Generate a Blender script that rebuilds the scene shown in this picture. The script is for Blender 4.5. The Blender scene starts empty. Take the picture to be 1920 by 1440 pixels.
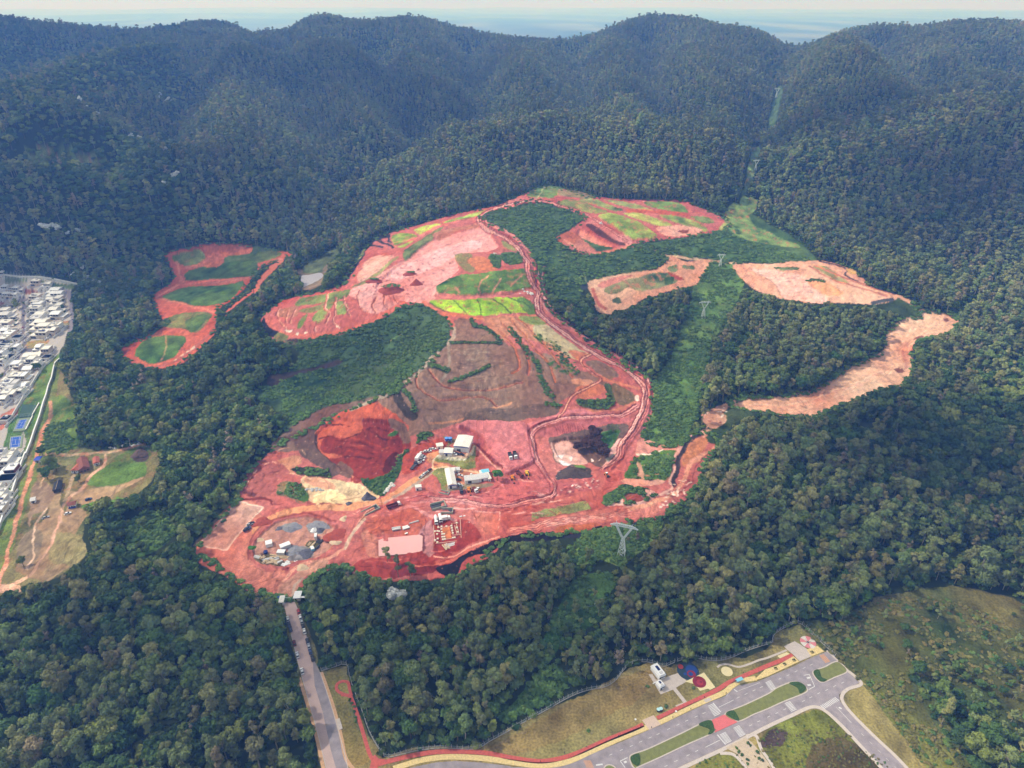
import bpy, math, random
import numpy as np
from mathutils import Vector, Matrix
R=math.radians
rnd=random.Random(7); rng=np.random.default_rng(11)
scene=bpy.context.scene
C=scene.collection
# ---------------------------------------------------------------- camera, world, sun, exposure
CAMZ=300.0; PITCH=29.1; F=1280.0; CX,CY=960.0,720.0
cd=bpy.data.cameras.new('camera'); cam=bpy.data.objects.new('camera',cd); C.objects.link(cam)
cam.location=(0,0,CAMZ); cam.rotation_euler=(R(90-PITCH),0,0)
cd.sensor_width=36; cd.lens=36*F/1920; cd.clip_start=1; cd.clip_end=120000
scene.camera=cam
SUN_EL,SUN_AZ=48,-78          # azimuth measured from +Y towards +X
w=bpy.data.worlds.new('World'); scene.world=w; w.use_nodes=True
nt=w.node_tree; bg=nt.nodes['Background']
sky=nt.nodes.new('ShaderNodeTexSky'); sky.sky_type='NISHITA'; sky.sun_disc=False
sky.sun_elevation=R(SUN_EL); sky.sun_rotation=R(SUN_AZ); sky.air_density=1.0; sky.dust_density=2.5; sky.ozone_density=1.0
# broken cloud veil over the blue: mixed by direction
tc=nt.nodes.new('ShaderNodeTexCoord'); mp=nt.nodes.new('ShaderNodeMapping'); mp.inputs['Scale'].default_value=(1.2,1.2,4)
nz=nt.nodes.new('ShaderNodeTexNoise'); nz.inputs['Scale'].default_value=2.2; nz.inputs['Detail'].default_value=5
rp=nt.nodes.new('ShaderNodeValToRGB'); rp.color_ramp.elements[0].position=.30; rp.color_ramp.elements[1].position=.62
rp.color_ramp.elements[0].color=(.78,.78,.78,1); rp.color_ramp.elements[1].color=(.97,.97,.97,1)
mx=nt.nodes.new('ShaderNodeMixRGB'); mx.inputs[2].default_value=(7.6,8.0,8.5,1)
L=nt.links.new
L(tc.outputs['Generated'],mp.inputs[0]); L(mp.outputs[0],nz.inputs[0]); L(nz.outputs[0],rp.inputs[0])
L(rp.outputs[0],mx.inputs[0]); L(sky.outputs[0],mx.inputs[1]); L(mx.outputs[0],bg.inputs[0])
bg.inputs[1].default_value=0.088
sd=bpy.data.lights.new('sun','SUN'); sun=bpy.data.objects.new('sun',sd); C.objects.link(sun)
sd.energy=3.9; sd.angle=R(3); sd.color=(1,.95,.88)
sun.rotation_euler=(R(90-SUN_EL),0,R(180-SUN_AZ)) ; sun.location=(0,0,900)
scene.view_settings.view_transform='Standard'; scene.view_settings.look='None'
scene.view_settings.exposure=0.06; scene.view_settings.gamma=1
cy=scene.cycles
cy.max_bounces=4; cy.diffuse_bounces=2; cy.glossy_bounces=2; cy.transmission_bounces=2; cy.volume_bounces=1; cy.transparent_max_bounces=4
cy.use_denoising=True; cy.use_adaptive_sampling=True; cy.adaptive_threshold=0.02
try: cy.denoising_input_passes='RGB_ALBEDO_NORMAL'; cy.denoising_prefilter='ACCURATE'
except Exception: pass
# ---------------------------------------------------------------- pixel <-> world
SINP,COSP=math.sin(R(PITCH)),math.cos(R(PITCH))
def rays(u,v):
    a=(np.asarray(u,float)-CX)/F; b=(CY-np.asarray(v,float))/F
    return a, COSP+b*SINP, -SINP+b*COSP
def project(x,y,z):
    dz=z-CAMZ
    d=y*COSP-dz*SINP; up=y*SINP+dz*COSP
    d=np.maximum(d,1e-3)
    return CX+F*x/d, CY-F*up/d, d
def srgb(c):
    c=np.asarray(c,float)/255.0
    return np.where(c<=.04045,c/12.92,((c+.055)/1.055)**2.4)
# ---------------------------------------------------------------- value noise
def vnoise(x,y,seed=0):
    xi=np.floor(x).astype(np.int64); yi=np.floor(y).astype(np.int64); fx=x-xi; fy=y-yi
    fx=fx*fx*(3-2*fx); fy=fy*fy*(3-2*fy)
    def h(a,b):
        n=(a*374761393+b*668265263+seed*1442695041)&0xffffffff
        n=((n^(n>>13))*1274126177)&0xffffffff
        return ((n^(n>>16))&0xffff)/65535.0
    return (h(xi,yi)*(1-fx)+h(xi+1,yi)*fx)*(1-fy)+(h(xi,yi+1)*(1-fx)+h(xi+1,yi+1)*fx)*fy
def fbm(x,y,o=4,seed=0,g=.5):
    s=0;a=1;t=0
    for i in range(o):
        s=s+a*vnoise(x*2**i+17.3*i,y*2**i-9.1*i,seed+i); t+=a; a*=g
    return s/t
# ---------------------------------------------------------------- terrain heights from control points
ctl=[]   # world x,y,z
def cz(u,v,z):
    a,b,c=rays(u,v); t=(z-CAMZ)/c; ctl.append((a*t,b*t,z))
def cd_(u,v,d):
    a,b,c=rays(u,v); h=math.hypot(a,b); t=d/h; ctl.append((a*t,b*t,CAMZ+c*t))
ylist=[400,350,300,250,200,150,100,60,40]; dlist=[1000,1060,1150,1265,1410,1590,1800,2040,2150]
def dref(v): return float(np.interp(v,ylist[::-1],dlist[::-1]))
_rz=[]
for _v,_d in zip(ylist,dlist):
    a,b,c=rays(960,_v); _rz.append(CAMZ+c*_d/math.hypot(a,b))
def zref(d): return float(np.interp(d,dlist,_rz))
BUMPS=[]   # spurs and gullies: polyline of ground points, height, width
def spur(pts,A,wd):
    out=[]
    for u,v in pts:
        a,b,c=rays(u,v); h=math.hypot(a,b); best=None
        for d in np.arange(850,2150,4.0):
            if CAMZ+c*d/h<=zref(d)+A: best=d; break
        if best is None: best=min(dref(v),2080)
        out.append((a/h*best,b/h*best))
    BUMPS.append((out,A,wd))
def crest(pts,A=24,wd=62): spur(pts,A*1.55,wd)
def vale(pts,A=-24,wd=46): spur(pts,A*1.7,wd*1.15)
# site and flat ground
for u in range(-500,2500,200):
    for v in (1800,1440,1200,1000,900): cz(u,v,0)
for t in [(0,800,0),(150,760,2),(60,620,6),(120,540,8),(0,520,8),(200,620,8),(250,500,14),(330,640,8),(380,560,10),(400,475,14),(520,500,14),(590,525,14),
 (300,750,4),(430,720,6),(450,820,4),(560,620,26),(500,610,22),(640,590,38),(740,540,50),(660,490,36),(760,440,46),(860,405,56),(940,440,60),(1000,365,72),(900,500,56),
 (1000,500,52),(850,590,48),(980,590,44),(1020,560,42),(840,640,44),(740,740,32),(640,770,18),(540,830,8),(480,880,3),(900,680,34),(900,740,22),(960,760,16),(930,792,9),(860,800,8),
 (1050,650,34),(1100,700,22),(1200,720,12),(1150,760,8),(1220,780,4),(700,680,22),(620,700,14),(760,650,30),(600,760,14),(1060,770,10),(1000,820,4),(900,850,3),(760,870,3),(680,900,1),(560,900,2),
 (1020,400,66),(1100,440,54),(1040,500,40),(1080,560,26),(1100,400,62),(1200,380,62),(1300,390,58),(1360,420,50),(1200,440,54),(1130,470,46),(1230,500,38),(1300,490,38),(1140,550,26),(1200,590,18),(1250,540,26),
 (1130,620,12),(1200,660,8),(1280,600,16),(1350,560,22),(1400,500,36),(1280,700,6),(1250,800,2),(1400,640,14),(1500,600,20),(1400,740,6),(1450,520,36),(1550,500,40),(1660,555,34),(1550,560,32),
 (1720,590,26),(1780,600,26),(1650,690,14),(1500,750,6),(1350,790,2),(1600,650,14),(1800,700,14),(1900,760,12),(1600,800,4),(1800,850,4),(1919,850,6),(1700,500,34),(1800,560,26),(1900,620,24),
 (1450,450,40),(1500,480,40),(200,440,20),(100,440,20),(0,440,22),(450,440,24),(600,440,26),(2100,700,20),(2200,560,34),(-200,600,10),(-200,500,14)]: cz(*t)
# mountains
sky_line=[(-350,62),(-150,52),(0,42),(60,47),(160,51),(250,48),(330,52),(400,46),(450,54),(505,74),(545,58),(600,37),(650,44),(690,51),(760,41),(830,51),(900,69),(1000,82),(1090,82),(1160,56),(1215,39),(1260,41),(1310,47),(1360,61),(1440,75),(1487,97),(1530,86),(1570,70),(1640,53),(1700,57),(1740,60),(1790,52),(1850,47),(1919,53),(2080,50),(2300,55)]
for u,v in sky_line:
    a,b,c=rays(u,v); h=math.hypot(a,b)
    for d,dz_ in ((2120,0),(2230,-14),(2420,-60),(2900,-130),(3500,-230)):
        t=2120/h; ctl.append((a/h*d,b/h*d,CAMZ+c*t+dz_))
for u in range(-400,2400,140):
    for v in (380,340,300,260,220,180,145,118):
        if u>520 and u<1400 and v>360: continue
        if (u<0 or u>1500) and v>340: continue
        cd_(u,v,dref(v))
crest([(0,232),(60,205),(110,178),(200,137),(290,107),(340,75)],34,70); vale([(0,190),(70,165),(160,130),(250,90)],-26,60)
crest([(450,118),(500,98),(570,86),(640,92),(690,112)],30,80); vale([(505,74),(470,90)],-16,50)
crest([(0,330),(90,285),(190,300),(280,360),(330,400)],22,70); crest([(270,200),(320,260),(300,330)],16,60)
vale([(375,180),(388,235),(360,300),(345,350),(350,390)],-30,50)
crest([(440,140),(425,200),(430,260),(470,330),(500,390)],24,70); vale([(530,150),(560,220),(610,300),(650,380)],-20,45)
crest([(590,120),(640,180),(690,250),(720,300)],24,60); vale([(705,130),(740,190),(765,235),(780,290)],-28,42)
crest([(760,90),(790,150),(830,200),(845,255)],24,52); vale([(880,110),(895,190),(898,262),(845,308),(790,335),(730,368),(690,398)],-32,42)
crest([(980,110),(1000,170),(1010,220)],20,55)
crest([(650,412),(740,378),(800,348),(870,300),(930,265),(990,246),(1060,242),(1150,272),(1240,302),(1320,335)],30,55)
vale([(1070,110),(1090,160),(1098,217),(1125,262)],-26,42); crest([(1160,90),(1150,150),(1170,210),(1210,270)],24,52)
vale([(1210,110),(1222,180),(1240,250),(1265,300)],-28,42); crest([(1290,90),(1320,160),(1345,220),(1340,300),(1330,350)],26,60)
vale([(1485,105),(1460,150),(1440,230),(1412,300),(1400,370)],-26,40)
crest([(1570,90),(1540,140),(1530,200),(1520,270)],22,55); crest([(1600,130),(1650,190),(1710,235),(1790,262),(1880,300)],30,55)
vale([(1640,110),(1670,160),(1700,215),(1745,240)],-30,42); crest([(1740,90),(1790,130),(1860,160),(1919,190)],26,60); vale([(1850,190),(1900,230),(1919,260)],-20,50)
crest([(1480,340),(1560,330),(1640,370),(1700,420)],18,60); crest([(1700,330),(1850,345)],14,70); vale([(1560,300),(1700,300)],-12,50)
ctl=np.array(ctl)
S_=1000.0
P=ctl[:,:2]/S_; Zc=ctl[:,2]
def phi(d2): return d2*np.log(d2+1e-12)*.5
n=len(P); D2=((P[:,None]-P[None])**2).sum(-1)
A=np.zeros((n+3,n+3)); A[:n,:n]=phi(D2)+np.eye(n)*2e-4; A[:n,n]=1; A[:n,n+1:]=P; A[n,:n]=1; A[n+1:,:n]=P.T
sol=np.linalg.solve(A,np.concatenate([Zc,[0,0,0]]))
GX0,GX1,GY0,GY1,GS=-2600,2600,-100,3600,10.0
gx=np.arange(GX0,GX1+1,GS); gy=np.arange(GY0,GY1+1,GS)
XX,YY=np.meshgrid(gx,gy); H=np.zeros(XX.shape)
q=np.stack([XX.ravel(),YY.ravel()],1)/S_; Hf=H.ravel()
for i in range(0,len(q),20000):
    d2=((q[i:i+20000,None]-P[None])**2).sum(-1)
    Hf[i:i+20000]=phi(d2)@sol[:n]+sol[n]+q[i:i+20000]@sol[n+1:]
H=Hf.reshape(XX.shape)
RR=np.hypot(XX,YY)
def sstep(x,a,b):
    t=np.clip((x-a)/(b-a),0,1); return t*t*(3-2*t)
H=np.clip(H,-15,330)
H*=sstep(RR,395,470)
mt=sstep(RR,950,1300)*(1-sstep(RR,2600,3200))
rid=1-np.abs(fbm(XX/260,YY/330,4,3)*2-1)*1.0
for pts_,A_,w_ in BUMPS:
    q_=np.array(pts_); best=np.full(XX.shape,1e9)
    for a_,b_ in zip(q_[:-1],q_[1:]):
        dd=b_-a_; l=max((dd*dd).sum(),1e-6); t_=np.clip(((XX-a_[0])*dd[0]+(YY-a_[1])*dd[1])/l,0,1)
        best=np.minimum(best,np.hypot(XX-a_[0]-t_*dd[0],YY-a_[1]-t_*dd[1]))
    H+=A_*np.exp(-(best/w_)**1.5)*sstep(RR,930,1120)
mt*=1-sstep(RR,1950,2150)*.8
H+=mt*((rid-.62)*26+(fbm(XX/90,YY/90,3,9)-.5)*12)
H+=sstep(RR,480,800)*(1-mt)*(fbm(XX/60,YY/60,3,5)-.5)*5
H=H*(1-sstep(RR,3000,3550))+sstep(RR,3000,3550)*(-20)
def hz(x,y):
    x=np.asarray(x,float); y=np.asarray(y,float)
    fx=np.clip((x-GX0)/GS,0,len(gx)-1.001); fy=np.clip((y-GY0)/GS,0,len(gy)-1.001)
    i=fx.astype(int); j=fy.astype(int); a=fx-i; b=fy-j
    z=(H[j,i]*(1-a)+H[j,i+1]*a)*(1-b)+(H[j+1,i]*(1-a)+H[j+1,i+1]*a)*b
    r=np.hypot(x,y)
    far=sstep(r,3300,3550)
    fz=-20+sstep(r,9000,30000)*340*(fbm(x/6000,y/9000,3,21)-.42)
    return z*(1-far)+far*fz
def ground(u,v):
    """ground point seen at a photo pixel (measured position -> world)"""
    u=np.atleast_1d(np.asarray(u,float)); v=np.atleast_1d(np.asarray(v,float))
    a,b,c=rays(u,v); h=np.hypot(a,b); a,b,c=a/h,b/h,c/h
    lo=np.full(u.shape,100.0); d=lo.copy(); done=np.zeros(u.shape,bool)
    for k in range(900):
        nd=d+np.where(done,0,np.maximum(2.0,d*.004))
        hit=(CAMZ+c*nd)<hz(a*nd,b*nd)
        lo=np.where(done|hit,lo,nd); done|=hit; d=np.where(done,d,nd)
        if done.all(): break
    hi=lo+np.maximum(2.0,lo*.004)*1.01
    for k in range(14):
        m=(lo+hi)/2; below=(CAMZ+c*m)<hz(a*m,b*m)
        hi=np.where(below,m,hi); lo=np.where(below,lo,m)
    return np.stack([a*hi,b*hi,hz(a*hi,b*hi)],-1)
def G1(u,v): return Vector(ground(u,v)[0])
# ---------------------------------------------------------------- tagging helpers
def tag(o,label=None,cat=None,group=None,kind=None):
    if label: o['label']=label
    if cat: o['category']=cat
    if group: o['group']=group
    if kind: o['kind']=kind
    return o
def mesh_obj(name,verts,faces,mat=None,parent=None,smooth=False,mats=None,fm=None):
    me=bpy.data.meshes.new(name)
    me.from_pydata([tuple(p) for p in verts],[],faces)
    if mats:
        for m in mats: me.materials.append(m)
        if fm is not None: me.polygons.foreach_set('material_index',fm)
    elif mat: me.materials.append(mat)
    if smooth: me.polygons.foreach_set('use_smooth',[True]*len(faces))
    me.update()
    o=bpy.data.objects.new(name,me); C.objects.link(o)
    if parent: o.parent=parent
    return o
def quads_obj(name,V,Q,mat,link=True,smooth=False):
    me=bpy.data.meshes.new(name); V=np.asarray(V,np.float32); Q=np.asarray(Q,np.int32)
    me.vertices.add(len(V)); me.vertices.foreach_set('co',V.ravel())
    k=Q.shape[1]
    me.loops.add(Q.size); me.loops.foreach_set('vertex_index',Q.ravel())
    me.polygons.add(len(Q)); me.polygons.foreach_set('loop_start',np.arange(0,Q.size,k,dtype=np.int32))
    if smooth: me.polygons.foreach_set('use_smooth',np.ones(len(Q),bool))
    me.update(calc_edges=True)
    if mat: me.materials.append(mat)
    o=bpy.data.objects.new(name,me)
    if link: C.objects.link(o)
    return o
def empty(name,loc=(0,0,0),rz=0):
    o=bpy.data.objects.new(name,None); C.objects.link(o); o.location=loc; o.rotation_euler=(0,0,rz); o.empty_display_size=1; return o
# ---------------------------------------------------------------- materials
MATS={}
def mat(name,col,rough=.85,var=.12,scale=.5,spec=.2,metal=0,bump=0,bscale=None,col2=None):
    if name in MATS: return MATS[name]
    m=bpy.data.materials.new(name); m.use_nodes=True; t=m.node_tree; b=t.nodes['Principled BSDF']
    c=srgb(col); b.inputs['Roughness'].default_value=rough; b.inputs['Specular IOR Level'].default_value=spec; b.inputs['Metallic'].default_value=metal
    g=t.nodes.new('ShaderNodeNewGeometry'); z=t.nodes.new('ShaderNodeTexNoise'); z.inputs['Scale'].default_value=scale; z.inputs['Detail'].default_value=5
    t.links.new(g.outputs['Position'],z.inputs['Vector'])
    r=t.nodes.new('ShaderNodeValToRGB'); e=r.color_ramp.elements
    e[0].position=.32; e[1].position=.68
    c2=srgb(col2) if col2 is not None else c*(1+var)
    e[0].color=(*(c*(1-var)),1); e[1].color=(*np.clip(c2,0,.95),1)
    t.links.new(z.outputs[0],r.inputs[0]); t.links.new(r.outputs[0],b.inputs['Base Color'])
    if bump:
        bp=t.nodes.new('ShaderNodeBump'); bp.inputs['Strength'].default_value=bump; bp.inputs['Distance'].default_value=1
        z2=t.nodes.new('ShaderNodeTexNoise'); z2.inputs['Scale'].default_value=bscale or scale*4; z2.inputs['Detail'].default_value=6
        t.links.new(g.outputs['Position'],z2.inputs['Vector']); t.links.new(z2.outputs[0],bp.inputs['Height']); t.links.new(bp.outputs[0],b.inputs['Normal'])
    MATS[name]=m; return m
# ---------------------------------------------------------------- survey of the ground cover (photo coordinates -> ground)
OX,OY=300,200; PW,PH=1920+600,1440+500
CANV=np.zeros((PH,PW,3),np.float32); KIND=np.zeros((PH,PW,3),np.float32); RELF=np.zeros((PH,PW),np.float32)  # kind: soil, low plants, paved
NOTREE=np.zeros((PH,PW),bool)
CANV[:]=srgb((42,52,32))
def Zm(x0,y0,s):
    return lambda pts:[(x0+x/s,y0+y/s) for x,y in pts]
zA=Zm(480,480,4); zB=Zm(960,480,4); zC=Zm(1440,480,4); zD=Zm(0,480,4); zE=Zm(0,780,4); zF=Zm(360,780,4); zG=Zm(760,760,6)
zH=Zm(960,760,4); zJ=Zm(500,340,1920/440); zK=Zm(900,330,4); zM=Zm(480,1080,4); zN=Zm(960,1080,4); zO=Zm(1440,1080,4); zP=Zm(780,810,12); zQ=Zm(740,940,9.6); zR=Zm(460,960,9.6)
def smooth(pts,closed=True,n=6):
    p=np.asarray(pts,float); m=len(p); out=[]
    rngi=range(m if closed else m-1)
    for i in rngi:
        if closed: a,b,c,d=p[(i-1)%m],p[i],p[(i+1)%m],p[(i+2)%m]
        else: a,b,c,d=p[max(i-1,0)],p[i],p[i+1],p[min(i+2,m-1)]
        for t in np.linspace(0,1,n,endpoint=False):
            out.append(.5*((2*b)+(-a+c)*t+(2*a-5*b+4*c-d)*t*t+(-a+3*b-3*c+d)*t**3))
    if not closed: out.append(p[-1])
    return np.array(out)
def fillmask(pts):
    p=np.asarray(pts,float)+[OX,OY]; y0=max(int(p[:,1].min()),0); y1=min(int(p[:,1].max())+1,PH-1)
    x0=max(int(p[:,0].min())-1,0); x1=min(int(p[:,0].max())+2,PW)
    M=np.zeros((y1-y0+1,x1-x0),bool); q=np.roll(p,-1,0)
    for r in range(y0,y1+1):
        yc=r+.5; s=(p[:,1]<=yc)!=(q[:,1]<=yc)
        if not s.any(): continue
        xs=np.sort(p[s,0]+(yc-p[s,1])/(q[s,1]-p[s,1])*(q[s,0]-p[s,0]))
        for k in range(0,len(xs)-1,2):
            a=int(round(xs[k]))-x0; b=int(round(xs[k+1]))-x0
            M[r-y0,max(a,0):max(b,0)]=True
    return M,(slice(y0,y1+1),slice(x0,x1))
KV={'soil':(1,0,0),'veg':(0,1,0),'paved':(0,0,1),'floor':(0,0,0)}
def fill(pts,col,kind='soil',tree=None,sm=True,al=1.0):
    if sm: pts=smooth(pts)
    M,sl=fillmask(pts); c=srgb(col).astype(np.float32)
    CANV[sl][M]=CANV[sl][M]*(1-al)+c*al; 
    if kind: KIND[sl][M]=KV[kind]
    if tree is None: tree=kind=='floor'
    NOTREE[sl][M]=not tree
def line(pts,wd,col,kind=None,al=1.0,sm=True,nt=False,rag=0):
    if sm: pts=smooth(pts,False)
    if kind is None and wd<=3: wd*=1.0; al=min(1,al*1.1); col=tuple(float(np.clip(m_+(q_-m_)*1.15,8,245)) for q_,m_ in zip(col,(190,108,100)))
    p=np.asarray(pts,float)+[OX,OY]; c=srgb(col).astype(np.float32)
    x0=max(int(p[:,0].min()-wd-2),0);x1=min(int(p[:,0].max()+wd+3),PW);y0=max(int(p[:,1].min()-wd-2),0);y1=min(int(p[:,1].max()+wd+3),PH)
    if x1<=x0 or y1<=y0: return
    best=np.full((y1-y0,x1-x0),1e9,np.float32)
    for a,b in zip(p[:-1],p[1:]):
        u0=max(int(min(a[0],b[0])-wd-2),x0);u1=min(int(max(a[0],b[0])+wd+3),x1);v0=max(int(min(a[1],b[1])-wd-2),y0);v1=min(int(max(a[1],b[1])+wd+3),y1)
        if u1<=u0 or v1<=v0: continue
        X,Y=np.meshgrid(np.arange(u0,u1)+.5,np.arange(v0,v1)+.5); d=b-a; l=max((d*d).sum(),1e-6)
        t=np.clip(((X-a[0])*d[0]+(Y-a[1])*d[1])/l,0,1); dd=np.hypot(X-a[0]-t*d[0],Y-a[1]-t*d[1])
        s=best[v0-y0:v1-y0,u0-x0:u1-x0]; np.minimum(s,dd,out=s)
    m=np.clip(wd/2+.5-best,0,1)*al
    if rag:
        X,Y=np.meshgrid(np.arange(x0,x1),np.arange(y0,y1)); m=m*np.clip((vnoise(X/7.0,Y/5.0,rag)-.3)*3,0,1)
    CANV[y0:y1,x0:x1]=CANV[y0:y1,x0:x1]*(1-m[...,None])+c*m[...,None]
    k=m>.5
    if kind: KIND[y0:y1,x0:x1][k]=KV[kind]
    if nt: NOTREE[y0:y1,x0:x1][k]=True
def relief(pts,h,closed=True,wd=4):
    if closed:
        M,sl=fillmask(smooth(pts)); RELF[sl][M]+=h
    else:
        p=smooth(pts,False)+[OX,OY]
        for a,b_ in zip(p[:-1],p[1:]):
            u0,u1=int(min(a[0],b_[0])-wd-1),int(max(a[0],b_[0])+wd+2); v0,v1=int(min(a[1],b_[1])-wd-1),int(max(a[1],b_[1])+wd+2)
            X,Y=np.meshgrid(np.arange(u0,u1)+.5,np.arange(v0,v1)+.5); d=b_-a; l=max((d*d).sum(),1e-6); t=np.clip(((X-a[0])*d[0]+(Y-a[1])*d[1])/l,0,1); dd=np.hypot(X-a[0]-t*d[0],Y-a[1]-t*d[1])
            m=np.clip(wd/2+.5-dd,0,1); s_=RELF[v0:v1,u0:u1]; s_[...]=np.where(m>0,np.where(abs(h*m)>abs(s_),h*m,s_),s_)
def speck(pts,cols,n,r=(1,3),seed=1,al=.8,asp=.45):
    """loose clods, tufts and puddles of given colours inside an outline"""
    q=random.Random(seed); p=np.asarray(pts,float); M,sl=fillmask(p)
    ys,xs=np.nonzero(M)
    if len(ys)==0: return
    for i in range(n):
        k=q.randrange(len(ys)); x=xs[k]+sl[1].start; y=ys[k]+sl[0].start; rr=q.uniform(*r); c=srgb(q.choice(cols)).astype(np.float32)
        R2=int(rr*1.5)+1; a0,a1,b0,b1=max(y-R2,0),min(y+R2+1,PH),max(x-R2,0),min(x+R2+1,PW)
        X,Y=np.meshgrid(np.arange(b0,b1)-x,np.arange(a0,a1)-y); th=q.uniform(-.4,.4)
        u=X*math.cos(th)+Y*math.sin(th); v=(-X*math.sin(th)+Y*math.cos(th))/asp
        m=(np.clip(rr+.5-np.hypot(u,v),0,1)*al)[...,None]
        CANV[a0:a1,b0:b1]=CANV[a0:a1,b0:b1]*(1-m)+c*m
PINK=(205,122,118); PINKL=(222,158,152); ROSE=(196,102,102); REDD=(160,62,55); DEEP=(128,44,40); ORG=(205,108,78); TAN=(206,168,130); LAV=(190,145,152); BRN=(148,110,92)
SHR=(62,84,52); SLP=(66,86,54); GBR=(150,178,62); GOL=(128,132,74); ASPH=(104,98,106); SALM=(214,148,120)
# --- second clearing on the left
s2=[(308,480),(330,470),(400,458),(470,462),(500,468),(545,474),(532,486),(496,498),(478,512),(470,524),(458,542),(438,560),(412,578),(408,596),(402,625),(378,650),(350,675),(320,690),(290,692),(258,685),(228,662),(232,648),(270,635),(300,618),(318,606),(300,592),(288,570),(288,552),(325,525),(320,500)]
fill(s2,(196,88,56)); line([(526,488),(508,505),(492,522),(478,545)],10,(206,116,90),nt=True); line([(478,545),(455,562),(420,590)],4,(196,100,80),nt=True); line([(545,472),(552,480)],5,(120,110,118),nt=True)

fill(zD([(1290,20),(1340,-20),(1500,-40),(1540,50),(1460,75),(1370,70)]),(104,118,66),'veg')
fill([(420,484),(466,462),(520,470),(525,480),(480,495),(432,500)],(92,106,62),'veg')
fill(zD([(1385,140),(1450,100),(1600,70),(1900,30),(1930,120),(1850,160),(1650,185),(1420,205),(1378,185)]),(74,98,50),'veg')
fill(zD([(1225,300),(1340,245),(1500,225),(1700,215),(1820,190),(1800,250),(1720,330),(1590,370),(1500,378),(1350,350),(1240,325)]),(80,104,52),'veg')
fill(zD([(1190,500),(1330,435),(1450,420),(1590,440),(1560,500),(1480,570),(1400,560),(1260,530)]),(110,112,62),'veg')
fill(zD([(1390,500),(1480,450),(1560,450),(1520,520),(1450,570),(1400,560)]),(84,106,52),'veg')
fill(zD([(1020,700),(1080,640),(1200,600),(1330,600),(1400,620),(1370,680),(1280,770),(1150,805),(1060,780),(1020,740)]),(78,104,48),'veg')
line(zD([(1240,600),(1240,700),(1200,790)]),3,(150,125,85)); line(zD([(925,715),(1040,625),(1200,590)]),7,(206,112,78)); line(zD([(930,720),(1040,810),(1200,830),(1330,780),(1450,690),(1590,560),(1640,450)]),5,(178,88,72))
line(zD([(1300,790),(1450,680)]),3,(212,170,150),rag=3)
line(zD([(1330,50),(1350,190),(1200,290),(1190,320),(1330,350),(1560,410),(1640,440)]),4,(212,120,92),al=.8)
line(zD([(1340,200),(1600,190),(1850,170)]),6,(200,104,82)); line(zD([(1400,85),(1600,60),(1680,40)]),4,(196,110,86))
fill([(380,465),(410,458),(465,460),(468,474),(425,482),(410,500),(372,498),(385,484)],(206,108,76))
# --- lake
fill(zJ([(250,720),(330,715),(470,640),(500,700),(470,760),(440,850),(300,890),(270,800)]),(112,98,80),'veg')
fill(zJ([(300,700),(430,620),(560,550),(600,570),(540,640),(470,700),(440,750),(310,750)]),(84,94,62),'veg')
lake=zJ([(285,775),(350,765),(440,748),(468,790),(440,850),(360,880),(300,890),(285,850)])
# --- main clearing
site=[(362,1040),(400,1055),(440,1085),(470,1105),(515,1118),(530,1124),(562,1120),(575,1095),(600,1075),(640,1062),(680,1078),(720,1092),(790,1092),(850,1085),(900,1050),(960,1010),(1060,1000),(1120,998),(1180,980),(1240,972),(1262,955),(1290,935),(1308,905),(1322,870),(1344,838),(1338,815),(1305,812),(1275,835),(1240,835),(1208,822),(1222,770),(1230,735),(1212,708),(1180,690),(1140,665),(1100,640),(1060,608),(1035,588),(1022,565),(1018,540),(1005,510),(998,480),(975,450),(940,430),(912,418),(905,405),(960,385),(1000,375),(1040,380),(1080,400),(1095,412),(1042,450),(1070,465),(1100,478),(1150,475),(1190,460),(1220,452),(1300,442),(1340,437),(1364,425),(1360,412),(1330,395),(1300,385),(1290,378),(1200,375),(1110,370),(1060,355),(1015,348),(985,362),(930,386),(850,402),(760,428),(712,443),(680,470),(650,520),(640,535),(590,550),(530,562),(500,583),(486,600),(492,622),(515,642),(560,642),(620,629),(700,606),(762,572),(790,575),(835,598),(842,625),(812,670),(770,710),(740,735),(690,755),(640,775),(600,795),(560,815),(500,850),(465,890),(446,930),(440,945),(400,990)]
fill(site,(192,100,92),sm=False)
# shrub country around it
fill([(905,407),(960,388),(1040,384),(1092,410),(1040,448),(1100,480),(1190,462),(1230,470),(1262,490),(1240,502),(1110,532),(1080,570),(1050,560),(1022,540),(1008,500),(992,470),(970,446),(935,424)],SHR,'veg')
fill([(1190,462),(1300,444),(1364,428),(1400,400),(1440,420),(1480,440),(1530,485),(1500,492),(1400,492),(1330,488),(1260,480)],(70,94,52),'veg')
fill([(1365,425),(1358,405),(1375,380),(1400,398),(1412,420),(1450,440),(1500,465),(1400,450)],(122,142,80),'veg')
fill([(1310,488),(1390,492),(1395,520),(1385,560),(1360,600),(1335,640),(1325,700),(1290,820),(1240,832),(1205,822),(1228,760),(1225,720),(1245,690),(1270,640),(1290,580),(1300,540)],(84,112,58),'veg')
fill([(1395,560),(1440,570),(1500,600),(1480,640),(1430,660),(1420,700),(1380,720),(1350,690),(1350,620)],(58,80,44),'veg',tree=True)
# green slope left of centre
fill([(768,573),(810,580),(840,612),(835,650),(800,688),(760,722),(735,738),(680,756),(630,775),(590,795),(560,812),(535,815),(540,780),(490,760),(480,740),(500,720),(540,700),(560,660),(520,648),(600,634),(690,608)],SLP,'veg')
fill(zA([(140,980),(80,960),(90,900),(200,880),(400,840),(640,780),(600,830),(400,870),(200,930)]),(84,66,64),'soil')
line(zA([(760,760),(830,725),(1000,640),(1150,560)]),3,(112,120,76)); line(zA([(560,1080),(800,1060),(820,900),(800,830)]),2,(104,112,72),al=.6)
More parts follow.
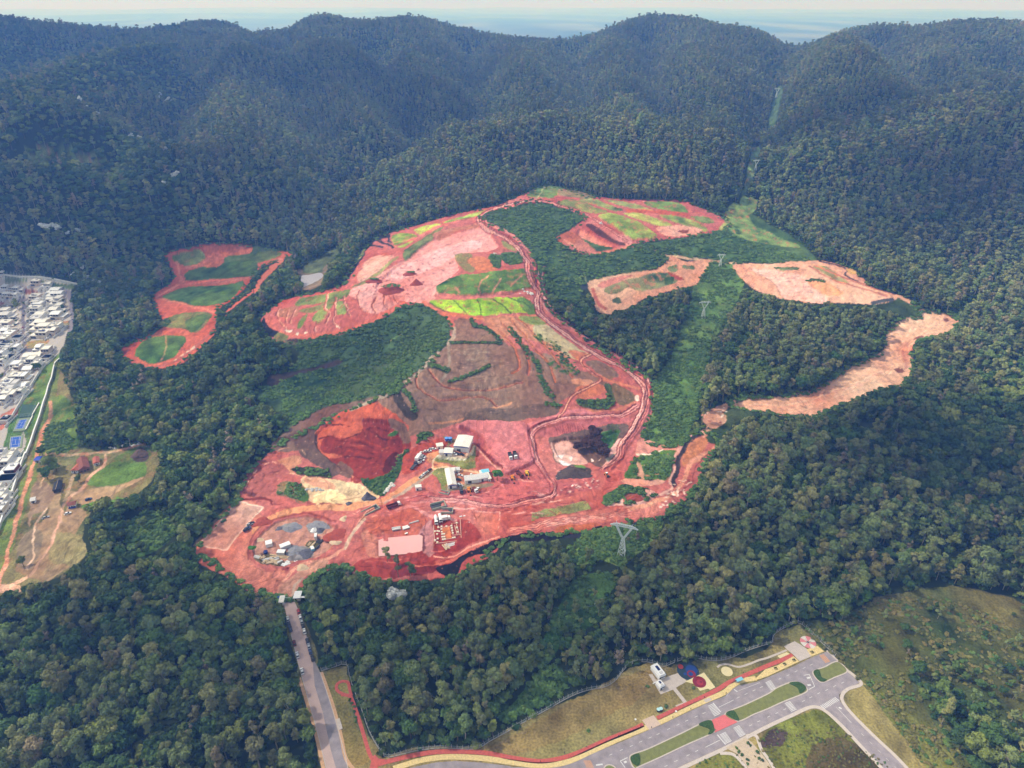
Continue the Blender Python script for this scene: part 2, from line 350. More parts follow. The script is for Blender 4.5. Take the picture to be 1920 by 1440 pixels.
# brown stripped hill
fill(zA([(1440,520),(1600,460),(1850,640),(1920,680),(2250,760),(2400,850),(2650,900),(2620,960),(2300,1080),(2100,1200),(1920,1250),(1550,1240),(1350,1300),(1100,1340),(900,1090),(1050,1020),(1200,860),(1450,640)]),BRN)
fill(zA([(430,1350),(560,1220),(860,1085),(920,1100),(1060,1200),(1150,1290),(1060,1380),(880,1300)]),(200,86,52))
fill(zA([(440,1340),(560,1280),(760,1260),(1060,1330),(1160,1400),(1080,1560),(900,1660),(800,1600),(560,1560),(450,1440)]),(154,50,34))
fill(zF([(940,110),(1040,30),(1200,20),(1500,40),(1600,180),(1590,260),(1500,400),(1300,480),(1200,520),(1150,400),(960,260),(910,180)]),(152,48,34))
fill(zF([(930,140),(980,60),(1080,0),(1260,10),(1250,120),(1150,150),(1020,130),(960,240),(1130,290),(1060,310),(960,270)]),(196,88,56))  # orange soil, with the lit part of the cut painted in
for k in range(7): line(zF([(1000+40*k,130+30*k),(1200+30*k,150+34*k),(1450+10*k,230+30*k)]),3,(120,34,28) if k%2 else (190,70,46),al=.6,rag=k+1)
fill(zA([(100,1440),(430,1180),(740,1090),(1040,1020),(1080,1040),(860,1085),(600,1200),(430,1340),(430,1440)]),(128,100,90))
fill(zF([(700,160),(800,100),(930,80),(960,260),(1130,400),(1050,460),(1000,400),(960,380),(820,300),(760,210)]),(112,82,74))
fill(zF([(1480,20),(1600,60),(1640,180),(1590,200),(1540,110),(1490,70)]),(134,100,86)); fill(zF([(1440,330),(1520,260),(1560,330),(1500,420),(1420,420)]),(108,34,28)); fill(zF([(1120,330),(1200,400),(1170,470),(1080,400)]),(128,88,76))
for q_,w_,c_ in (([(1010,60),(1150,50),(1300,90),(1420,80),(1540,130)],2.5,(110,34,28)),([(1240,90),(1330,100),(1420,150),(1540,190)],5,(104,30,26)),([(960,150),(1040,130),(1120,155),(1250,120)],3,(120,40,30)),([(1150,300),(1330,300),(1450,330),(1560,310)],4,(112,34,28)),([(1180,350),(1300,380),(1420,370)],3,(176,76,52)),([(1520,300),(1580,260),(1590,235)],3,(214,140,110)),([(1190,440),(1200,500),(1180,540)],2,(206,120,96)),([(1100,200),(1250,210),(1400,230),(1500,215)],2,(186,84,56)),([(930,130),(990,60),(1090,10)],4,(206,96,60)),([(940,220),(1010,270),(1090,290)],4,(204,104,66))): line(zF(q_),w_,c_,al=.9,rag=5)  # the dark ones paint shade lines across the quarry face
# pale yellow quarry floor
fill(zF([(820,480),(900,440),(1000,470),(1200,500),(1350,560),(1400,600),(1300,660),(1150,680),(950,680),(840,600)]),TAN)
fill(zF([(900,640),(950,580),(1080,560),(1160,620),(1100,660),(980,680)]),(222,190,140))
fill(zF([(840,480),(900,445),(980,470),(1080,520),(1050,560),(900,530)]),(206,140,110))
fill(zF([(620,340),(720,300),(800,300),(820,340),(780,390),(760,440),(700,420)]),(200,130,96))
fill(zF([(640,520),(700,490),(790,510),(860,560),(860,640),(800,660),(720,600),(640,580)]),(118,100,70),'veg')
fill(zF([(780,560),(830,550),(865,600),(850,655),(800,640)]),(62,92,44),'veg')
fill(zF([(360,560),(420,420),(500,330),(640,330),(740,440),(640,480),(560,600),(460,620),(400,600)]),(176,92,86))
for r_ in (0,14,26): line(zF([(370+r_,560),(440+r_,420+r_*.4),(520+r_,350+r_*.6)]),3,(150,66,60),al=.7)
def clear(pts,wd):
    sv=CANV.copy(); line(pts,wd,(60,74,44),'veg',nt=True); 
clear([(1650,560),(1690,574),(1722,592)],26); line([(1640,546),(1684,556),(1714,570)],6,(210,156,128),nt=True)
clear([(1405,764),(1360,792),(1338,818)],28); line([(1410,748),(1370,757),(1350,775),(1336,795),(1322,815)],11,(206,152,126),nt=True,rag=5)
# top benches
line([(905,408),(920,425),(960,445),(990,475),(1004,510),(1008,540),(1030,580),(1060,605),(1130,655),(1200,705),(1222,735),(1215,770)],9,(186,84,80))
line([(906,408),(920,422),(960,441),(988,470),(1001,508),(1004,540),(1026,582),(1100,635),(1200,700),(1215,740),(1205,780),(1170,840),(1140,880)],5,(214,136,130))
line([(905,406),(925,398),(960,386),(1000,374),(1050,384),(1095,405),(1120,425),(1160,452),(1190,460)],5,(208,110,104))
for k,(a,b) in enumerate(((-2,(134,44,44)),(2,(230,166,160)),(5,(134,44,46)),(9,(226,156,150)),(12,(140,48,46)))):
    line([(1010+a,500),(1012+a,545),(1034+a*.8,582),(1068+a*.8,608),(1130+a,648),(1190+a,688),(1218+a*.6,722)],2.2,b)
fill(zK([(590,200),(660,175),(760,190),(860,230),(960,265),(880,280),(760,260),(620,225)]),GOL,'veg'); 
fill(zK([(740,180),(850,170),(960,210),(1080,255),(1000,260),(880,220)]),(136,144,84),'veg')
fill(zK([(920,170),(1000,175),(1180,215),(1300,260),(1180,250),(1060,220)]),(150,152,92),'veg')
fill(zK([(1230,195),(1480,195),(1560,275),(1460,270),(1300,235)]),(104,134,66),'veg')
fill(zK([(885,305),(960,285),(1060,300),(1180,350),(1280,410),(1320,460),(1130,480),(1060,420),(960,360)]),(140,154,70),'veg')
fill(zK([(1080,280),(1200,280),(1330,320),(1440,365),(1340,375),(1200,330)]),(148,158,80),'veg')
fill(zK([(1350,290),(1480,300),(1620,340),(1710,405),(1640,410),(1500,360),(1400,320)]),(150,156,82),'veg')
fill(zK([(1580,305),(1700,310),(1760,350),(1680,355)]),(126,138,76),'veg'); fill(zK([(1790,410),(1830,350),(1860,370),(1850,420)]),(176,172,98),'veg')
fill(zK([(345,150),(420,90),(500,70),(620,90),(590,130),(540,165),(440,160)]),(96,120,66),'veg'); line(zK([(485,75),(450,140),(420,165)]),2,(176,166,120))
fill(zK([(600,110),(720,110),(850,150),(820,170),(700,160),(590,140)]),(120,110,78),'veg')
line(zK([(1110,260),(1300,268),(1560,290)]),7,(196,86,58)); line(zK([(850,160),(1100,185),(1500,185),(1610,260),(1830,345)]),3,(196,92,84))
fill(zK([(1330,385),(1500,370),(1660,400),(1600,440),(1430,450),(1340,420)]),(220,162,146))
fill(zK([(1480,410),(1560,405),(1550,425),(1490,425)]),(150,80,60))
fill(zK([(870,330),(920,360),(1000,410),(1130,480),(1100,520),(1000,490),(820,380),(800,350)]),(206,130,126))
fill(zK([(800,360),(860,370),(1000,470),(1090,505),(1060,520),(940,470),(830,400)]),(108,70,58))
fill(zK([(740,420),(780,400),(900,470),(1000,520),(940,530),(860,520),(770,460)]),(214,138,120)); fill(zK([(770,460),(860,490),(1000,540),(880,570),(820,540)]),(80,98,56),'veg')
fill(zK([(570,470),(660,415),(760,440),(740,500),(720,540),(660,515)]),(184,98,70)); line(zK([(640,480),(760,545),(860,580),(980,560),(1100,530)]),4,(206,128,106))
fill(zK([(720,520),(760,470),(800,500),(870,570),(800,570)]),(188,108,92))
line(zK([(1150,520),(1300,550),(1420,600),(1500,610),(1740,635),(1920,660)]),4,(204,166,134),nt=True); 
line(zK([(610,560),(700,640),(760,700),(800,800)]),2.2,(140,140,98)); line(zK([(760,600),(820,660),(860,640)]),2,(120,130,86))
fill(zJ([(1110,590),(1250,480),(1440,370),(1400,430),(1240,570),(1150,640)]),(98,110,66),'veg')
fill(zJ([(1020,470),(1080,430),(1200,435),(1225,460),(1140,530),(1060,540)]),(142,158,66),'veg')
fill(zJ([(1215,395),(1300,360),(1430,350),(1380,395),(1270,430),(1220,420)]),(160,176,70),'veg')
fill(zJ([(1460,330),(1600,290),(1850,220),(1860,245),(1700,300),(1500,340)]),(168,182,80),'veg')
fill(zJ([(1230,560),(1400,450),(1560,420),(1760,370),(1850,470),(1850,560),(1560,600),(1560,720),(1400,850),(1400,930),(1320,990),(1130,980),(760,960),(680,900),(840,790),(1000,720),(1130,640)]),(216,142,138))
fill(zJ([(1250,600),(1480,520),(1700,470),(1760,520),(1560,590),(1400,680),(1200,760),(1050,800),(980,760)]),(222,162,164))
fill(zJ([(770,920),(860,900),(960,960),(1080,1000),(900,1080),(780,1040)]),(206,148,148))
fill(zJ([(1360,430),(1440,400),(1560,370),(1720,350),(1730,370),(1560,410),(1420,470)]),(184,112,88))
fill(zJ([(740,790),(850,620),(1020,600),(1020,640),(920,740),(800,820)]),(210,144,128)); line(zJ([(720,830),(760,700),(850,610),(1020,590)]),5,(190,92,78))
line(zJ([(700,860),(860,790),(1060,630)]),6,(130,132,82),'veg')
line(zJ([(1040,540),(1230,460),(1440,360),(1760,280),(1920,230)]),4,(202,108,96))
line(zJ([(600,850),(680,760),(760,640),(800,560),(900,470),(1000,445)]),7,(46,44,52),nt=True); 
for q_ in ([(900,480),(1000,520),(1040,545)],[(850,520),(940,540)],[(990,450),(1010,500)],[(930,480),(960,510)]): line(zJ(q_),4,(56,56,68))
line(zJ([(640,770),(740,650),(800,560)]),4,(120,124,84),'veg')
# left lobe strips
fill(zJ([(220,1000),(330,940),(500,910),(680,890),(640,960),(430,1000),(260,1020)]),(104,120,66),'veg')
fill(zJ([(380,1130),(480,1000),(540,960),(560,1000),(500,1060),(450,1150)]),(108,122,66),'veg'); fill(zJ([(560,1090),(570,990),(640,1000),(650,1080),(590,1100)]),(108,122,68),'veg'); fill(zJ([(240,1190),(320,1090),(330,1120),(270,1200)]),(100,120,60),'veg')
fill(zJ([(270,1060),(400,1020),(480,1000),(430,1050),(340,1080)]),(112,116,70),'veg')
fill(zJ([(100,1060),(260,1020),(240,1120),(120,1110)]),(176,118,92))
line(zJ([(10,1130),(60,1200),(130,1240),(300,1270),(500,1250),(740,1190),(930,1090),(1120,1000)]),9,(206,104,82)); line(zJ([(20,1060),(200,970),(560,890),(700,850)]),5,(196,98,90))
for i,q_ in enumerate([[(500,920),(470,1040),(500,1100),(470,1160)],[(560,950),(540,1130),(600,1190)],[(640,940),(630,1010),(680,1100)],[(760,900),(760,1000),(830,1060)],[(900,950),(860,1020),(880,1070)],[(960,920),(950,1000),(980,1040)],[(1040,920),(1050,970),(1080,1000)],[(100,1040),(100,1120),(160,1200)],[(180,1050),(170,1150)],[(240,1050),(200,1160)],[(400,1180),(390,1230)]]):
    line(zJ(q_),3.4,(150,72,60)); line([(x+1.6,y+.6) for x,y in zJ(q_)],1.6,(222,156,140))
for q_ in ([(150,1215),(200,1215),(195,1230),(160,1230)],[(225,1235),(260,1230),(250,1255),(228,1255)],[(300,1232),(330,1232),(328,1242),(302,1245)],[(560,1170),(605,1195),(570,1190)]): fill(zJ(q_),(226,204,190),sm=False)
fill(zJ([(-30,1120),(30,1190),(110,1230),(60,1270),(0,1250),(-50,1180)]),(42,42,54)); fill(zJ([(60,1270),(110,1230),(170,1270),(130,1310),(70,1300)]),(112,114,66),'veg'); fill(zJ([(150,1300),(250,1290),(270,1320),(200,1345),(150,1330)]),(74,66,72)); line(zJ([(150,1320),(300,1340),(380,1300)]),6,(112,106,78),nt=True)
fill(zJ([(1540,600),(1620,580),(1700,620),(1690,740),(1630,740),(1570,680)]),(118,112,72),'veg'); fill(zJ([(1650,640),(1760,610),(1830,640),(1900,720),(1780,740),(1700,720)]),(202,116,72))
fill(zJ([(1825,610),(1900,600),(1920,700),(1880,705)]),(66,92,54),'veg'); fill(zK([(170,580),(290,580),(310,650),(240,665),(180,640)]),(78,102,58),'veg'); fill(zK([(75,600),(150,590),(160,640),(120,690),(80,640)]),(70,94,56),'veg')
fill(zK([(170,480),(230,510),(290,560),(240,560),(170,520)]),(120,120,72),'veg')
# bright benches
fill(zA([(1365,230),(1500,160),(1700,140),(1920,110),(2060,110),(2100,180),(2090,235),(1980,260),(1860,290),(1620,295),(1430,300),(1370,290)]),(98,124,56),'veg')
for q_ in ([(1740,165),(1680,230),(1675,290)],[(1840,190),(1790,240),(1780,285)],[(1500,250),(1540,285)],[(1920,240),(2000,160)]): line(zA(q_),3,(190,130,104))
fill(zA([(1300,345),(1360,325),(1500,325),(1920,310),(2020,320),(2100,400),(2130,425),(1920,430),(1700,445),(1560,440),(1400,400)]),(152,184,48),'veg')
fill(zA([(1960,330),(2020,320),(2130,425),(2040,430)]),(96,128,56),'veg')
for q_ in ([(1480,325),(1530,360),(1580,440)],[(1660,330),(1690,440)],[(1770,325),(1850,370),(1920,430)],[(1890,310),(2000,350),(2060,400)],[(1300,350),(1400,410),(1500,440)]): line(zA(q_),2,(74,84,38))
line(zA([(1350,300),(1620,310),(1900,290),(2060,260)]),6,(206,112,104)); line(zA([(1400,430),(1700,465),(2150,445)]),7,(206,112,80))
line(zA([(1250,340),(1400,440),(1470,520)]),7,(202,108,84))
# hill strips
fill(zA([(1700,470),(1920,460),(2100,520),(2300,640),(2400,760),(2300,760),(2100,640),(1900,600),(1860,640)]),(196,120,88))
fill(zB([(160,530),(260,520),(330,570),(480,680),(580,740),(520,780),(430,760),(330,690),(200,610)]),(180,156,118)); fill(zB([(50,460),(200,455),(260,510),(130,520)]),(128,142,76),'veg')
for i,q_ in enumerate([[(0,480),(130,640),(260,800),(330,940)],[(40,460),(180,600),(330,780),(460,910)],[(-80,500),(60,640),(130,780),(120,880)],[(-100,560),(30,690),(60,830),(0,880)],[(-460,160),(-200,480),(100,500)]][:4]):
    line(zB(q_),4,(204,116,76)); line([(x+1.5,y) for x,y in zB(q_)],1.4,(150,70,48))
line(zB([(-20,540),(90,680),(180,800),(220,920),(260,1000),(300,1060)]),9,(56,80,42),'veg',rag=3); line(zB([(180,590),(330,690),(400,800),(480,870)]),12,(84,110,48),'veg',rag=8)
line(zB([(270,790),(400,870)]),12,(66,96,46),'veg',rag=4); line(zB([(250,1110),(350,1120)]),12,(56,84,40),'veg',rag=5)
fill(zB([(430,720),(520,715),(580,745),(500,780)]),(200,116,84)); fill(zB([(560,790),(660,780),(800,890),(760,910),(660,910),(600,840)]),(140,112,96)); 
line(zB([(590,740),(520,780),(600,870),(655,920),(560,990),(450,1060),(400,1160),(340,1220)]),6,(208,118,96)); line(zB([(655,915),(800,950),(950,1000)]),6,(204,122,92))
fill(zB([(500,980),(640,960),(700,1010),(560,1070),(470,1060)]),(202,112,74)); fill(zB([(480,1080),(620,1080),(700,1060),(680,960),(740,970),(760,1100),(680,1150),(540,1140)]),(74,90,54),'veg',)
fill(zB([(740,950),(860,1000),(920,1060),(900,1100),(780,1110)]),(132,110,80)); fill(zB([(450,930),(560,920),(600,940),(540,970),(460,960)]),(200,136,104))
line(zB([(560,1160),(760,1150),(930,1100)]),4,(196,116,84)); fill(zB([(915,1060),(950,1050),(960,1085),(925,1088)]),(232,200,190))
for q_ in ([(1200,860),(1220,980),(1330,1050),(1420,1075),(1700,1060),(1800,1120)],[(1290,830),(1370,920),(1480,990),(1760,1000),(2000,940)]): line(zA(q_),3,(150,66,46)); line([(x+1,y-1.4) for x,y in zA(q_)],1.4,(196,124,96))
line(zA([(1480,540),(1450,640),(1200,870),(1040,1010),(860,1090),(700,1160)]),6,(172,150,132)); line(zA([(1450,640),(1450,830),(1400,930)]),5,(158,138,122),al=.7)
line(zA([(1300,810),(1380,830),(1440,860)]),9,(48,62,40),'veg'); line(zA([(1450,945),(1600,890),(1750,825)]),6,(50,64,40),'veg'); line(zA([(1460,655),(1640,650),(1840,655)]),5,(52,66,42),'veg'); line(zA([(1620,470),(1640,520),(1720,540),(1830,640)]),7,(54,72,42),'veg')
line(zA([(1060,1040),(1120,1150),(1180,1200)]),16,(84,70,62)); line(zA([(1120,1010),(1180,1100),(1190,1160)]),8,(52,70,42),'veg')
line(zA([(1300,1250),(1500,1230),(1700,1160),(1900,1110)]),4,(196,128,92)); fill(zA([(1560,1240),(1640,1150),(1900,1140),(2200,1100),(2280,1150),(2200,1200),(1920,1240),(1750,1240)]),(122,94,80))
for k in range(26):
    x=1250+rnd.random()*620; y=900+rnd.random()*300; line(zA([(x,y),(x+140,y-10+rnd.random()*20),(x+260+60*rnd.random(),y-14)]),1.3,rnd.choice([(96,66,56),(168,120,100),(150,76,54)]),al=.6,rag=k+1)
for k in range(20):
    x=1450+rnd.random()*300; y=680+rnd.random()*250; line(zA([(x,y),(x+80,y-10+rnd.random()*20),(x+190,y-14)]),1.2,rnd.choice([(104,78,68),(166,140,122)]),al=.6,rag=k+1)
# lower centre: pads and tracks
fill(zG([(560,235),(700,175),(960,185),(1340,220),(1700,90),(2000,40),(2100,130),(1700,180),(1430,270),(1370,330),(1450,540),(1430,640),(1150,790),(1080,730),(920,520),(860,350),(720,260)]),(204,112,116))
fill(zG([(600,240),(720,260),(850,370),(880,460),(780,430),(680,330)]),(176,82,84))
line(zG([(800,440),(960,600),(1100,730)]),5,(140,56,54)); line(zG([(780,450),(940,620),(1080,740)]),3,(214,150,140))
fill(zG([(1150,800),(1450,650),(1560,800),(1700,900),(1640,980),(1400,1080),(1100,1140),(700,1080),(0,1060),(300,980),(900,960),(1000,860)]),(196,98,98))
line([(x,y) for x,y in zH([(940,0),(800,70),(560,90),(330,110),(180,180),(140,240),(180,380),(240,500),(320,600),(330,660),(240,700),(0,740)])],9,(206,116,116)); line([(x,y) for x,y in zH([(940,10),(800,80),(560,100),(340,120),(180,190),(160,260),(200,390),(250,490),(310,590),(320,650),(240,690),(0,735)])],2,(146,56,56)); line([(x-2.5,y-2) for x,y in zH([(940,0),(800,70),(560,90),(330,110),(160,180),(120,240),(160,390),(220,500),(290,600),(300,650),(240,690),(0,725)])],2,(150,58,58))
fill(zH([(200,200),(480,110),(900,90),(860,130),(640,160),(520,200),(300,240)]),(190,96,98))
for k in range(12): 
    x=330+k*18; line(zH([(x,150),(x+15,185),(x+20+6*rnd.random(),215)]),1.6,(150,60,60),sm=False,al=.8)
fill(zH([(270,260),(330,230),(520,200),(680,160),(860,140),(860,220),(780,330),(760,420),(660,470),(560,430),(420,460),(330,400)]),(120,92,82))
fill(zH([(290,280),(440,260),(520,360),(560,430),(460,450),(370,430),(310,350)]),(206,150,140)); 
for q_ in ([(340,350),(390,350),(380,380),(345,380)],[(360,410),(450,425),(430,458),(390,450)],[(590,370),(610,400),(590,410)],[(620,400),(670,395),(660,420)],[(420,375),(450,370),(440,400)]): fill(zH(q_),(230,205,205),sm=False)
fill(zH([(680,210),(800,190),(800,230),(750,310),(690,280)]),(76,110,58),'veg'); fill(zH([(720,150),(800,150),(790,190),(730,190)]),(90,88,66),'veg')
fill(zH([(760,300),(870,220),(900,190),(830,330),(740,430),(660,490),(700,430)]),(214,160,156)); fill(zH([(700,400),(770,370),(760,410),(720,430)]),(150,150,140))
line(zH([(1010,0),(960,120),(880,270),(780,400),(680,490)]),8,(208,118,118)); line(zH([(1020,0),(970,120),(890,270),(790,410),(690,500)]),1.8,(150,56,56)); line(zH([(1045,0),(990,160),(930,280),(850,460),(800,520)]),7,(196,104,102))
fill(zH([(330,520),(400,470),(500,450),(590,480),(600,520),(540,550),(430,570),(350,560)]),(86,72,68)); fill(zH([(460,455),(540,450),(550,470),(480,470)]),(90,124,50),'veg')
fill(zH([(330,560),(620,540),(660,560),(640,640),(380,700),(300,680)]),(186,84,80)); speck(zH([(380,600),(660,560),(660,620),(380,680)]),[(226,190,186),(150,56,56)],60,seed=5)
fill(zH([(135,810),(560,715),(595,780),(500,800),(150,862)]),(132,134,80),'veg',sm=False)
fill(zH([(0,740),(640,640),(720,720),(640,780),(600,800),(560,715),(135,800),(130,860),(560,800),(0,910)]),(190,90,76)) ; fill(zH([(135,810),(560,715),(595,780),(500,800),(150,862)]),(132,134,80),'veg',sm=False)
fill(zH([(0,910),(300,850),(560,800),(650,780),(900,750),(1100,720),(1090,800),(980,850),(650,880),(560,930),(300,920),(0,950)]),(208,118,104))
for k in range(9): line(zH([(0,905+k*8),(300,862+k*7),(640,815+k*5),(900,770+k*9)]),1.5,[(150,58,54),(228,170,160)][k%2],al=.7,rag=k+3)
fill(zH([(330,930),(480,900),(650,890),(620,920),(480,975),(400,985)]),(200,102,56))
line(zH([(340,985),(480,990),(600,950),(660,915)]),6,(48,46,58),nt=True); line(zH([(60,965),(200,965),(380,990)]),5,(52,50,62),nt=True)
fill(zH([(690,760),(840,695),(845,750),(760,760)]),(226,188,182),sm=False)
fill(zH([(690,700),(840,600),(940,620),(1040,640),(1060,700),(960,740),(860,740),(840,700),(700,760)]),(72,98,48),'veg'); fill(zH([(860,670),(930,660),(1000,700),(960,730),(880,720)]),(164,96,84)); fill(zH([(1000,640),(1060,650),(1050,680),(1010,690)]),(212,150,140))
fill(zH([(850,560),(900,420),(960,380),(1100,330),(1180,330),(1240,340),(1200,450),(1150,550),(1000,560),(920,560)]),(80,108,48),'veg'); speck(zH([(900,440),(1180,350),(1150,540),(900,550)]),[(150,132,86),(200,140,116)],26,(2,5),seed=9)
fill(zH([(940,430),(970,440),(1000,540),(960,560)]),(196,150,126)); fill(zH([(950,260),(990,240),(1100,280),(1260,310),(1240,335),(1100,320),(960,370),(930,350)]),(206,132,118)); line(zH([(940,365),(1050,355),(1120,325)]),3,(230,196,180))
fill(zH([(820,560),(1000,555),(1120,560),(1100,590),(960,620),(850,590)]),(208,146,128)); fill(zH([(690,620),(720,560),(800,500),(850,560),(760,600),(700,680)]),(190,88,76)) 
fill(zH([(1290,370),(1340,280),(1430,235),(1470,260),(1440,330),(1350,400),(1290,460)]),(196,118,76)); 
line(zH([(1450,185),(1330,240),(1240,360),(1210,480),(1170,570),(1190,620),(1000,720),(860,755)]),6,(214,158,146)); line(zH([(1420,210),(1330,270),(1270,370),(1240,470),(1200,560),(1210,610)]),9,(70,58,60)); line(zH([(1410,225),(1330,280),(1280,370),(1250,460)]),3,(110,90,86),rag=2)
line(zH([(1540,300),(1430,370),(1350,420),(1290,540),(1230,640),(1100,720),(900,780)]),8,(212,140,112)); line(zH([(1530,310),(1400,410),(1360,520),(1330,600),(1240,680)]),2,(160,70,60)); speck(zH([(1220,560),(1340,560),(1260,740),(1100,770)]),[(232,205,195),(150,60,55)],60,(1,4),seed=12)
# bottom-left yard, orange road, retention pond, platform
fill(zF([(20,1040),(300,660),(520,680),(500,740),(560,800),(440,920),(450,1060),(560,1150),(700,1150),(640,1360),(300,1230)]),(206,120,100))
fill(zF([(40,970),(330,655),(520,682),(350,880),(250,995)]),(190,140,126),sm=False)
line(zF([(40,970),(330,655),(520,682),(350,880),(250,995),(40,970)]),2.0,(216,178,164),sm=False)
line(zF([(20,970),(300,640)]),4,(120,100,72),sm=False)
line(zF([(1900,350),(1750,440),(1560,560),(1380,650),(1200,680),(1000,690),(800,710),(660,740),(520,800),(460,860)]),12,(212,142,98)); line(zF([(1860,330),(1780,300),(1900,250)]),14,(212,140,96)); line(zF([(1800,420),(1640,540),(1450,640)]),5,(176,152,136))
fill(zF([(500,900),(620,800),(800,760),(1020,790),(1080,900),(1060,960),(980,1010),(900,1060),(700,1110),(560,1090),(470,1000)]),(184,128,112))
fill(zR([(560,260),(640,220),(830,180),(920,190),(960,260),(860,300),(720,300)]),(140,138,142)); fill(zR([(1110,220),(1200,180),(1380,180),(1460,250),(1380,320),(1220,320)]),(146,144,146))
fill(zR([(830,640),(940,590),(1100,600),(1200,740),(1000,860),(820,850),(700,760)]),(136,130,136)); 
fill(zR([(200,820),(450,700),(560,780),(720,860),(600,960),(400,940)]),(112,96,64)); fill(zR([(1100,560),(1200,470),(1380,480),(1360,560),(1280,640),(1130,620)]),(98,92,60))
for k in range(3): line(zF([(1100-14*k,1020+12*k),(1200,900+8*k),(1290,770+10*k),(1380,690+10*k)]),2.4,[(216,150,128),(150,66,52),(210,138,116)][k])
line(zF([(460,1080),(560,1150),(700,1130),(860,1140),(1000,1050),(1100,1000)]),8,(172,84,74),al=.8,rag=4); line(zF([(440,1060),(430,960),(480,860),(640,770),(860,740),(1080,790)]),4,(150,64,54),al=.8); line(zF([(1300,790),(1200,910),(1140,990)]),6,(196,160,140))
line(zF([(640,1340),(690,1240),(800,1130),(1000,1060),(1120,1000)]),6,(214,142,120)); fill(zF([(640,1350),(700,1250),(820,1160),(960,1060),(1000,1110),(840,1230),(760,1380),(680,1400)]),(196,138,116)) 
line(zF([(830,1230),(770,1290),(760,1360)]),5,(184,160,144))
fill(zF([(1290,1060),(1280,900),(1400,880),(1720,870),(1740,700),(1560,700),(1400,760),(1320,800)]),(192,96,74)); fill(zF([(1280,1080),(1900,1010),(1920,1130),(1700,1200),(1300,1200)]),(170,60,48))
line(zF([(1320,1010),(1290,920),(1330,870)]),6,(204,130,112)); fill(zF([(1300,1010),(1290,920),(1380,880),(1400,1050),(1340,1060)]),(196,118,100))
fill(zF([(1750,820),(1810,810),(1830,1040),(1760,1050),(1730,900)]),(176,122,128)); fill(zQ([(480,600),(560,440),(690,430),(720,740),(740,960),(560,960),(500,900)]),(186,124,130)); fill(zQ([(490,620),(560,560),(580,700),(570,900),(500,900)]),(132,78,86))
fill(zQ([(720,340),(1200,310),(1560,560),(1300,820),(760,960),(740,760),(720,500)]),(166,54,44)); fill(zQ([(880,640),(880,500),(1010,470),(1060,620),(1060,660),(900,690)]),(206,118,70))
fill(zQ([(1420,240),(1640,160),(1900,260),(1880,560),(1600,540),(1450,360)]),(204,110,92)); line(zQ([(1420,200),(1460,380),(1560,560),(1600,620),(1300,860),(1000,1000),(760,1120)]),5,(196,98,84)); line(zQ([(1900,640),(1640,720),(1400,860),(1100,1020),(800,1160),(300,1190)]),5,(214,118,98)); line(zQ([(1900,600),(1600,700),(1300,860),(1000,1000),(740,1030)]),2.5,(228,160,146))
fill(zQ([(0,1180),(400,1180),(780,1170),(700,1300),(0,1400)]),(140,44,42))
fill(zQ([(1920,650),(1620,740),(1440,850),(1180,1000),(1000,1140),(740,1220),(780,1310),(960,1360),(1150,1290),(1250,1100),(1440,950),(1920,800)]),(40,40,54)); 
fill([(930,1008),(1000,995),(1060,1000),(1060,1012),(960,1015),(935,1025)],(44,44,56),sm=False)
fill(zF([(1420,780),(1560,720),(1720,740),(1700,800),(1500,830),(1440,840)]),(188,90,70)); line(zQ([(0,120),(300,80),(520,220),(800,330),(1100,330)]),6,(206,126,124)); line(zQ([(300,20),(900,10),(1500,60),(1900,60)]),5,(208,130,130),al=.8)
for k in range(46):
    x=rnd.uniform(0,1650); y=rnd.uniform(980,1240); l=rnd.uniform(80,420); line(zG([(x,y),(x+l*.5,y+rnd.uniform(-14,24)),(x+l,y+rnd.uniform(-30,50))]),rnd.uniform(1.2,2.4),rnd.choice([(148,56,58),(222,160,158),(160,70,66)]),al=.7,rag=k+1)
for k in range(50):
    x=rnd.uniform(900,1900); y=rnd.uniform(230,900); l=rnd.uniform(60,300); line(zG([(x,y),(x+l*.5,y+l*.3),(x+l*.8,y+l*.7)]),rnd.uniform(1,2),rnd.choice([(176,84,88),(222,142,142)]),al=.35,rag=k+1)
# building terraces
fill(zP([(350,560),(620,540),(860,400),(1300,300),(1360,560),(1380,800),(1100,850),(800,790),(380,620)]),(182,118,96)); 
fill(zP([(420,590),(620,600),(1110,640),(1270,500),(1330,330),(1370,560),(1390,780),(1300,850),(1060,830),(700,710),(430,640)]),(120,122,68),'veg'); fill(zP([(350,940),(450,830),(620,800),(860,830),(680,900),(700,1200),(720,1300),(560,1260),(460,1100)]),(118,120,66),'veg')
fill(zP([(700,1200),(720,1320),(1300,1290),(1660,1200),(1700,1140),(1100,1180),(940,1200)]),(150,134,110)); fill(zP([(900,870),(1400,880),(1450,1000),(1100,1060),(1100,1180),(930,1240)]),(196,130,102)); fill(zP([(610,90),(900,150),(930,260),(840,320),(640,310)]),(112,104,74),'veg')
line(zP([(380,600),(370,820),(600,790),(1000,870),(1400,930)]),3,(216,180,148)); line(zP([(410,570),(620,600),(1120,645),(1280,500),(1310,360)]),3,(214,200,176),sm=False); line(zP([(840,560),(1100,600),(1180,540)]),6,(200,176,160)); 
fill(zP([(0,250),(60,120),(150,0),(370,0),(420,60),(300,140),(120,220),(0,290)]),(58,82,42),'veg'); fill(zF([(1270,500),(1330,460),(1450,440),(1560,290),(1620,250),(1620,320),(1560,420),(1470,560),(1420,590),(1360,570)]),(58,84,42),'veg'); fill(zF([(1460,130),(1520,95),(1540,110),(1500,145)]),(60,100,46),'veg')
fill(zF([(1580,450),(1570,330),(1700,220),(1900,160),(1900,240),(1750,290),(1700,400)]),(186,72,48)); fill(zF([(750,400),(900,380),(1030,420),(1040,470),(940,450),(820,440)]),(48,54,38),'veg')
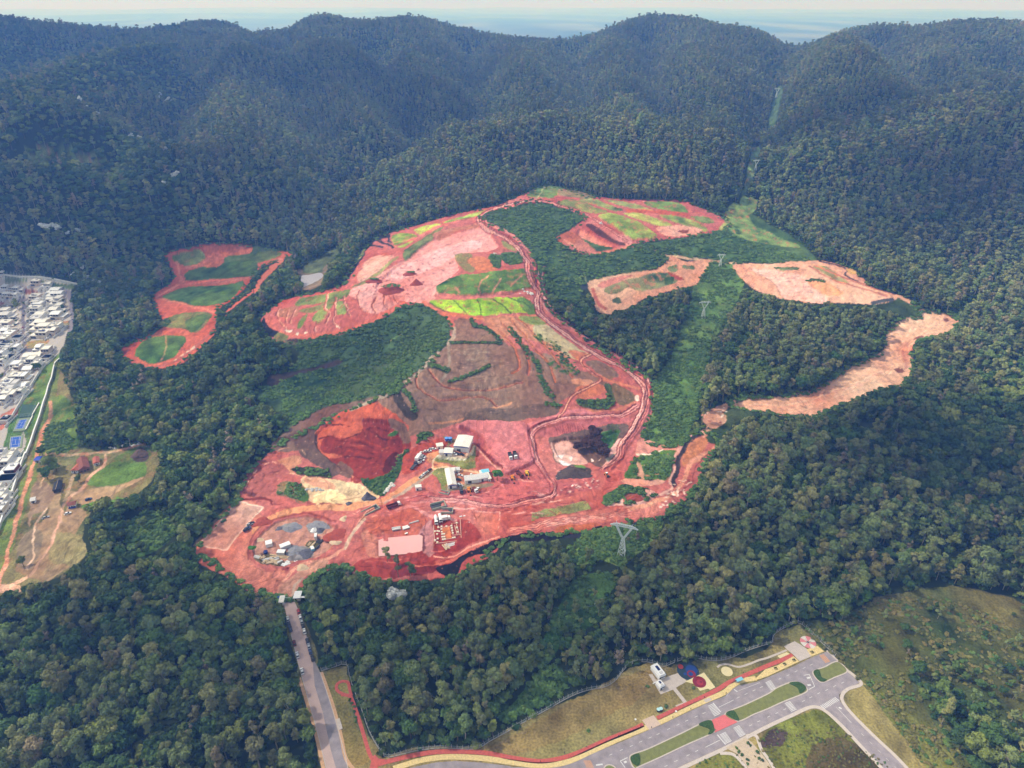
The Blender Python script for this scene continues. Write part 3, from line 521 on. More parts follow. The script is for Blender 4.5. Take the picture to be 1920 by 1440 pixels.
line(zF([(360,640),(560,620),(600,660)]),5,(140,50,44)); line(zF([(620,650),(760,640),(900,660),(1160,660)]),3,(176,92,76),rag=2)
# far right clearings
fill(zB([(570,215),(640,170),(900,120),(1060,105),(1180,30),(1200,0),(1300,40),(1480,30),(1400,180),(1360,220),(1200,260),(1000,320),(900,370),(740,440),(640,410),(610,330)]),(204,148,120))
fill(zB([(680,260),(740,210),(960,150),(1150,130),(1240,190),(1140,230),(960,260),(860,240),(760,290)]),(124,124,84),'veg'); fill(zB([(640,210),(760,160),(900,140),(740,220),(660,240)]),(198,112,96)); fill(zB([(1160,120),(1290,170),(1260,185),(1190,160)]),(170,72,48)); fill(zB([(1160,90),(1240,70),(1240,120),(1180,120)]),(118,126,84),'veg'); fill(zB([(1280,70),(1360,70),(1350,100),(1290,95)]),(108,120,80),'veg')
fill(zB([(1140,170),(1210,160),(1200,210),(1150,220)]),(80,98,58),'veg'); fill(zB([(750,320),(800,310),(820,350),(760,350)]),(74,84,56),'veg'); line(zB([(600,250),(640,350),(700,400)]),5,(184,92,72)); fill(zB([(515,225),(570,208),(570,240),(530,250)]),(70,74,86),nt if False else 'soil')
fill([(1378,497),(1450,494),(1520,489),(1560,492),(1600,508),(1610,525),(1640,540),(1684,555),(1655,570),(1560,568),(1500,566),(1440,552),(1395,530)],(214,156,130))
fill(zC([(-120,100),(0,90),(180,120),(300,160),(430,300),(400,345),(240,330),(120,300),(20,180)]),(224,176,164)); fill(zC([(300,180),(430,190),(560,260),(560,290),(440,290),(360,240)]),(216,142,96)); fill(zC([(330,80),(430,80),(600,190),(560,200),(420,130)]),(134,130,88),'veg'); fill(zC([(50,80),(200,85),(240,105),(120,108)]),(98,112,70),'veg')
for q_ in ([(300,75),(480,170),(700,240),(900,300)],[(340,70),(520,140),(760,230),(950,290)]): line(zC(q_),2.5,(186,100,78))
for k in range(8): line(zC([(120+k*10,160+k*22),(260+k*14,170+k*18),(400,230+k*14)]),1.3,(192,128,116),al=.6,rag=k+2)
line(zC([(380,40),(580,90),(600,150),(760,220),(960,290)]),2.6,(66,64,70)); fill(zC([(590,100),(640,100),(660,125),(620,140)]),(214,170,100)); line(zC([(780,350),(940,330)]),7,(84,84,92),nt=True); fill(zC([(640,160),(700,165),(740,210),(700,200)]),(214,150,130))
fill(zC([(290,165),(420,185),(415,200),(290,180)]),(64,80,48),'veg')
road2=[(1712,568),(1730,580),(1790,592),(1797,605),(1790,620),(1755,630),(1715,645),(1708,700),(1690,720),(1640,735),(1560,765),(1530,780),(1480,778),(1430,772),(1370,760),(1400,742),(1450,742),(1530,730),(1560,710),(1590,690),(1650,660),(1665,620),(1690,598),(1725,592)]
fill(road2,(214,158,130)); 
for k in range(14):
    t=k/13; line([(1400+rnd.uniform(0,20),752+t*18),(1500,745+t*22),(1600,715+t*18-4),(1660+t*30,690-4)],rnd.uniform(1,2.4),rnd.choice([(226,182,160),(202,138,104),(206,132,110)]),al=.5,rag=k+2)
for k in range(8):
    t=k/7; line([(1670+t*36,690),(1690+t*20,640),(1720+t*40,600+t*18)],rnd.uniform(1,2),rnd.choice([(226,182,160),(202,138,104)]),al=.5,rag=k+2)
line(zC([(1090,640),(1060,680),(1070,800)]),3,(222,184,160)); line(zC([(1010,700),(1040,820)]),6,(190,120,104),al=.7); fill(zC([(950,830),(1010,828),(1020,850),(970,858)]),(140,80,66)); fill(zC([(1310,455),(1350,450),(1345,475),(1315,475)]),(140,84,74)); fill(zC([(1090,600),(1150,585),(1160,605),(1100,612)]),(150,88,76))
fill(zB([(1430,1180),(1600,1100),(1800,1050),(1860,1040),(1700,1100),(1580,1160),(1620,1230),(1530,1290),(1440,1240)]),(196,150,126),tree=False)
speck(zB([(1430,1180),(1600,1100),(1620,1230),(1530,1290)]),[(234,226,218),(150,66,58)],16,(1,4),seed=31)
# power line clearings up the mountain
line([(1462,168),(1456,190),(1447,232)],13,(76,96,66),'veg',nt=True); line([(1448,235),(1430,262),(1418,282)],4,(70,86,58),'veg'); line([(1418,280),(1412,305),(1402,345)],15,(98,122,80),'veg',nt=True); line([(1400,350),(1390,385)],8,(80,102,64),'veg',nt=True); fill([(1385,400),(1390,370),(1420,375),(1410,400)],(104,130,74),'veg',tree=False)
# left farm land
fill([(75,700),(110,690),(140,760),(145,840),(270,835),(300,850),(285,900),(250,930),(210,960),(170,960),(160,1000),(150,1050),(110,1080),(60,1095),(0,1115),(-260,1240),(-260,1180),(0,860),(60,760)],(112,106,68),'veg')
fill(zE([(350,300),(560,250),(560,200),(500,120),(560,60),(380,0),(340,120),(320,220)]),(112,122,50),'veg'); fill(zE([(270,500),(330,500),(380,560),(370,660),(330,780),(240,860),(140,1000),(130,1130),(200,1180),(330,1240),(440,1180),(590,1090),(640,980),(580,880),(640,740),(520,680),(480,740),(440,580),(600,560),(900,500),(1060,460),(1060,480),(880,560),(830,620),(660,700),(470,560),(400,580)]),(160,130,98))
fill(zE([(240,560),(300,500),(370,540),(380,620),(340,700),(250,740),(210,860)]),(152,120,98)); fill(zE([(440,880),(560,860),(640,920),(640,1040),(560,1120),(400,1100),(380,1000)]),(150,138,92)); fill(zE([(600,600),(820,500),(1000,460),(1060,470),(850,580),(640,660)]),(176,140,104)); fill(zE([(640,520),(720,430),(860,350),(1060,330),(1080,440),(960,490),(800,520)]),(84,112,48),'veg'); fill(zE([(860,330),(960,260),(1100,230),(1110,330),(960,360)]),(94,112,54),'veg'); fill(zE([(600,690),(700,640),(850,630),(900,600),(1000,650),(860,720)]),(86,118,48),'veg',tree=True)
fill(zE([(1000,290),(1040,240),(1080,250),(1110,310),(1060,340),(1000,335)]),(92,74,72)); fill(zE([(140,960),(240,860),(320,900),(260,1120),(140,1110)]),(142,124,102))
for k in range(14): line(zE([(330+k*22,1170-k*10),(420+k*16,1000-k*6),(470+k*12,900)]),1,(172,156,108),al=.7)
line(zE([(370,0),(330,110),(300,200),(260,330),(220,480),(170,640),(130,780),(90,900),(60,1000),(50,1120),(10,1260),(-60,1400)]),6,(190,138,112),nt=True); line(zE([(330,110),(300,210)]),5,(214,166,142)); 
line(zE([(350,280),(500,290),(640,290),(800,270),(960,240),(1080,215)]),4,(184,146,118)); line(zE([(350,280),(330,400),(310,480),(300,540)]),3,(184,146,118)); line(zE([(800,290),(780,370),(700,440),(620,540),(520,600),(470,680),(450,800),(400,920),(350,1030),(250,1160),(60,1280),(-100,1340)]),5,(190,150,126)); line(zE([(560,460),(500,560),(480,640)]),6,(164,146,116)); line(zE([(350,690),(260,830),(240,960),(250,1060),(220,1130)]),4,(204,172,148)); line(zE([(-100,1300),(100,1290),(160,1330)]),16,(190,152,126)); line(zE([(440,760),(430,860),(370,990)]),3,(214,150,130),rag=3)
# gated housing ground
fill([(-280,505),(40,515),(105,525),(135,530),(132,590),(125,640),(112,660),(100,700),(85,740),(60,800),(20,930),(-10,990),(-280,1200)],(172,164,158),'paved',sm=False)
fill([(98,672),(112,662),(110,690),(88,740),(66,800),(40,880),(12,985),(-20,1010),(-20,990),(20,910),(52,820),(45,810),(12,860),(5,845),(18,790),(60,730),(80,690)],(92,120,54),'veg',sm=False)
fill(zD([(40,150),(560,215),(540,250),(380,240),(240,180),(120,200),(50,205)]),(88,104,62),'veg',sm=False); fill(zD([(170,225),(300,270),(200,285),(150,250)]),(150,90,84),sm=False); fill(zD([(370,500),(520,488),(520,540),(380,540)]),(140,124,76),'veg',sm=False); fill(zD([(200,640),(370,630),(330,670),(230,695),(195,690)]),(158,146,92),'veg',sm=False); fill(zD([(0,1200),(140,1120),(120,1180),(60,1260),(0,1310)]),(186,112,92),sm=False); fill(zD([(0,330),(50,345),(0,390)]),(150,96,78),sm=False)
line(zD([(170,310),(180,480),(180,680)]),9.5,ASPH,'paved'); line(zD([(180,690),(140,760),(60,860),(-60,940)]),8,ASPH,'paved'); line(zD([(180,700),(250,700)]),8,ASPH,'paved',sm=False); line(zD([(130,330),(200,340)]),10,ASPH,'paved',sm=False); line(zD([(480,245),(530,300),(540,500),(520,560)]),7,(132,124,134),'paved',nt=True); line(zD([(20,145),(160,160),(300,160),(420,180),(590,215)]),3,(150,146,146),nt=True)
speck(zD([(0,200),(340,260),(520,260),(500,560),(180,700),(0,900)]),[(80,96,58),(120,110,90),(70,70,72),(150,120,100)],260,(1,2.6),seed=77)
# bottom: verge of the straight road, park, meadow, lots
fill([(522,1125),(562,1120),(572,1160),(590,1205),(605,1255),(655,1245),(660,1300),(690,1370),(720,1420),(800,1400),(900,1402),(960,1365),(1040,1325),(1130,1290),(1180,1250),(1220,1240),(1260,1250),(1330,1230),(1390,1232),(1440,1212),(1452,1190),(1498,1168),(1550,1218),(1600,1262),(1625,1285),(1680,1340),(1800,1440),(1960,1600),(500,1700),(600,1440),(575,1340),(552,1250),(535,1165)],(126,116,72),'veg',sm=False)
fill([(1500,1172),(1560,1165),(1640,1130),(1760,1120),(1919,1180),(2050,1250),(1919,1400),(1870,1310),(1800,1290),(1700,1270),(1760,1330),(1800,1440),(1600,1262)],(80,84,44),'veg')
fill([(1622,1290),(1660,1300),(1720,1350),(1800,1430),(1850,1500),(1800,1520)],(100,104,50),'veg',sm=False)
fill([(1640,1130),(1700,1110),(1800,1100),(1919,1130),(1960,1180),(1800,1170),(1700,1160)],(96,92,52),'veg')
fill([(1418,1392),(1500,1345),(1530,1332),(1560,1345),(1600,1385),(1700,1480),(1460,1480)],(98,104,44),'veg'); fill([(1300,1440),(1340,1415),(1385,1415),(1400,1440)],(100,104,46),'veg')
fill([(1508,1440),(1520,1408),(1560,1388),(1600,1392),(1640,1420),(1650,1460),(1510,1460)],(82,74,44),'veg')
fill([(1420,1395),(1450,1370),(1480,1380),(1460,1400)],(74,62,58),'veg')
fill([(960,1380),(1100,1300),(1200,1255),(1225,1270),(1180,1320),(1080,1370),(980,1410),(900,1412)],(124,108,66),'veg')
fill([(640,1260),(665,1350),(695,1420),(660,1430),(630,1350),(612,1270)],(136,118,68),'veg')
# grassy brush in the near woods
fill([(1130,990),(1190,985),(1240,975),(1230,1010),(1190,1045),(1160,1060),(1130,1050),(1090,1060),(1060,1040),(1090,1010)],(92,116,56),'veg',tree=False); fill([(1080,1090),(1150,1080),(1140,1140),(1100,1180),(1060,1190),(1040,1230),(1010,1250),(1030,1180)],(66,96,44),'veg',tree=False)
line([(1092,1142),(1120,1135),(1132,1132),(1134,1142)],2,(150,150,130)); fill([(240,980),(300,960),(330,1000),(300,1030),(250,1040)],(70,98,46),'veg',tree=False); fill([(1830,880),(1919,860),(1919,930),(1850,950)],(58,68,44),'veg',tree=True)
fill([(980,1290),(1040,1250),(1060,1290),(1000,1330),(940,1350)],(64,90,44),'veg',tree=False); fill([(80,770),(120,740),(145,800),(140,840),(90,840)],(98,116,50),'veg')
fill([(1700,1262),(1800,1285),(1870,1300),(1930,1400),(2000,1520),(1870,1520),(1800,1440),(1750,1350)],(70,80,44),'veg',tree=True)
fill([(98,700),(112,690),(104,740),(90,800),(76,850),(66,900),(30,1010),(0,1090),(-20,1060),(30,930),(60,850)],(96,112,54),'veg')
line(zE([(370,-100),(370,0),(330,110),(300,200),(260,330),(220,480),(170,640),(130,780),(90,900),(60,1000),(50,1120),(10,1260)]),7,(190,134,106),nt=True)
# left-hill sunlit patches, put into the ground colour
for q_ in ([(55,285),(130,278),(200,300),(210,320),(120,318),(60,300)],[(110,190),(200,160),(215,172),(130,205)]): fill(q_,(110,124,70),'veg',tree=True)

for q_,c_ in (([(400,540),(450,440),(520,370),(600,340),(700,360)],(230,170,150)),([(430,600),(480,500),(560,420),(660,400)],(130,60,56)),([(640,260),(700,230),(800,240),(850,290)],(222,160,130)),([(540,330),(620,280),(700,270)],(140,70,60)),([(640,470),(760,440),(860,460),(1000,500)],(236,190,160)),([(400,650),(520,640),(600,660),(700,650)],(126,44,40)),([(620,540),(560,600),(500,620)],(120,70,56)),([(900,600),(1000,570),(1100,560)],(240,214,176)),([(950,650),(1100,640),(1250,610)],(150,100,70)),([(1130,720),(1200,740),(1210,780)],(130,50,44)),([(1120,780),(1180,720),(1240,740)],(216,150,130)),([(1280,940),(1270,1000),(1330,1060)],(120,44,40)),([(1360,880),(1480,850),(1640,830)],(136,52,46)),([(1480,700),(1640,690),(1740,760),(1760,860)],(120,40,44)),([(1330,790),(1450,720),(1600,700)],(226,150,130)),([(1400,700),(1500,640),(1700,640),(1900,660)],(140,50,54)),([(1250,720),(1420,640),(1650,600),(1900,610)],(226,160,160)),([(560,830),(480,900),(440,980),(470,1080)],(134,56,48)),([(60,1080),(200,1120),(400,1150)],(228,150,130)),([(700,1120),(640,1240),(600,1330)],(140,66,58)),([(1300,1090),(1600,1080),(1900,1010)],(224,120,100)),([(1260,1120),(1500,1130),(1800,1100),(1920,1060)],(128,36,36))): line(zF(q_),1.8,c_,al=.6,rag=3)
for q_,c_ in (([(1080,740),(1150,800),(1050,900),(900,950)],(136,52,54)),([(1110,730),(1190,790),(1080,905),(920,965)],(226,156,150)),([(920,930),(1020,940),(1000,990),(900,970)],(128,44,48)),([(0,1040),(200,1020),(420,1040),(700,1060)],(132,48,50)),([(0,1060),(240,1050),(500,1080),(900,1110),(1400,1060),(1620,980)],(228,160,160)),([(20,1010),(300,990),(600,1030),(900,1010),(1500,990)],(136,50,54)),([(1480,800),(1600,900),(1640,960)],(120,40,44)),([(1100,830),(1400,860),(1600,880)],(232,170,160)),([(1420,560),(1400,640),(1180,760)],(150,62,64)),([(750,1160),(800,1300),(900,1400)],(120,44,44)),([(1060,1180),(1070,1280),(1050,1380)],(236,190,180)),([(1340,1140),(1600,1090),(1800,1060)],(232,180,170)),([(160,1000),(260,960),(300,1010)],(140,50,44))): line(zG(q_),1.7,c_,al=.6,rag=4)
# perimeter haul road, redrawn over its verges
rdA=zK([(150,235),(60,270),(0,310),(10,360),(100,425),(220,480),(300,560),(350,640),(370,740),(395,810),(440,880)])+zB([(180,330),(200,430),(280,500),(400,590),(560,700),(700,780),(860,870),(960,950),(1005,1040),(990,1110),(930,1240),(880,1330),(820,1430)])+zH([(780,400),(680,490)])
line(rdA,9,(194,92,86)); 
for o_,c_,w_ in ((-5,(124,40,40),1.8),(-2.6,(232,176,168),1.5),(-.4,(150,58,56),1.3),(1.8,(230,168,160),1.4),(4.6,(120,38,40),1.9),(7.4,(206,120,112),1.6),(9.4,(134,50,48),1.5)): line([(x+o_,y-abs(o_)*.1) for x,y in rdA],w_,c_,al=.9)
rdB=zB([(590,735),(520,785),(600,870),(655,925),(560,990),(450,1060),(400,1160),(340,1225)])
for o_,c_ in ((-2.4,(140,56,50)),(0,(226,160,136)),(2.4,(142,58,52))): line([(x+o_,y+o_*.4) for x,y in rdB],1.7,c_,al=.9)
rdC=zH([(940,0),(800,70),(560,90),(330,110),(180,180),(140,240),(180,380),(240,500),(320,600),(330,660),(240,700),(0,740)])+zG([(1100,1110),(800,1095),(500,1050),(300,1040)])
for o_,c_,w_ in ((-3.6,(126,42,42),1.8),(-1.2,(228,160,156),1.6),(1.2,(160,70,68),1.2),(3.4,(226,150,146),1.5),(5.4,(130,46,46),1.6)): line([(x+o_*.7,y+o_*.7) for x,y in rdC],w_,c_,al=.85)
rdD=zK([(0,305),(100,250),(280,200),(480,190),(620,230),(760,270),(860,330),(990,410),(1110,500)])
for o_,c_ in ((-2.2,(150,62,58)),(0,(226,158,148)),(2,(150,62,58))): line([(x,y+o_) for x,y in rdD],1.6,c_,al=.85)
# scattered clods over bare soil
speck(site,[(150,60,54),(226,168,156),(120,70,50),(200,120,90)],2600,(.5,1.6),seed=3,al=.55)
speck(zJ([(700,900),(1100,640),(1500,560),(1500,700),(1100,980)]),[(120,50,50),(150,80,72)],60,(1,3),seed=4)
# earthworks relief: cuts, berms, hollow, terraces
relief(zH([(300,280),(400,250),(560,240),(700,220),(800,200),(780,290),(700,360),(620,420),(460,440),(360,380)]),-2.4)
relief(zF([(1398,932),(1440,915),(1560,905),(1700,888),(1730,900),(1728,1015),(1600,1035),(1400,1052)]),-.4)
relief(zF([(930,140),(1040,40),(1200,20),(1500,60),(1590,180),(1560,300),(1480,400),(1300,480),(1150,420),(960,260)]),-2); relief(zF([(1030,120),(1240,190),(1500,250),(1560,300)]),-2.2,False,7); relief(zF([(1000,260),(1250,300),(1500,340)]),-1.6,False,6)
relief(zF([(500,900),(620,800),(800,760),(1020,790),(1080,900),(1060,960),(980,1010),(900,1060),(700,1110),(560,1090),(470,1000)]),-1.6)
relief(zG([(600,240),(720,260),(850,370),(880,460),(1080,730),(1150,790),(1430,640),(1450,540),(1370,330),(1340,220),(960,185),(700,175)]),2.6)
relief(zA([(1365,230),(1500,160),(1700,140),(1920,110),(2060,110),(2100,180),(2090,235),(1980,260),(1860,290),(1620,295),(1430,300),(1370,290)]),2.2); relief(zP([(420,590),(620,600),(1110,640),(1270,500),(1330,330),(1190,240),(900,240),(620,440)]),2.4)
relief(zJ([(1230,560),(1400,450),(1560,420),(1760,370),(1850,470),(1850,560),(1560,600),(1560,720),(1400,850),(1320,960),(1130,980),(900,860),(1130,640)]),-2.2); relief(zK([(740,420),(780,400),(900,470),(1000,520),(940,530),(860,520),(770,460)]),-2.5); relief(zK([(885,305),(960,285),(1060,300),(1180,350),(1280,410),(1320,460),(1130,480),(1060,420),(960,360)]),2)
relief(zC([(-120,100),(0,90),(180,120),(300,160),(430,300),(400,345),(240,330),(120,300),(20,180)]),-2)
relief(road2,-1.8)
for q_ in ([(1200,860),(1220,980),(1330,1050),(1420,1075),(1700,1060),(1800,1120)],[(1290,830),(1370,920),(1480,990),(1760,1000),(2000,940)]): relief(zA(q_),-1.3,False,5)
for q_ in ([(0,480),(130,640),(260,800),(330,940)],[(40,460),(180,600),(330,780),(460,910)],[(-80,500),(60,640),(130,780),(120,880)],[(-100,560),(30,690),(60,830),(0,880)]): relief(zB(q_),-1.3,False,5)
for o_ in (-7,7): relief([(x+o_*.8,y) for x,y in [(1000,500),(1010,545),(1032,585),(1062,608),(1130,652),(1195,695),(1215,730),(1205,780),(1170,840),(1140,880)]],1.4,False,4)
for o_ in (-6,6): relief([(x,y+o_) for x,y in zH([(800,70),(560,90),(330,110),(180,180),(140,240),(180,380),(240,500),(320,600),(330,660),(240,700),(0,740)])],1.2,False,3)
for k in range(5): relief(zJ([(30+k*60,1100+k*14),(300+k*50,1160-k*30),(620+k*20,1100-k*50)]),1.2,False,4)
for _ in range(2):
    RELF[1:-1,1:-1]=(RELF[1:-1,1:-1]*2+RELF[:-2,1:-1]+RELF[2:,1:-1]+RELF[1:-1,:-2]+RELF[1:-1,2:])/6
soft=CANV.copy()
soft[1:-1,1:-1]=(CANV[1:-1,1:-1]*8+CANV[:-2,1:-1]+CANV[2:,1:-1]+CANV[1:-1,:-2]+CANV[1:-1,2:])/12
CANV=soft
def inside(u,v,arr):
    i=np.clip((v+OY).astype(int),0,PH-1); j=np.clip((u+OX).astype(int),0,PW-1); return arr[i,j]
def relief_at(x,y,z):
    u_,v_,_=project(x,y,z); return inside(np.atleast_1d(u_),np.atleast_1d(v_),RELF)
_ground0=ground
def ground(u,v):
    g_=_ground0(u,v); g_[:,2]+=relief_at(g_[:,0],g_[:,1],g_[:,2]); return g_
# ---------------------------------------------------------------- the ground: one sheet, finer near, out to the horizon
na=1650; az=np.linspace(R(-63),R(63),na)
rr=[90.0]
while rr[-1]<1250: rr.append(rr[-1]+max(.42,rr[-1]**2/300.0/1280*1.25*(1 if rr[-1]<600 else 1.25)))
while rr[-1]<3600: rr.append(rr[-1]+min(9,4+(rr[-1]-1250)*.01))
while rr[-1]<60000: rr.append(rr[-1]*1.03)
rr=np.array(rr); nr=len(rr)
AZ,RG=np.meshgrid(az,rr); GXv=RG*np.sin(AZ); GYv=RG*np.cos(AZ); GZv=hz(GXv,GYv)
wx=GXv+(fbm(GXv/3.2,GYv/3.2,2,31)-.5)*1.1+(fbm(GXv/16,GYv/20,2,33)-.5)*4.5; wy=GYv+(fbm(GXv/3.2,GYv/3.2,2,37)-.5)*1.8+(fbm(GXv/16,GYv/20,2,39)-.5)*6
pu,pv,pd=project(wx,wy,GZv)
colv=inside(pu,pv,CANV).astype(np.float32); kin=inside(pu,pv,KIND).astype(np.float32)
far=sstep(RG,2900,3300)[...,None]
fieldn=fbm(GXv/900,GYv/2200,3,51)[...,None]
colv=colv*(1-far)+far*(srgb((70,84,58))*(1-fieldn)+srgb((150,154,130))*np.clip(fieldn*1.6-.6,0,1)).astype(np.float32)
sm=kin[...,0:1]; lumc=colv@np.array([.3,.5,.2],np.float32)
colv=colv+(lumc[...,None]-colv)*(.12*sm)
colv=colv*np.where(sm>.5,np.clip((lumc[...,None]/.21),.2,2)**.25,1).astype(np.float32)
colv=colv*(1-sm*(1-np.array([.90,.86,.80],np.float32)))
# hue drift of the soil, curved wheel tracks and washed-out runs
hue=(fbm(GXv/38,GYv/52,4,101)-.5)[...,None]; colv=colv*(1+sm*hue*np.array([.35,1.15,1.35],np.float32))
wv=fbm(GXv/55,GYv/75,3,111)*26; fr=np.abs(wv-np.floor(wv)-.5); msk_=np.clip((fbm(GXv/22,GYv/30,4,121)-.5)*6,0,1)
trk=np.exp(-(fr/.055)**2)*msk_; fr2=np.abs(wv+.16-np.floor(wv+.16)-.5); trl=np.exp(-(fr2/.05)**2)*msk_
colv=colv*(1-sm*(trk*.24)[...,None])*(1+sm*(trl*.2)[...,None])
wv2=fbm(GXv/14+GYv/90,GYv/60,4,131)*9; f3=np.abs(wv2-np.floor(wv2)-.5); colv=colv*(1-sm*(np.exp(-(f3/.06)**2)*.28*np.clip((fbm(GXv/20,GYv/26,3,141)-.45)*5,0,1))[...,None])
sp2=fbm(GXv/2.4,GYv/3.4,3,151)[...,None]; colv=colv*(1+sm*(sp2-.5)*.85)
rg_=1-np.abs(fbm(GXv/13,GYv/19,4,181)*2-1); colv=colv*(1-sm*(np.clip((rg_-.93)*13,0,1)*.38*np.clip((fbm(GXv/40,GYv/50,2,191)-.35)*4,0,1))[...,None])
gmk=kin[...,1:2]; g1_=(fbm(GXv/10,GYv/13,4,161)-.5)[...,None]; g2_=(fbm(GXv/34,GYv/44,3,171)-.5)[...,None]
colv=np.clip(colv*(1+gmk*(g1_*1.6+g2_*np.array([1.3,.7,.7],np.float32))),.008,.85).astype(np.float32)
bare=np.clip((fbm(GXv/4.5,GYv/6,4,201)-.6)*9,0,1)[...,None]*gmk*np.clip((lumc[...,None]-.11)*14,0,1)*.75*(pv<1060)[...,None]; colv=(colv*(1-bare)+srgb((176,112,84))*bare).astype(np.float32)
# small relief: ruts and clods on soil, tussocks on low plants
nearm=(1-sstep(RG,1000,1250))*sstep(RG,100,200)
GZv=GZv+kin[...,0]*nearm*((fbm(GXv/9,GYv/9,3,61)-.5)*1.9-trk*.35)+kin[...,1]*nearm*(np.abs(fbm(GXv/3.5,GYv/3.5,3,67)-.5)*1.6)
rel=inside(pu,pv,RELF)*(1-sstep(RG,1250,1400)); GZv=GZv+rel
zz=GZv.copy()
flat=(pv>1120)&(pu>500)&(RG<330)
GZv=np.where(flat,np.minimum(GZv,.0)*0-.02,GZv)
V=np.stack([GXv,GYv,GZv],-1).reshape(-1,3)
I=np.arange(nr*na).reshape(nr,na); Q=np.stack([I[:-1,:-1],I[:-1,1:],I[1:,1:],I[1:,:-1]],-1).reshape(-1,4)
def ground_mat():
    m=bpy.data.materials.new('ground_cover'); m.use_nodes=True; t=m.node_tree; b=t.nodes['Principled BSDF']; N=t.nodes.new; K=t.links.new
    at=N('ShaderNodeAttribute'); at.attribute_name='cover'; kd=N('ShaderNodeAttribute'); kd.attribute_name='sort'
    g=N('ShaderNodeNewGeometry')
    def noise(sc,det,vec=None,sx=None):
        z=N('ShaderNodeTexNoise'); z.inputs['Scale'].default_value=sc; z.inputs['Detail'].default_value=det
        if sx:
            mp=N('ShaderNodeMapping'); mp.inputs['Scale'].default_value=sx; K(g.outputs['Position'],mp.inputs[0]); K(mp.outputs[0],z.inputs['Vector'])
        else: K(g.outputs['Position'],z.inputs['Vector'])
        return z.outputs[0]
    def mth(op,a,bb):
        x=N('ShaderNodeMath'); x.operation=op
        for k,v in ((0,a),(1,bb)):
            if isinstance(v,(int,float)): x.inputs[k].default_value=v
            else: K(v,x.inputs[k])
        return x.outputs[0]
    sep=N('ShaderNodeSeparateColor'); K(kd.outputs['Color'],sep.inputs[0])
    n1=noise(.9,6); n2=noise(.11,5); n3=noise(.35,6,sx=(1,.35,.35))
    # brightness factor ~1 with strength by ground sort
    amp=mth('ADD',mth('MULTIPLY',sep.outputs[0],.34),mth('ADD',mth('MULTIPLY',sep.outputs[1],.95),.12))
    f=mth('ADD',1.0,mth('MULTIPLY',amp,mth('MULTIPLY',mth('SUBTRACT',mth('ADD',mth('MULTIPLY',n1,.55),mth('ADD',mth('MULTIPLY',n2,.25),mth('MULTIPLY',n3,.2))),.5),3.0)))
    mx=N('ShaderNodeVectorMath'); mx.operation='SCALE'; K(at.outputs['Color'],mx.inputs[0]); K(f,mx.inputs['Scale'])
    K(mx.outputs[0],b.inputs['Base Color']); b.inputs['Roughness'].default_value=.95; b.inputs['Specular IOR Level'].default_value=.08
    bp=N('ShaderNodeBump'); bp.inputs['Distance'].default_value=1.0; K(mth('ADD',.15,mth('MULTIPLY',sep.outputs[1],.5)),bp.inputs['Strength'])
    K(mth('ADD',n1,mth('MULTIPLY',n3,.6)),bp.inputs['Height']); K(bp.outputs[0],b.inputs['Normal'])
    return m
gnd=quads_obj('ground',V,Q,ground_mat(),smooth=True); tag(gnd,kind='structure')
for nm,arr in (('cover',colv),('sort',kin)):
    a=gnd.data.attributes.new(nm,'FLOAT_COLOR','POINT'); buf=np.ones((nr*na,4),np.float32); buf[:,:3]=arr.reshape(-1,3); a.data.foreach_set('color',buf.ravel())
# ---------------------------------------------------------------- trees
def leaf_mat(name,cols,rough=.7,wh=False):
    m=bpy.data.materials.new(name); m.use_nodes=True; t=m.node_tree; b=t.nodes['Principled BSDF']; N=t.nodes.new; K=t.links.new
    oi=N('ShaderNodeObjectInfo'); r=N('ShaderNodeValToRGB'); e=r.color_ramp.elements
    while len(e)<len(cols): e.new(.5)
    for i,c in enumerate(cols): e[i].position=i/(len(cols)-1); e[i].color=(*srgb(c),1)
    K(oi.outputs['Random'],r.inputs[0])
    g=N('ShaderNodeNewGeometry'); z=N('ShaderNodeTexNoise'); z.inputs['Scale'].default_value=.45; z.inputs['Detail'].default_value=4; K(g.outputs['Position'],z.inputs['Vector'])
    z2=N('ShaderNodeTexNoise'); z2.inputs['Scale'].default_value=.008; z2.inputs['Detail'].default_value=3; K(g.outputs['Position'],z2.inputs['Vector'])
    a=N('ShaderNodeMath'); a.operation='MULTIPLY_ADD'; K(z.outputs[0],a.inputs[0]); a.inputs[1].default_value=1.5; a.inputs[2].default_value=-.55
    a2=N('ShaderNodeMath'); a2.operation='MULTIPLY_ADD'; K(z2.outputs[0],a2.inputs[0]); a2.inputs[1].default_value=1.9; K(a.outputs[0],a2.inputs[2])
    sc=N('ShaderNodeVectorMath'); sc.operation='SCALE'; K(r.outputs[0],sc.inputs[0]); K(a2.outputs[0],sc.inputs['Scale'])
    K(sc.outputs[0],b.inputs['Base Color']); b.inputs['Roughness'].default_value=rough; b.inputs['Specular IOR Level'].default_value=.15
    return m
M_BROAD=leaf_mat('leaf_broad',[(52,78,42),(74,98,48),(46,72,44),(98,118,56),(76,88,50),(62,94,46),(122,130,66),(54,74,44)])
M_EUC=leaf_mat('leaf_eucalypt',[(108,122,74),(122,132,80),(88,110,66),(142,138,88),(96,118,74),(120,116,72),(84,104,66),(134,122,90)])
M_FLOW=leaf_mat('white_blossom',[(205,208,205),(180,188,184)])
M_DARK=leaf_mat('burnt_twigs',[(60,40,42),(74,50,50)])
M_DRY=leaf_mat('bare_twigs',[(128,116,100),(110,98,84)])
M_BARK=mat('bark_pale',(150,140,120),var=.25,scale=1.2); M_BARKD=mat('bark_brown',(92,76,60),var=.25,scale=1.2)
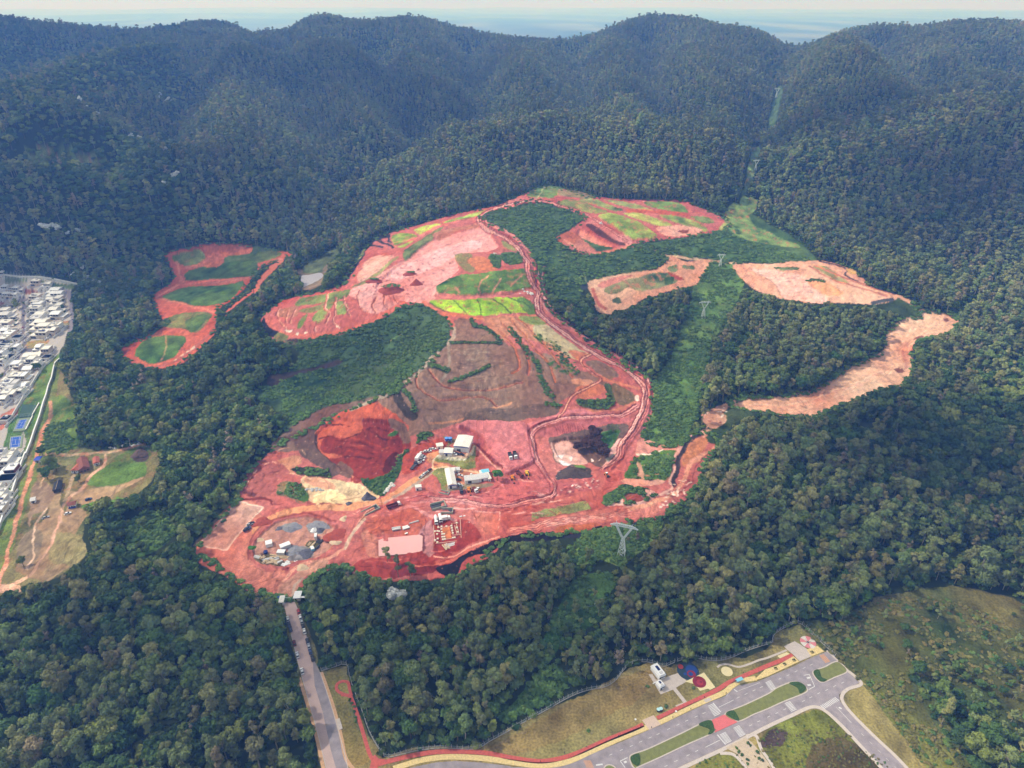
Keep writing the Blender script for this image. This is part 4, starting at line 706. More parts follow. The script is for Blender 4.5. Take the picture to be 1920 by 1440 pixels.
def ico():
    t=(1+5**.5)/2
    v=np.array([(-1,t,0),(1,t,0),(-1,-t,0),(1,-t,0),(0,-1,t),(0,1,t),(0,-1,-t),(0,1,-t),(t,0,-1),(t,0,1),(-t,0,-1),(-t,0,1)],float); v/=np.linalg.norm(v[0])
    f=[(0,11,5),(0,5,1),(0,1,7),(0,7,10),(0,10,11),(1,5,9),(5,11,4),(11,10,2),(10,7,6),(7,1,8),(3,9,4),(3,4,2),(3,2,6),(3,6,8),(3,8,9),(4,9,5),(2,4,11),(6,2,10),(8,6,7),(9,8,1)]
    return v,f
ICV,ICF=ico()
def crown(seed,kind,n,leaf):
    """leaf clumps over several lobes plus a dense heart; unit: metres"""
    g=np.random.default_rng(seed); lobes=[]
    if kind=='broad':
        Ht=g.uniform(9,12); W=g.uniform(3.6,5.0); k=g.integers(7,11)
        lobes.append((0,0,Ht*.62,W*.62,W*.62,Ht*.25))
        for i in range(k):
            a=g.uniform(0,6.28); r=W*g.uniform(.35,.72); s=W*g.uniform(.30,.5); lobes.append((r*math.cos(a),r*math.sin(a),Ht*g.uniform(.5,.9)-r*.12,s,s,s*g.uniform(.65,.9)))
    elif kind=='euc':
        Ht=g.uniform(14,18); W=g.uniform(3.2,4.6); k=g.integers(8,12)
        for i in range(k):
            a=g.uniform(0,6.28); h=g.uniform(.45,1.0); r=W*g.uniform(.15,.85)*(1.3-h*.6); s=W*g.uniform(.30,.5); lobes.append((r*math.cos(a),r*math.sin(a),Ht*h-s,s,s,s*g.uniform(.7,1.1)))
    else:
        Ht=2.2; W=1.5; k=4
        for i in range(k):
            a=g.uniform(0,6.28); r=W*g.uniform(.1,.6); s=W*g.uniform(.4,.7); lobes.append((r*math.cos(a),r*math.sin(a),s*.55,s,s,s*.65))
    L_=np.array(lobes); wts=L_[:,3]**2; wts/=wts.sum(); idx=g.choice(len(L_),n,p=wts)
    d=g.normal(size=(n,3)); d[:,2]=np.abs(d[:,2])*1.0+d[:,2]*.35; d/=np.linalg.norm(d,axis=1)[:,None]
    rad=g.uniform(.72,1.12,n)[:,None]
    c=L_[idx,:3]+d*L_[idx,3:6]*rad
    nn=d+g.normal(size=(n,3))*.42; nn/=np.linalg.norm(nn,axis=1)[:,None]
    up=np.where(np.abs(nn[:,2:3])>.9,[[1,0,0]],[[0,0,1]]); t1=np.cross(nn,up); t1/=np.linalg.norm(t1,axis=1)[:,None]; t2=np.cross(nn,t1)
    th=g.uniform(0,6.28,n)[:,None]; a=t1*np.cos(th)+t2*np.sin(th); b=-t1*np.sin(th)+t2*np.cos(th)
    s=(leaf*g.uniform(.5,1.25,n))[:,None]; asp=g.uniform(.5,1,n)[:,None]
    V=np.stack([c-a*s-b*s*asp,c+a*s-b*s*asp*.6,c+a*s*.8+b*s*asp,c-a*s*.7+b*s*asp*.9],1).reshape(-1,3)
    Q=np.arange(4*n).reshape(n,4)
    # heart of each lobe as degenerate quads from an icosahedron
    ev=[];ef=[];o=len(V)
    for l in L_:
        k=.74 if kind!='euc' else .6
        vv=ICV*l[3:6]*k*g.uniform(.85,1.1,(12,1))+l[:3]; ev.append(vv)
        for f in ICF: ef.append((f[0]+o,f[1]+o,f[2]+o))
        o+=12
    V=np.concatenate([V]+ev); return V,Q,ef,Ht,L_
def trunk_geo(L_,Ht,kind,seed):
    g=random.Random(seed); V=[];Fc=[]
    def seg(pts,rad,k=6):
        o=len(V)
        for i,(p,r) in enumerate(zip(pts,rad)):
            for j in range(k):
                a=6.283*j/k; V.append((p[0]+r*math.cos(a),p[1]+r*math.sin(a),p[2]))
        for i in range(len(pts)-1):
            for j in range(k): a=o+i*k+j; b=o+i*k+(j+1)%k; Fc.append((a,b,b+k,a+k))
    top=Ht*(.8 if kind=='euc' else .62); r0=.26 if kind=='euc' else .34
    jx=[g.uniform(-.3,.3) for _ in range(4)]
    seg([(0,0,-.6),(jx[0],jx[1],top*.35),(jx[2],jx[3],top*.7),(0,0,top)],[r0,r0*.8,r0*.6,r0*.3])
    for l in L_[:6]:
        h=top*g.uniform(.45,.85); seg([(jx[2]*.7,jx[3]*.7,h),((l[0])*.55,l[1]*.55,(h+l[2])/2+.3),(l[0],l[1],l[2])],[r0*.42,r0*.28,r0*.12],5)
    return V,Fc
def tree_mesh(name,seed,kind,n,leaf,m,full=True):
    """full: one mesh with trunk for the far wood; else separate crown and trunk meshes"""
    V,Q,ef,Ht,L_=crown(seed,kind,n,leaf)
    faces=[tuple(q) for q in Q.tolist()]+ef
    tv,tf=trunk_geo(L_,Ht,kind,seed)
    def mk(nm,v,f,mats,mi=None):
        me=bpy.data.meshes.new(nm); me.from_pydata(v,[],f)
        for x in mats: me.materials.append(x)
        if mi is not None: me.polygons.foreach_set('material_index',mi)
        me.update(); return me
    bark=M_BARK if kind=='euc' else M_BARKD
    if full:
        o=len(V); return mk(name,V.tolist()+tv,faces+[tuple(i+o for i in f) for f in tf],[m,bark],[0]*len(faces)+[1]*len(tf)),Ht
    return mk('crown',V.tolist(),faces,[m]),mk('trunk',tv,tf,[bark]),Ht
protoC=bpy.data.collections.new('woodland_kinds')     # not linked to the scene: only the wood refers to it
KP=[]
for i in range(7): me,h=tree_mesh(f'k{i:02d}',100+i,'broad',620,.62,M_BROAD); KP.append((me,h,'b'))
for i in range(7): me,h=tree_mesh(f'k{7+i:02d}',200+i,'euc',520,.5,M_EUC); KP.append((me,h,'e'))
me,h=tree_mesh('k14',300,'broad',620,.5,M_FLOW); KP.append((me,h,'f'))
me,h=tree_mesh('k15',310,'euc',170,.34,M_DRY); KP.append((me,h,'d'))
for i,(me,h,k) in enumerate(KP):
    o=bpy.data.objects.new(f'woodland_kind_{i:02d}',me); protoC.objects.link(o)
# ---- positions
def scatter(sp,r0,r1):
    n=int(r1/sp*1.5)+2; xs=np.arange(-n,n)*sp; ys=np.arange(0,int(r1/sp/.9)+2)*sp*.9
    X,Y=np.meshgrid(xs,ys); X=X+(np.arange(len(ys))%2)[:,None]*sp*.5
    X=X+rng.uniform(-.42,.42,X.shape)*sp; Y=Y+rng.uniform(-.42,.42,Y.shape)*sp
    r=np.hypot(X,Y); m=(r>=r0)&(r<r1)&(np.abs(np.arctan2(X,Y))<np.where(r<420,R(57),R(49))); return X[m],Y[m]
TX=[];TY=[]
for gap,r0,r1 in ((5.2,135,600),(5.6,600,1000),(6.0,1000,1400),(6.3,1400,2450)):
    a,b=scatter(gap,r0,r1); TX.append(a); TY.append(b)
TX=np.concatenate(TX); TY=np.concatenate(TY); TZ=hz(TX,TY)
u,v,d=project(TX,TY,TZ); r=np.hypot(TX,TY)
# which kind grows where: eucalypts on the mountain and in belts, broad leaved woods low and on the left hill
ez=fbm(TX/150,TY/150,3,71)
leftwild=(u<340)&(v<480)|((u<700)&(v>540)&(v<1060)&(ez<.62))
pe=np.where((r>950)&~leftwild,.8,.34)+ (ez-.5)*1.1
pe=np.where(leftwild,.10+(ez>.6)*.4,pe)
pe=np.where((u>1150)&(v>420)&(v<560)&(u>1400),.7,pe)
ise=rng.random(len(TX))<pe
idx=np.where(ise,7+rng.integers(0,7,len(TX)),rng.integers(0,7,len(TX)))
scl=(.6+.75*rng.random(len(TX))**1.4)*(1+.35*(rng.random(len(TX))<.06))*np.where(r<450,.92,1.0)*np.where(r>1500,1.12,1)
scl*=np.where((ez>.58)&~ise,.8,1)*(1-.24*sstep(r,1050,1350)); scl=np.where(r>1500,scl/1.12,scl)
flw=(rng.random(len(TX))<.035)&(u>60)&(u<340)&(v>160)&(v<560)&(fbm(TX/70,TY/70,2,81)>.5)
idx=np.where(flw,14,idx)
idx=np.where(rng.random(len(TX))<.022,15,idx)
KH=np.array([k[1] for k in KP]); hh=KH[idx]*scl
ok=~inside(u,v,NOTREE)
for f_,dx in ((.5,0),(.85,0),(.8,2.5),(.8,-2.5)):
    uu,vv,_=project(TX+dx,TY,TZ+hh*f_); ok&=~inside(uu,vv,NOTREE)
for dx in (-2.6,2.6):
    uu,vv,_=project(TX+dx,TY,TZ); ok&=~inside(uu,vv,NOTREE)
ok&=(u>-260)&(u<2180)&(v<1640)
scr=(u>1560)&(v>1130)&(v<1500)&~inside(u,v,KIND[...,2]>.5)&(rng.random(len(TX))<np.clip(.14+(u-1660)/1400+(fbm(TX/22,TY/22,3,95)-.5)*1.2,0,.45))&(u-1560>(v-1150)*.95)
ok|=scr; scl=np.where(scr,scl*.5,scl); hh=KH[idx]*scl
TH=np.zeros((PH,PW),bool)
for p_ in ([(1060,1040),(1130,1000),(1240,985),(1230,1020),(1160,1070),(1090,1080)],[(1080,1085),(1150,1070),(1140,1140),(1100,1180),(1060,1190),(1040,1230),(1010,1270),(960,1340),(1000,1240),(1030,1180)],[(240,980),(300,960),(330,1000),(250,1040)],[(1395,560),(1440,570),(1500,600),(1480,640),(1420,700),(1380,720),(1350,690)]):
    mm,sl=fillmask(smooth(p_)); TH[sl]|=mm
thn=inside(u,v,TH)&(rng.random(len(TX))<.22); hid=inside(*project(TX,TY,TZ+hh*.8)[:2],NOTREE&~TH); ok|=thn&~hid; scl=np.where(thn,scl*.6,scl); hh=KH[idx]*scl
# thinner cover in brush and clearings
ok&=rng.random(len(TX))>np.where((r<900)&(fbm(TX/45,TY/45,3,91)>.68),.45,0)
TX,TY,TZ,idx,scl,u,v,d,r,hh=[q[ok] for q in (TX,TY,TZ,idx,scl,u,v,d,r,hh)]
rot=rng.uniform(0,6.283,len(TX))
inview=(u>-5)&(u<1925)&(v-F*hh*.7/d<1440)
size=np.where(inview,hh/d,0)
near=np.argsort(-size)[:300]
isn=np.zeros(len(TX),bool); isn[near]=True
print('TREES',len(TX))
def points_obj(name,X,Y,Z,attrs,coll,label_kind='stuff'):
    me=bpy.data.meshes.new(name); me.vertices.add(len(X)); me.vertices.foreach_set('co',np.stack([X,Y,Z],-1).astype(np.float32).ravel())
    for k,(ty,a) in attrs.items():
        at=me.attributes.new(k,ty,'POINT')
        at.data.foreach_set('vector' if ty=='FLOAT_VECTOR' else 'value',np.asarray(a,np.int32 if ty=='INT' else np.float32).ravel())
    o=bpy.data.objects.new(name,me); C.objects.link(o); tag(o,kind=label_kind)
    ng=bpy.data.node_groups.new(name+'_nodes','GeometryNodeTree')
    ng.interface.new_socket('Geometry',in_out='INPUT',socket_type='NodeSocketGeometry'); ng.interface.new_socket('Geometry',in_out='OUTPUT',socket_type='NodeSocketGeometry')
    N=ng.nodes.new; K=ng.links.new
    gi=N('NodeGroupInput'); go=N('NodeGroupOutput'); ci=N('GeometryNodeCollectionInfo'); ci.inputs['Collection'].default_value=coll; ci.inputs['Separate Children'].default_value=True; ci.inputs['Reset Children'].default_value=True
    ip=N('GeometryNodeInstanceOnPoints'); ip.inputs['Pick Instance'].default_value=True
    def na(nm,ty):
        a=N('GeometryNodeInputNamedAttribute'); a.data_type=ty; a.inputs['Name'].default_value=nm; return a.outputs['Attribute']
    K(gi.outputs[0],ip.inputs['Points']); K(ci.outputs[0],ip.inputs['Instance']); K(na('kind_index','INT'),ip.inputs['Instance Index'])
    er=N('FunctionNodeEulerToRotation'); K(na('turn','FLOAT_VECTOR'),er.inputs[0]); K(er.outputs[0],ip.inputs['Rotation']); K(na('size','FLOAT_VECTOR'),ip.inputs['Scale'])
    K(ip.outputs[0],go.inputs[0])
    md=o.modifiers.new('plants','NODES'); md.node_group=ng; return o
m=~isn; k_=m.sum()
turn=np.stack([rng.normal(0,.04,k_),rng.normal(0,.04,k_),rot[m]],-1); sv=np.stack([scl[m]*rng.uniform(.9,1.15,k_),scl[m]*rng.uniform(.9,1.15,k_),scl[m]],-1)
wood=points_obj('woodland',TX[m],TY[m],TZ[m]-.2,{'kind_index':('INT',idx[m]),'turn':('FLOAT_VECTOR',turn),'size':('FLOAT_VECTOR',sv)},protoC)
tag(wood,'mixed green and olive woodland covering the hills and the land round the red clearing','woodland')
# ---- shrubs on low vegetation
shC=bpy.data.collections.new('shrub_kinds')
M_SHR=leaf_mat('leaf_shrub',[(82,112,60),(96,124,64),(72,102,56),(110,132,68)])
M_OLV=leaf_mat('leaf_dry_scrub',[(112,110,64),(128,124,72),(96,100,56),(134,120,76)])
for i in range(8):
    V_,Q_,ef_,H_,L_=crown(400+i,'shrub',90,.34); me=bpy.data.meshes.new('s'); me.from_pydata(V_.tolist(),[],[tuple(q) for q in Q_.tolist()]+ef_); me.materials.append(M_SHR if i<4 else (M_BROAD if i<6 else M_OLV)); me.update()
    shC.objects.link(bpy.data.objects.new(f'shrub_kind_{i}',me))
def areas(polys,sp,dens=1.0,seed=0,smn=.5,smx=1.2):
    X,Y=scatter(sp,130,1250); Z=hz(X,Y); uu,vv,dd=project(X,Y,Z); M=np.zeros((PH,PW),bool)
    for p in polys:
        mm,sl=fillmask(smooth(p)); M[sl]|=mm
    veg=inside(uu,vv,KIND[...,1])>.5
    n=fbm(X/14,Y/14,3,seed+5)
    o=inside(uu,vv,M)&veg&(rng.random(len(X))<dens*np.clip((n-.3)*3.2,0.05,1)); X,Y,Z=X[o],Y[o],Z[o]; return X,Y,Z,rng.uniform(smn,smx,len(X))
shr=[]
shr.append(areas([[(905,407),(960,388),(1040,384),(1092,410),(1040,448),(1100,480),(1190,462),(1262,490),(1240,502),(1110,532),(1080,570),(1022,540),(1008,500),(970,446)],[(1190,462),(1364,430),(1400,452),(1460,470),(1530,487),(1400,492),(1260,480)]],3.6,.95,1,.9,1.9))
shr.append(areas([[(1310,488),(1390,492),(1395,520),(1385,560),(1360,600),(1335,640),(1325,700),(1290,820),(1240,832),(1205,822),(1228,760),(1225,720),(1245,690),(1270,640),(1290,580),(1300,540)]],3.0,.95,2,.8,1.6))
shr.append(areas([[(768,573),(810,580),(840,612),(835,650),(800,688),(760,722),(735,738),(680,756),(560,812),(535,815),(540,780),(490,760),(500,720),(560,660),(520,648),(600,634),(690,608)]],3.2,.9,3,.8,1.7))
shr.append(areas([[(1500,1172),(1560,1165),(1640,1130),(1760,1120),(1919,1180),(2050,1250),(1919,1400),(1870,1310),(1800,1290),(1700,1270),(1760,1330),(1850,1500),(1800,1520),(1622,1290)]],2.0,.72,4,.3,.95))
shr.append(areas([[(1418,1392),(1500,1345),(1530,1332),(1560,1345),(1600,1385),(1700,1480),(1460,1480)],[(1300,1440),(1340,1415),(1385,1415),(1400,1440)]],1.5,.5,8,.18,.45))
shr.append(areas([[(1060,1040),(1130,980),(1240,972),(1230,1010),(1160,1070),(1090,1070)],[(1080,1090),(1150,1080),(1140,1140),(1100,1180),(1060,1190),(1040,1230),(1010,1250),(1030,1180)],[(980,1290),(1040,1250),(1060,1290),(1000,1330),(940,1350)],[(240,980),(300,960),(330,1000),(250,1040)],zH([(690,760),(840,600),(940,620),(1060,700)]),zH([(850,560),(960,380),(1240,340),(1150,550)])],2.2,.9,5,.7,1.7))
shr.append(areas([zF([(1270,500),(1330,460),(1450,440),(1560,290),(1620,250),(1620,320),(1560,420),(1470,560),(1420,590),(1360,570)]),zP([(0,250),(60,120),(150,0),(370,0),(420,60),(300,140),(120,220),(0,290)]),zF([(750,400),(900,380),(1030,420),(1040,470),(940,450),(820,440)]),zE([(350,300),(560,250),(560,200),(500,120),(560,60),(380,0),(340,120),(320,220)]),zF([(640,520),(790,510),(860,560),(860,640),(800,660),(640,580)]),zB([(480,1080),(620,1080),(740,970),(760,1100),(680,1150),(540,1140)]),zK([(75,600),(150,590),(310,580),(310,650),(120,690)])],2.5,.9,6,.6,1.4))
X,Y=scatter(4.2,135,1100); Z=hz(X,Y); uu,vv,dd=project(X,Y,Z); o=~inside(uu,vv,NOTREE)&(rng.random(len(X))<.6); o&=~inside(*project(X,Y,Z+3)[:2],NOTREE)
shr.append((X[o],Y[o],Z[o],rng.uniform(.9,2.0,o.sum()))); NBR=sum(len(q[0]) for q in shr[:-1]); NDK=int(o.sum())
pts=smooth  # strips of bushes on the brown hill
SX,SY,SZ,SS=[np.concatenate([s[i] for s in shr]) for i in range(4)]
def strip(q,wd,n,s0=.4,s1=.9):
    p=smooth(q,False,8); k=rng.integers(0,len(p)-1,n); t=rng.random((n,1)); w_=p[k]*(1-t)+p[k+1]*t+rng.normal(size=(n,2))*[wd*.4,wd*.22]
    g=ground(w_[:,0],w_[:,1]); return g[:,0],g[:,1],g[:,2],rng.uniform(s0,s1,n)
st=[strip(zB([(-20,540),(90,680),(180,800),(220,920),(260,1000),(300,1060)]),9,150),strip(zB([(180,590),(330,690),(400,800),(480,870)]),14,90),strip(zA([(1300,810),(1380,830),(1440,860)]),8,60),strip(zA([(1450,945),(1600,890),(1750,825)]),6,80),strip(zA([(1460,655),(1640,650),(1840,655)]),5,60),strip(zA([(1620,470),(1640,520),(1720,540),(1830,640)]),7,80),strip(zA([(1120,1010),(1180,1100),(1190,1160)]),7,50),strip(zB([(250,1110),(350,1120)]),10,40),strip(zC([(290,170),(420,195)]),3,30),strip(zC([(50,90),(230,100)]),3,20),strip(site+[site[0]],9,1500,.5,1.5),strip(s2+[s2[0]],7,300,.5,1.4),strip(road2+[road2[0]],7,420,.6,1.6)]
SX=np.concatenate([SX]+[s[0] for s in st]); SY=np.concatenate([SY]+[s[1] for s in st]); SZ=np.concatenate([SZ]+[s[2] for s in st]); SS=np.concatenate([SS]+[s[3] for s in st])
n=len(SX); print('SHRUBS',n)
br=points_obj('brush',SX,SY,SZ,{'kind_index':('INT',np.where((np.arange(n)>=NBR)&(np.arange(n)<NBR+NDK),rng.integers(4,6,n),np.where((project(SX,SY,SZ)[0]>1380)&(project(SX,SY,SZ)[1]>1090)&(rng.random(n)<.8),rng.integers(6,8,n),rng.integers(0,4,n)))),'turn':('FLOAT_VECTOR',np.stack([np.zeros(n),np.zeros(n),rng.uniform(0,6.28,n)],-1)),'size':('FLOAT_VECTOR',np.stack([SS*1.2,SS*1.2,SS],-1))},shC)
tag(br,'low green brush and shrubs on the slopes and clearings','brush')
# ---- the 300 nearest trees, each a thing
NEAR=[]
for i in range(5): NEAR.append(tree_mesh('t',500+i,'broad',2300,.34,M_BROAD,False)+('broad',))
for i in range(5): NEAR.append(tree_mesh('t',600+i,'euc',1900,.28,M_EUC,False)+('euc',))
nb=ne=0
def place_tree(kind,j,x,y,z,s,rz,label,cat,group,crown_m=None):
    cm,tm,h,_=NEAR[j]
    t=empty('broadleaf_tree' if kind=='broad' else 'eucalyptus_tree',(x,y,z),rz); t.scale=(s,s,s); tag(t,label,cat,group)
    for nm,me in (('crown',cm),('trunk',tm)):
        o=bpy.data.objects.new(nm,me); C.objects.link(o); o.parent=t
    return t
def where(u_,v_):
    if u_<600: return 'in the woods left of the straight road'
    if u_<1100: return 'in the woods right of the straight road'
    if u_<1500: return 'in the woods behind the white fence of the park'
    return 'on the scrubby slope right of the park'
for i in near:
    eu=idx[i]>=7 and idx[i]!=14; j=int(rng.integers(0,5))+(5 if eu else 0); h=NEAR[j][2]; s=hh[i]/h
    col='olive crowned eucalyptus' if eu else 'green broad crowned tree'
    place_tree('euc' if eu else 'broad',j,TX[i],TY[i],TZ[i]-.2,s,rot[i],f'{col} {where(u[i],v[i])}','tree',f'trees {where(u[i],v[i])}')
# ---------------------------------------------------------------- mesh builder
class MB:
    def __init__(s): s.v=[]; s.f=[]
    def box(s,x0,x1,y0,y1,z0,z1,M=None):
        o=len(s.v); p=[(x0,y0,z0),(x1,y0,z0),(x1,y1,z0),(x0,y1,z0),(x0,y0,z1),(x1,y0,z1),(x1,y1,z1),(x0,y1,z1)]
        s.v+= [tuple(M@Vector(q)) if M else q for q in p]
        s.f+=[tuple(i+o for i in q) for q in ((0,3,2,1),(4,5,6,7),(0,1,5,4),(1,2,6,5),(2,3,7,6),(3,0,4,7))]; return s
    def prism(s,poly,z0,z1):
        o=len(s.v); n=len(poly); s.v+=[(x,y,z0) for x,y in poly]+[(x,y,z1) for x,y in poly]
        s.f+=[tuple(o+i for i in range(n))[::-1],tuple(o+n+i for i in range(n))]+[(o+i,o+(i+1)%n,o+n+(i+1)%n,o+n+i) for i in range(n)]; return s
    def tube(s,a,b,r,k=6,r2=None):
        a=Vector(a);b=Vector(b);d=(b-a); L_=d.length
        if L_<1e-5: return s
        d/=L_; u=d.orthogonal().normalized(); w_=d.cross(u); o=len(s.v); r2=r if r2 is None else r2
        for p,q in ((a,r),(b,r2)):
            for j in range(k): t=6.2832*j/k; s.v.append(tuple(p+(u*math.cos(t)+w_*math.sin(t))*q))
        s.f+=[(o+j,o+(j+1)%k,o+k+(j+1)%k,o+k+j) for j in range(k)]+[tuple(o+j for j in range(k))[::-1],tuple(o+k+j for j in range(k))]; return s
    def gable(s,x0,x1,y0,y1,z0,z1,ax='x',ov=0):
        """solid gable roof, ridge along ax"""
        x0-=ov;x1+=ov;y0-=ov;y1+=ov;o=len(s.v)
        if ax=='x':
            m=(y0+y1)/2; s.v+=[(x0,y0,z0),(x1,y0,z0),(x1,y1,z0),(x0,y1,z0),(x0,m,z1),(x1,m,z1)]
            s.f+=[tuple(o+i for i in q) for q in ((0,1,5,4),(2,3,4,5),(0,4,3),(1,2,5),(0,3,2,1))]
        else:
            m=(x0+x1)/2; s.v+=[(x0,y0,z0),(x1,y0,z0),(x1,y1,z0),(x0,y1,z0),(m,y0,z1),(m,y1,z1)]
            s.f+=[tuple(o+i for i in q) for q in ((0,4,5,3),(1,2,5,4),(0,1,4),(2,3,5),(0,3,2,1))]
        return s
    def loft(s,secs):
        """secs: list of rings with equal point counts"""
        k=len(secs[0]); o=len(s.v)
        for r_ in secs: s.v+=[tuple(p) for p in r_]
        for i in range(len(secs)-1):
            for j in range(k): s.f.append((o+i*k+j,o+i*k+(j+1)%k,o+(i+1)*k+(j+1)%k,o+(i+1)*k+j))
        s.f+=[tuple(o+j for j in range(k))[::-1],tuple(o+(len(secs)-1)*k+j for j in range(k))]; return s
    def build(s,name,m,parent=None,smooth=False):
        return mesh_obj(name,s.v,s.f,m,parent,smooth)
def thing(name,label,cat,loc=(0,0,0),rz=0,group=None): return tag(empty(name,loc,rz),label,cat,group)
def part(name,mb,m,parent,smooth=False): return mb.build(name,m,parent,smooth)
def copy_tree(o,parent=None):
    c=o.copy(); C.objects.link(c); c.parent=parent
    for ch in list(o.children): copy_tree(ch,c)
    return c
def W0(pts,z=0.0):
    """photo points -> the level ground plane at height z"""
    p=np.asarray(pts,float); a,b,c=rays(p[:,0],p[:,1]); t=(z-CAMZ)/c; return np.stack([a*t,b*t],-1)
def edge(a,b,z=None):
    """frame from a base edge seen in the photo: left point a to right point b"""
    A,B=(G1(*a),G1(*b)); d=B-A; L_=math.hypot(d.x,d.y); return Vector(((A.x+B.x)/2,(A.y+B.y)/2,min(A.z,B.z))),L_,math.atan2(d.y,d.x)
white=mat('white_paint',(226,226,226),.6,.03,.3,.3); roofw=mat('white_sheet_roof',(220,216,208),.5,.05,.6,.3); grey=mat('grey_concrete',(168,162,158),.9,.08,.6); dgrey=mat('dark_grey',(70,70,76),.7,.1)
blue=mat('blue_paint',(40,70,170),.5,.05); glass=mat('dark_glass',(34,40,50),.15,.1,spec=.6); black=mat('black_rubber',(26,26,28),.8,.1); redp=mat('red_paint',(170,48,44),.35,.05,spec=.5); steel=mat('galvanised_steel',(190,200,198),.45,.05,spec=.4)
terra=mat('terracotta_tiles',(136,84,76),.85,.22,.9,bump=.4,bscale=6); terrar=mat('orange_tiles',(172,98,80),.85,.2,.9); orange=mat('orange_paint',(214,130,50),.5,.05); yellow=mat('yellow_paint',(222,180,60),.5,.05); silver=mat('silver_paint',(170,174,178),.3,.03,spec=.5,metal=.3); darkcar=mat('dark_car_paint',(44,46,54),.3,.03,spec=.5); bluecar=mat('blue_car_paint',(50,70,110),.3,.03,spec=.5); maroon=mat('maroon_paint',(110,54,50),.35,.05)
wood=None
timber=mat('weathered_timber',(196,172,140),.85,.2,1.5); lgrey=mat('light_grey_roof',(196,194,194),.6,.06,.5); solar=mat('solar_panel',(26,38,90),.2,.1,spec=.6); water=mat('pool_water',(70,170,200),.08,.05,spec=.5); aqua=mat('light_blue_roof',(120,190,214),.5,.05); cream=mat('cream_wall',(214,202,184),.8,.05); pinkw=mat('pale_rose_wall',(204,184,174),.8,.05); brick=mat('dull_brown_wall',(130,98,84),.9,.1)
# ---------------------------------------------------------------- vehicles
def wheels(t,pos,r,wd,m=None):
    for x,y in pos:
        w_=MB().tube((x,y-wd/2,r),(x,y+wd/2,r),r,12); part('wheel',w_,black,t)
def make_car(paint,kind='hatch'):
    t=empty('parked_car'); L_=4.3 if kind!='pickup' else 5.2; W_=.88
    def ring(x,w0,w1,z0,z1): return [(x,-w0,z0),(x,w0,z0),(x,w1,z1),(x,-w1,z1)]
    b=MB().loft([ring(-L_/2,.78,.7,.35,.72),ring(-L_/2+.25,W_,.8,.25,.88),ring(-1,W_,.84,.22,.95),ring(.8,W_,.82,.22,.92),ring(L_/2-.3,.84,.74,.25,.74),ring(L_/2,.72,.66,.35,.6)])
    body=part('body',b,paint,t,False)
    if kind=='pickup': c=MB().loft([ring(-.3,.8,.62,.9,1.5),ring(.9,.8,.6,.9,1.48)]); rf=MB().box(-.25,.8,-.58,.58,1.49,1.54); part('bed',MB().box(-2.45,-.5,-.72,.72,.9,.96),black,t)
    else: c=MB().loft([ring(-L_/2+.3,.78,.5,.9,.95),ring(-L_/2+.75,.8,.6,.9,1.42),ring(.2,.8,.62,.9,1.45),ring(1.0,.8,.66,.9,.98)]); rf=MB().box(-L_/2+.8,.15,-.6,.6,1.43,1.49)
    part('windows',c,glass,t); part('roof',rf,paint,t)
    wheels(t,[(x,y) for x in (-L_*.31,L_*.31) for y in (-.8,.8)],.32,.2)
    for s in (-.55,.55): part('headlight',MB().box(L_/2-.06,L_/2+.02,s-.14,s+.14,.48,.62),white,t)
    return t
CARP={k:make_car(m,kd) for k,(m,kd) in {'white':(white,'hatch'),'silver':(silver,'hatch'),'black':(darkcar,'hatch'),'red':(redp,'hatch'),'blue':(bluecar,'hatch'),'maroon':(maroon,'hatch'),'pickup':(white,'pickup')}.items()}
USED=set()
def car(col,u,v,du,dv,label,group,z=None,name='parked_car',cat='car'):
    """du,dv: a photo direction the car points along"""
    p=G1(u,v) if z is None else Vector((*W0([(u,v)])[0],z)); q=G1(u+du,v+dv) if z is None else Vector((*W0([(u+du,v+dv)])[0],z))
    o=copy_tree(CARP[col]) if col in USED else CARP[col]; USED.add(col)
    o.name=name; o.location=p+Vector((0,0,.02)); o.rotation_euler=(0,0,math.atan2(q.y-p.y,q.x-p.x)); tag(o,label,cat,group); return o
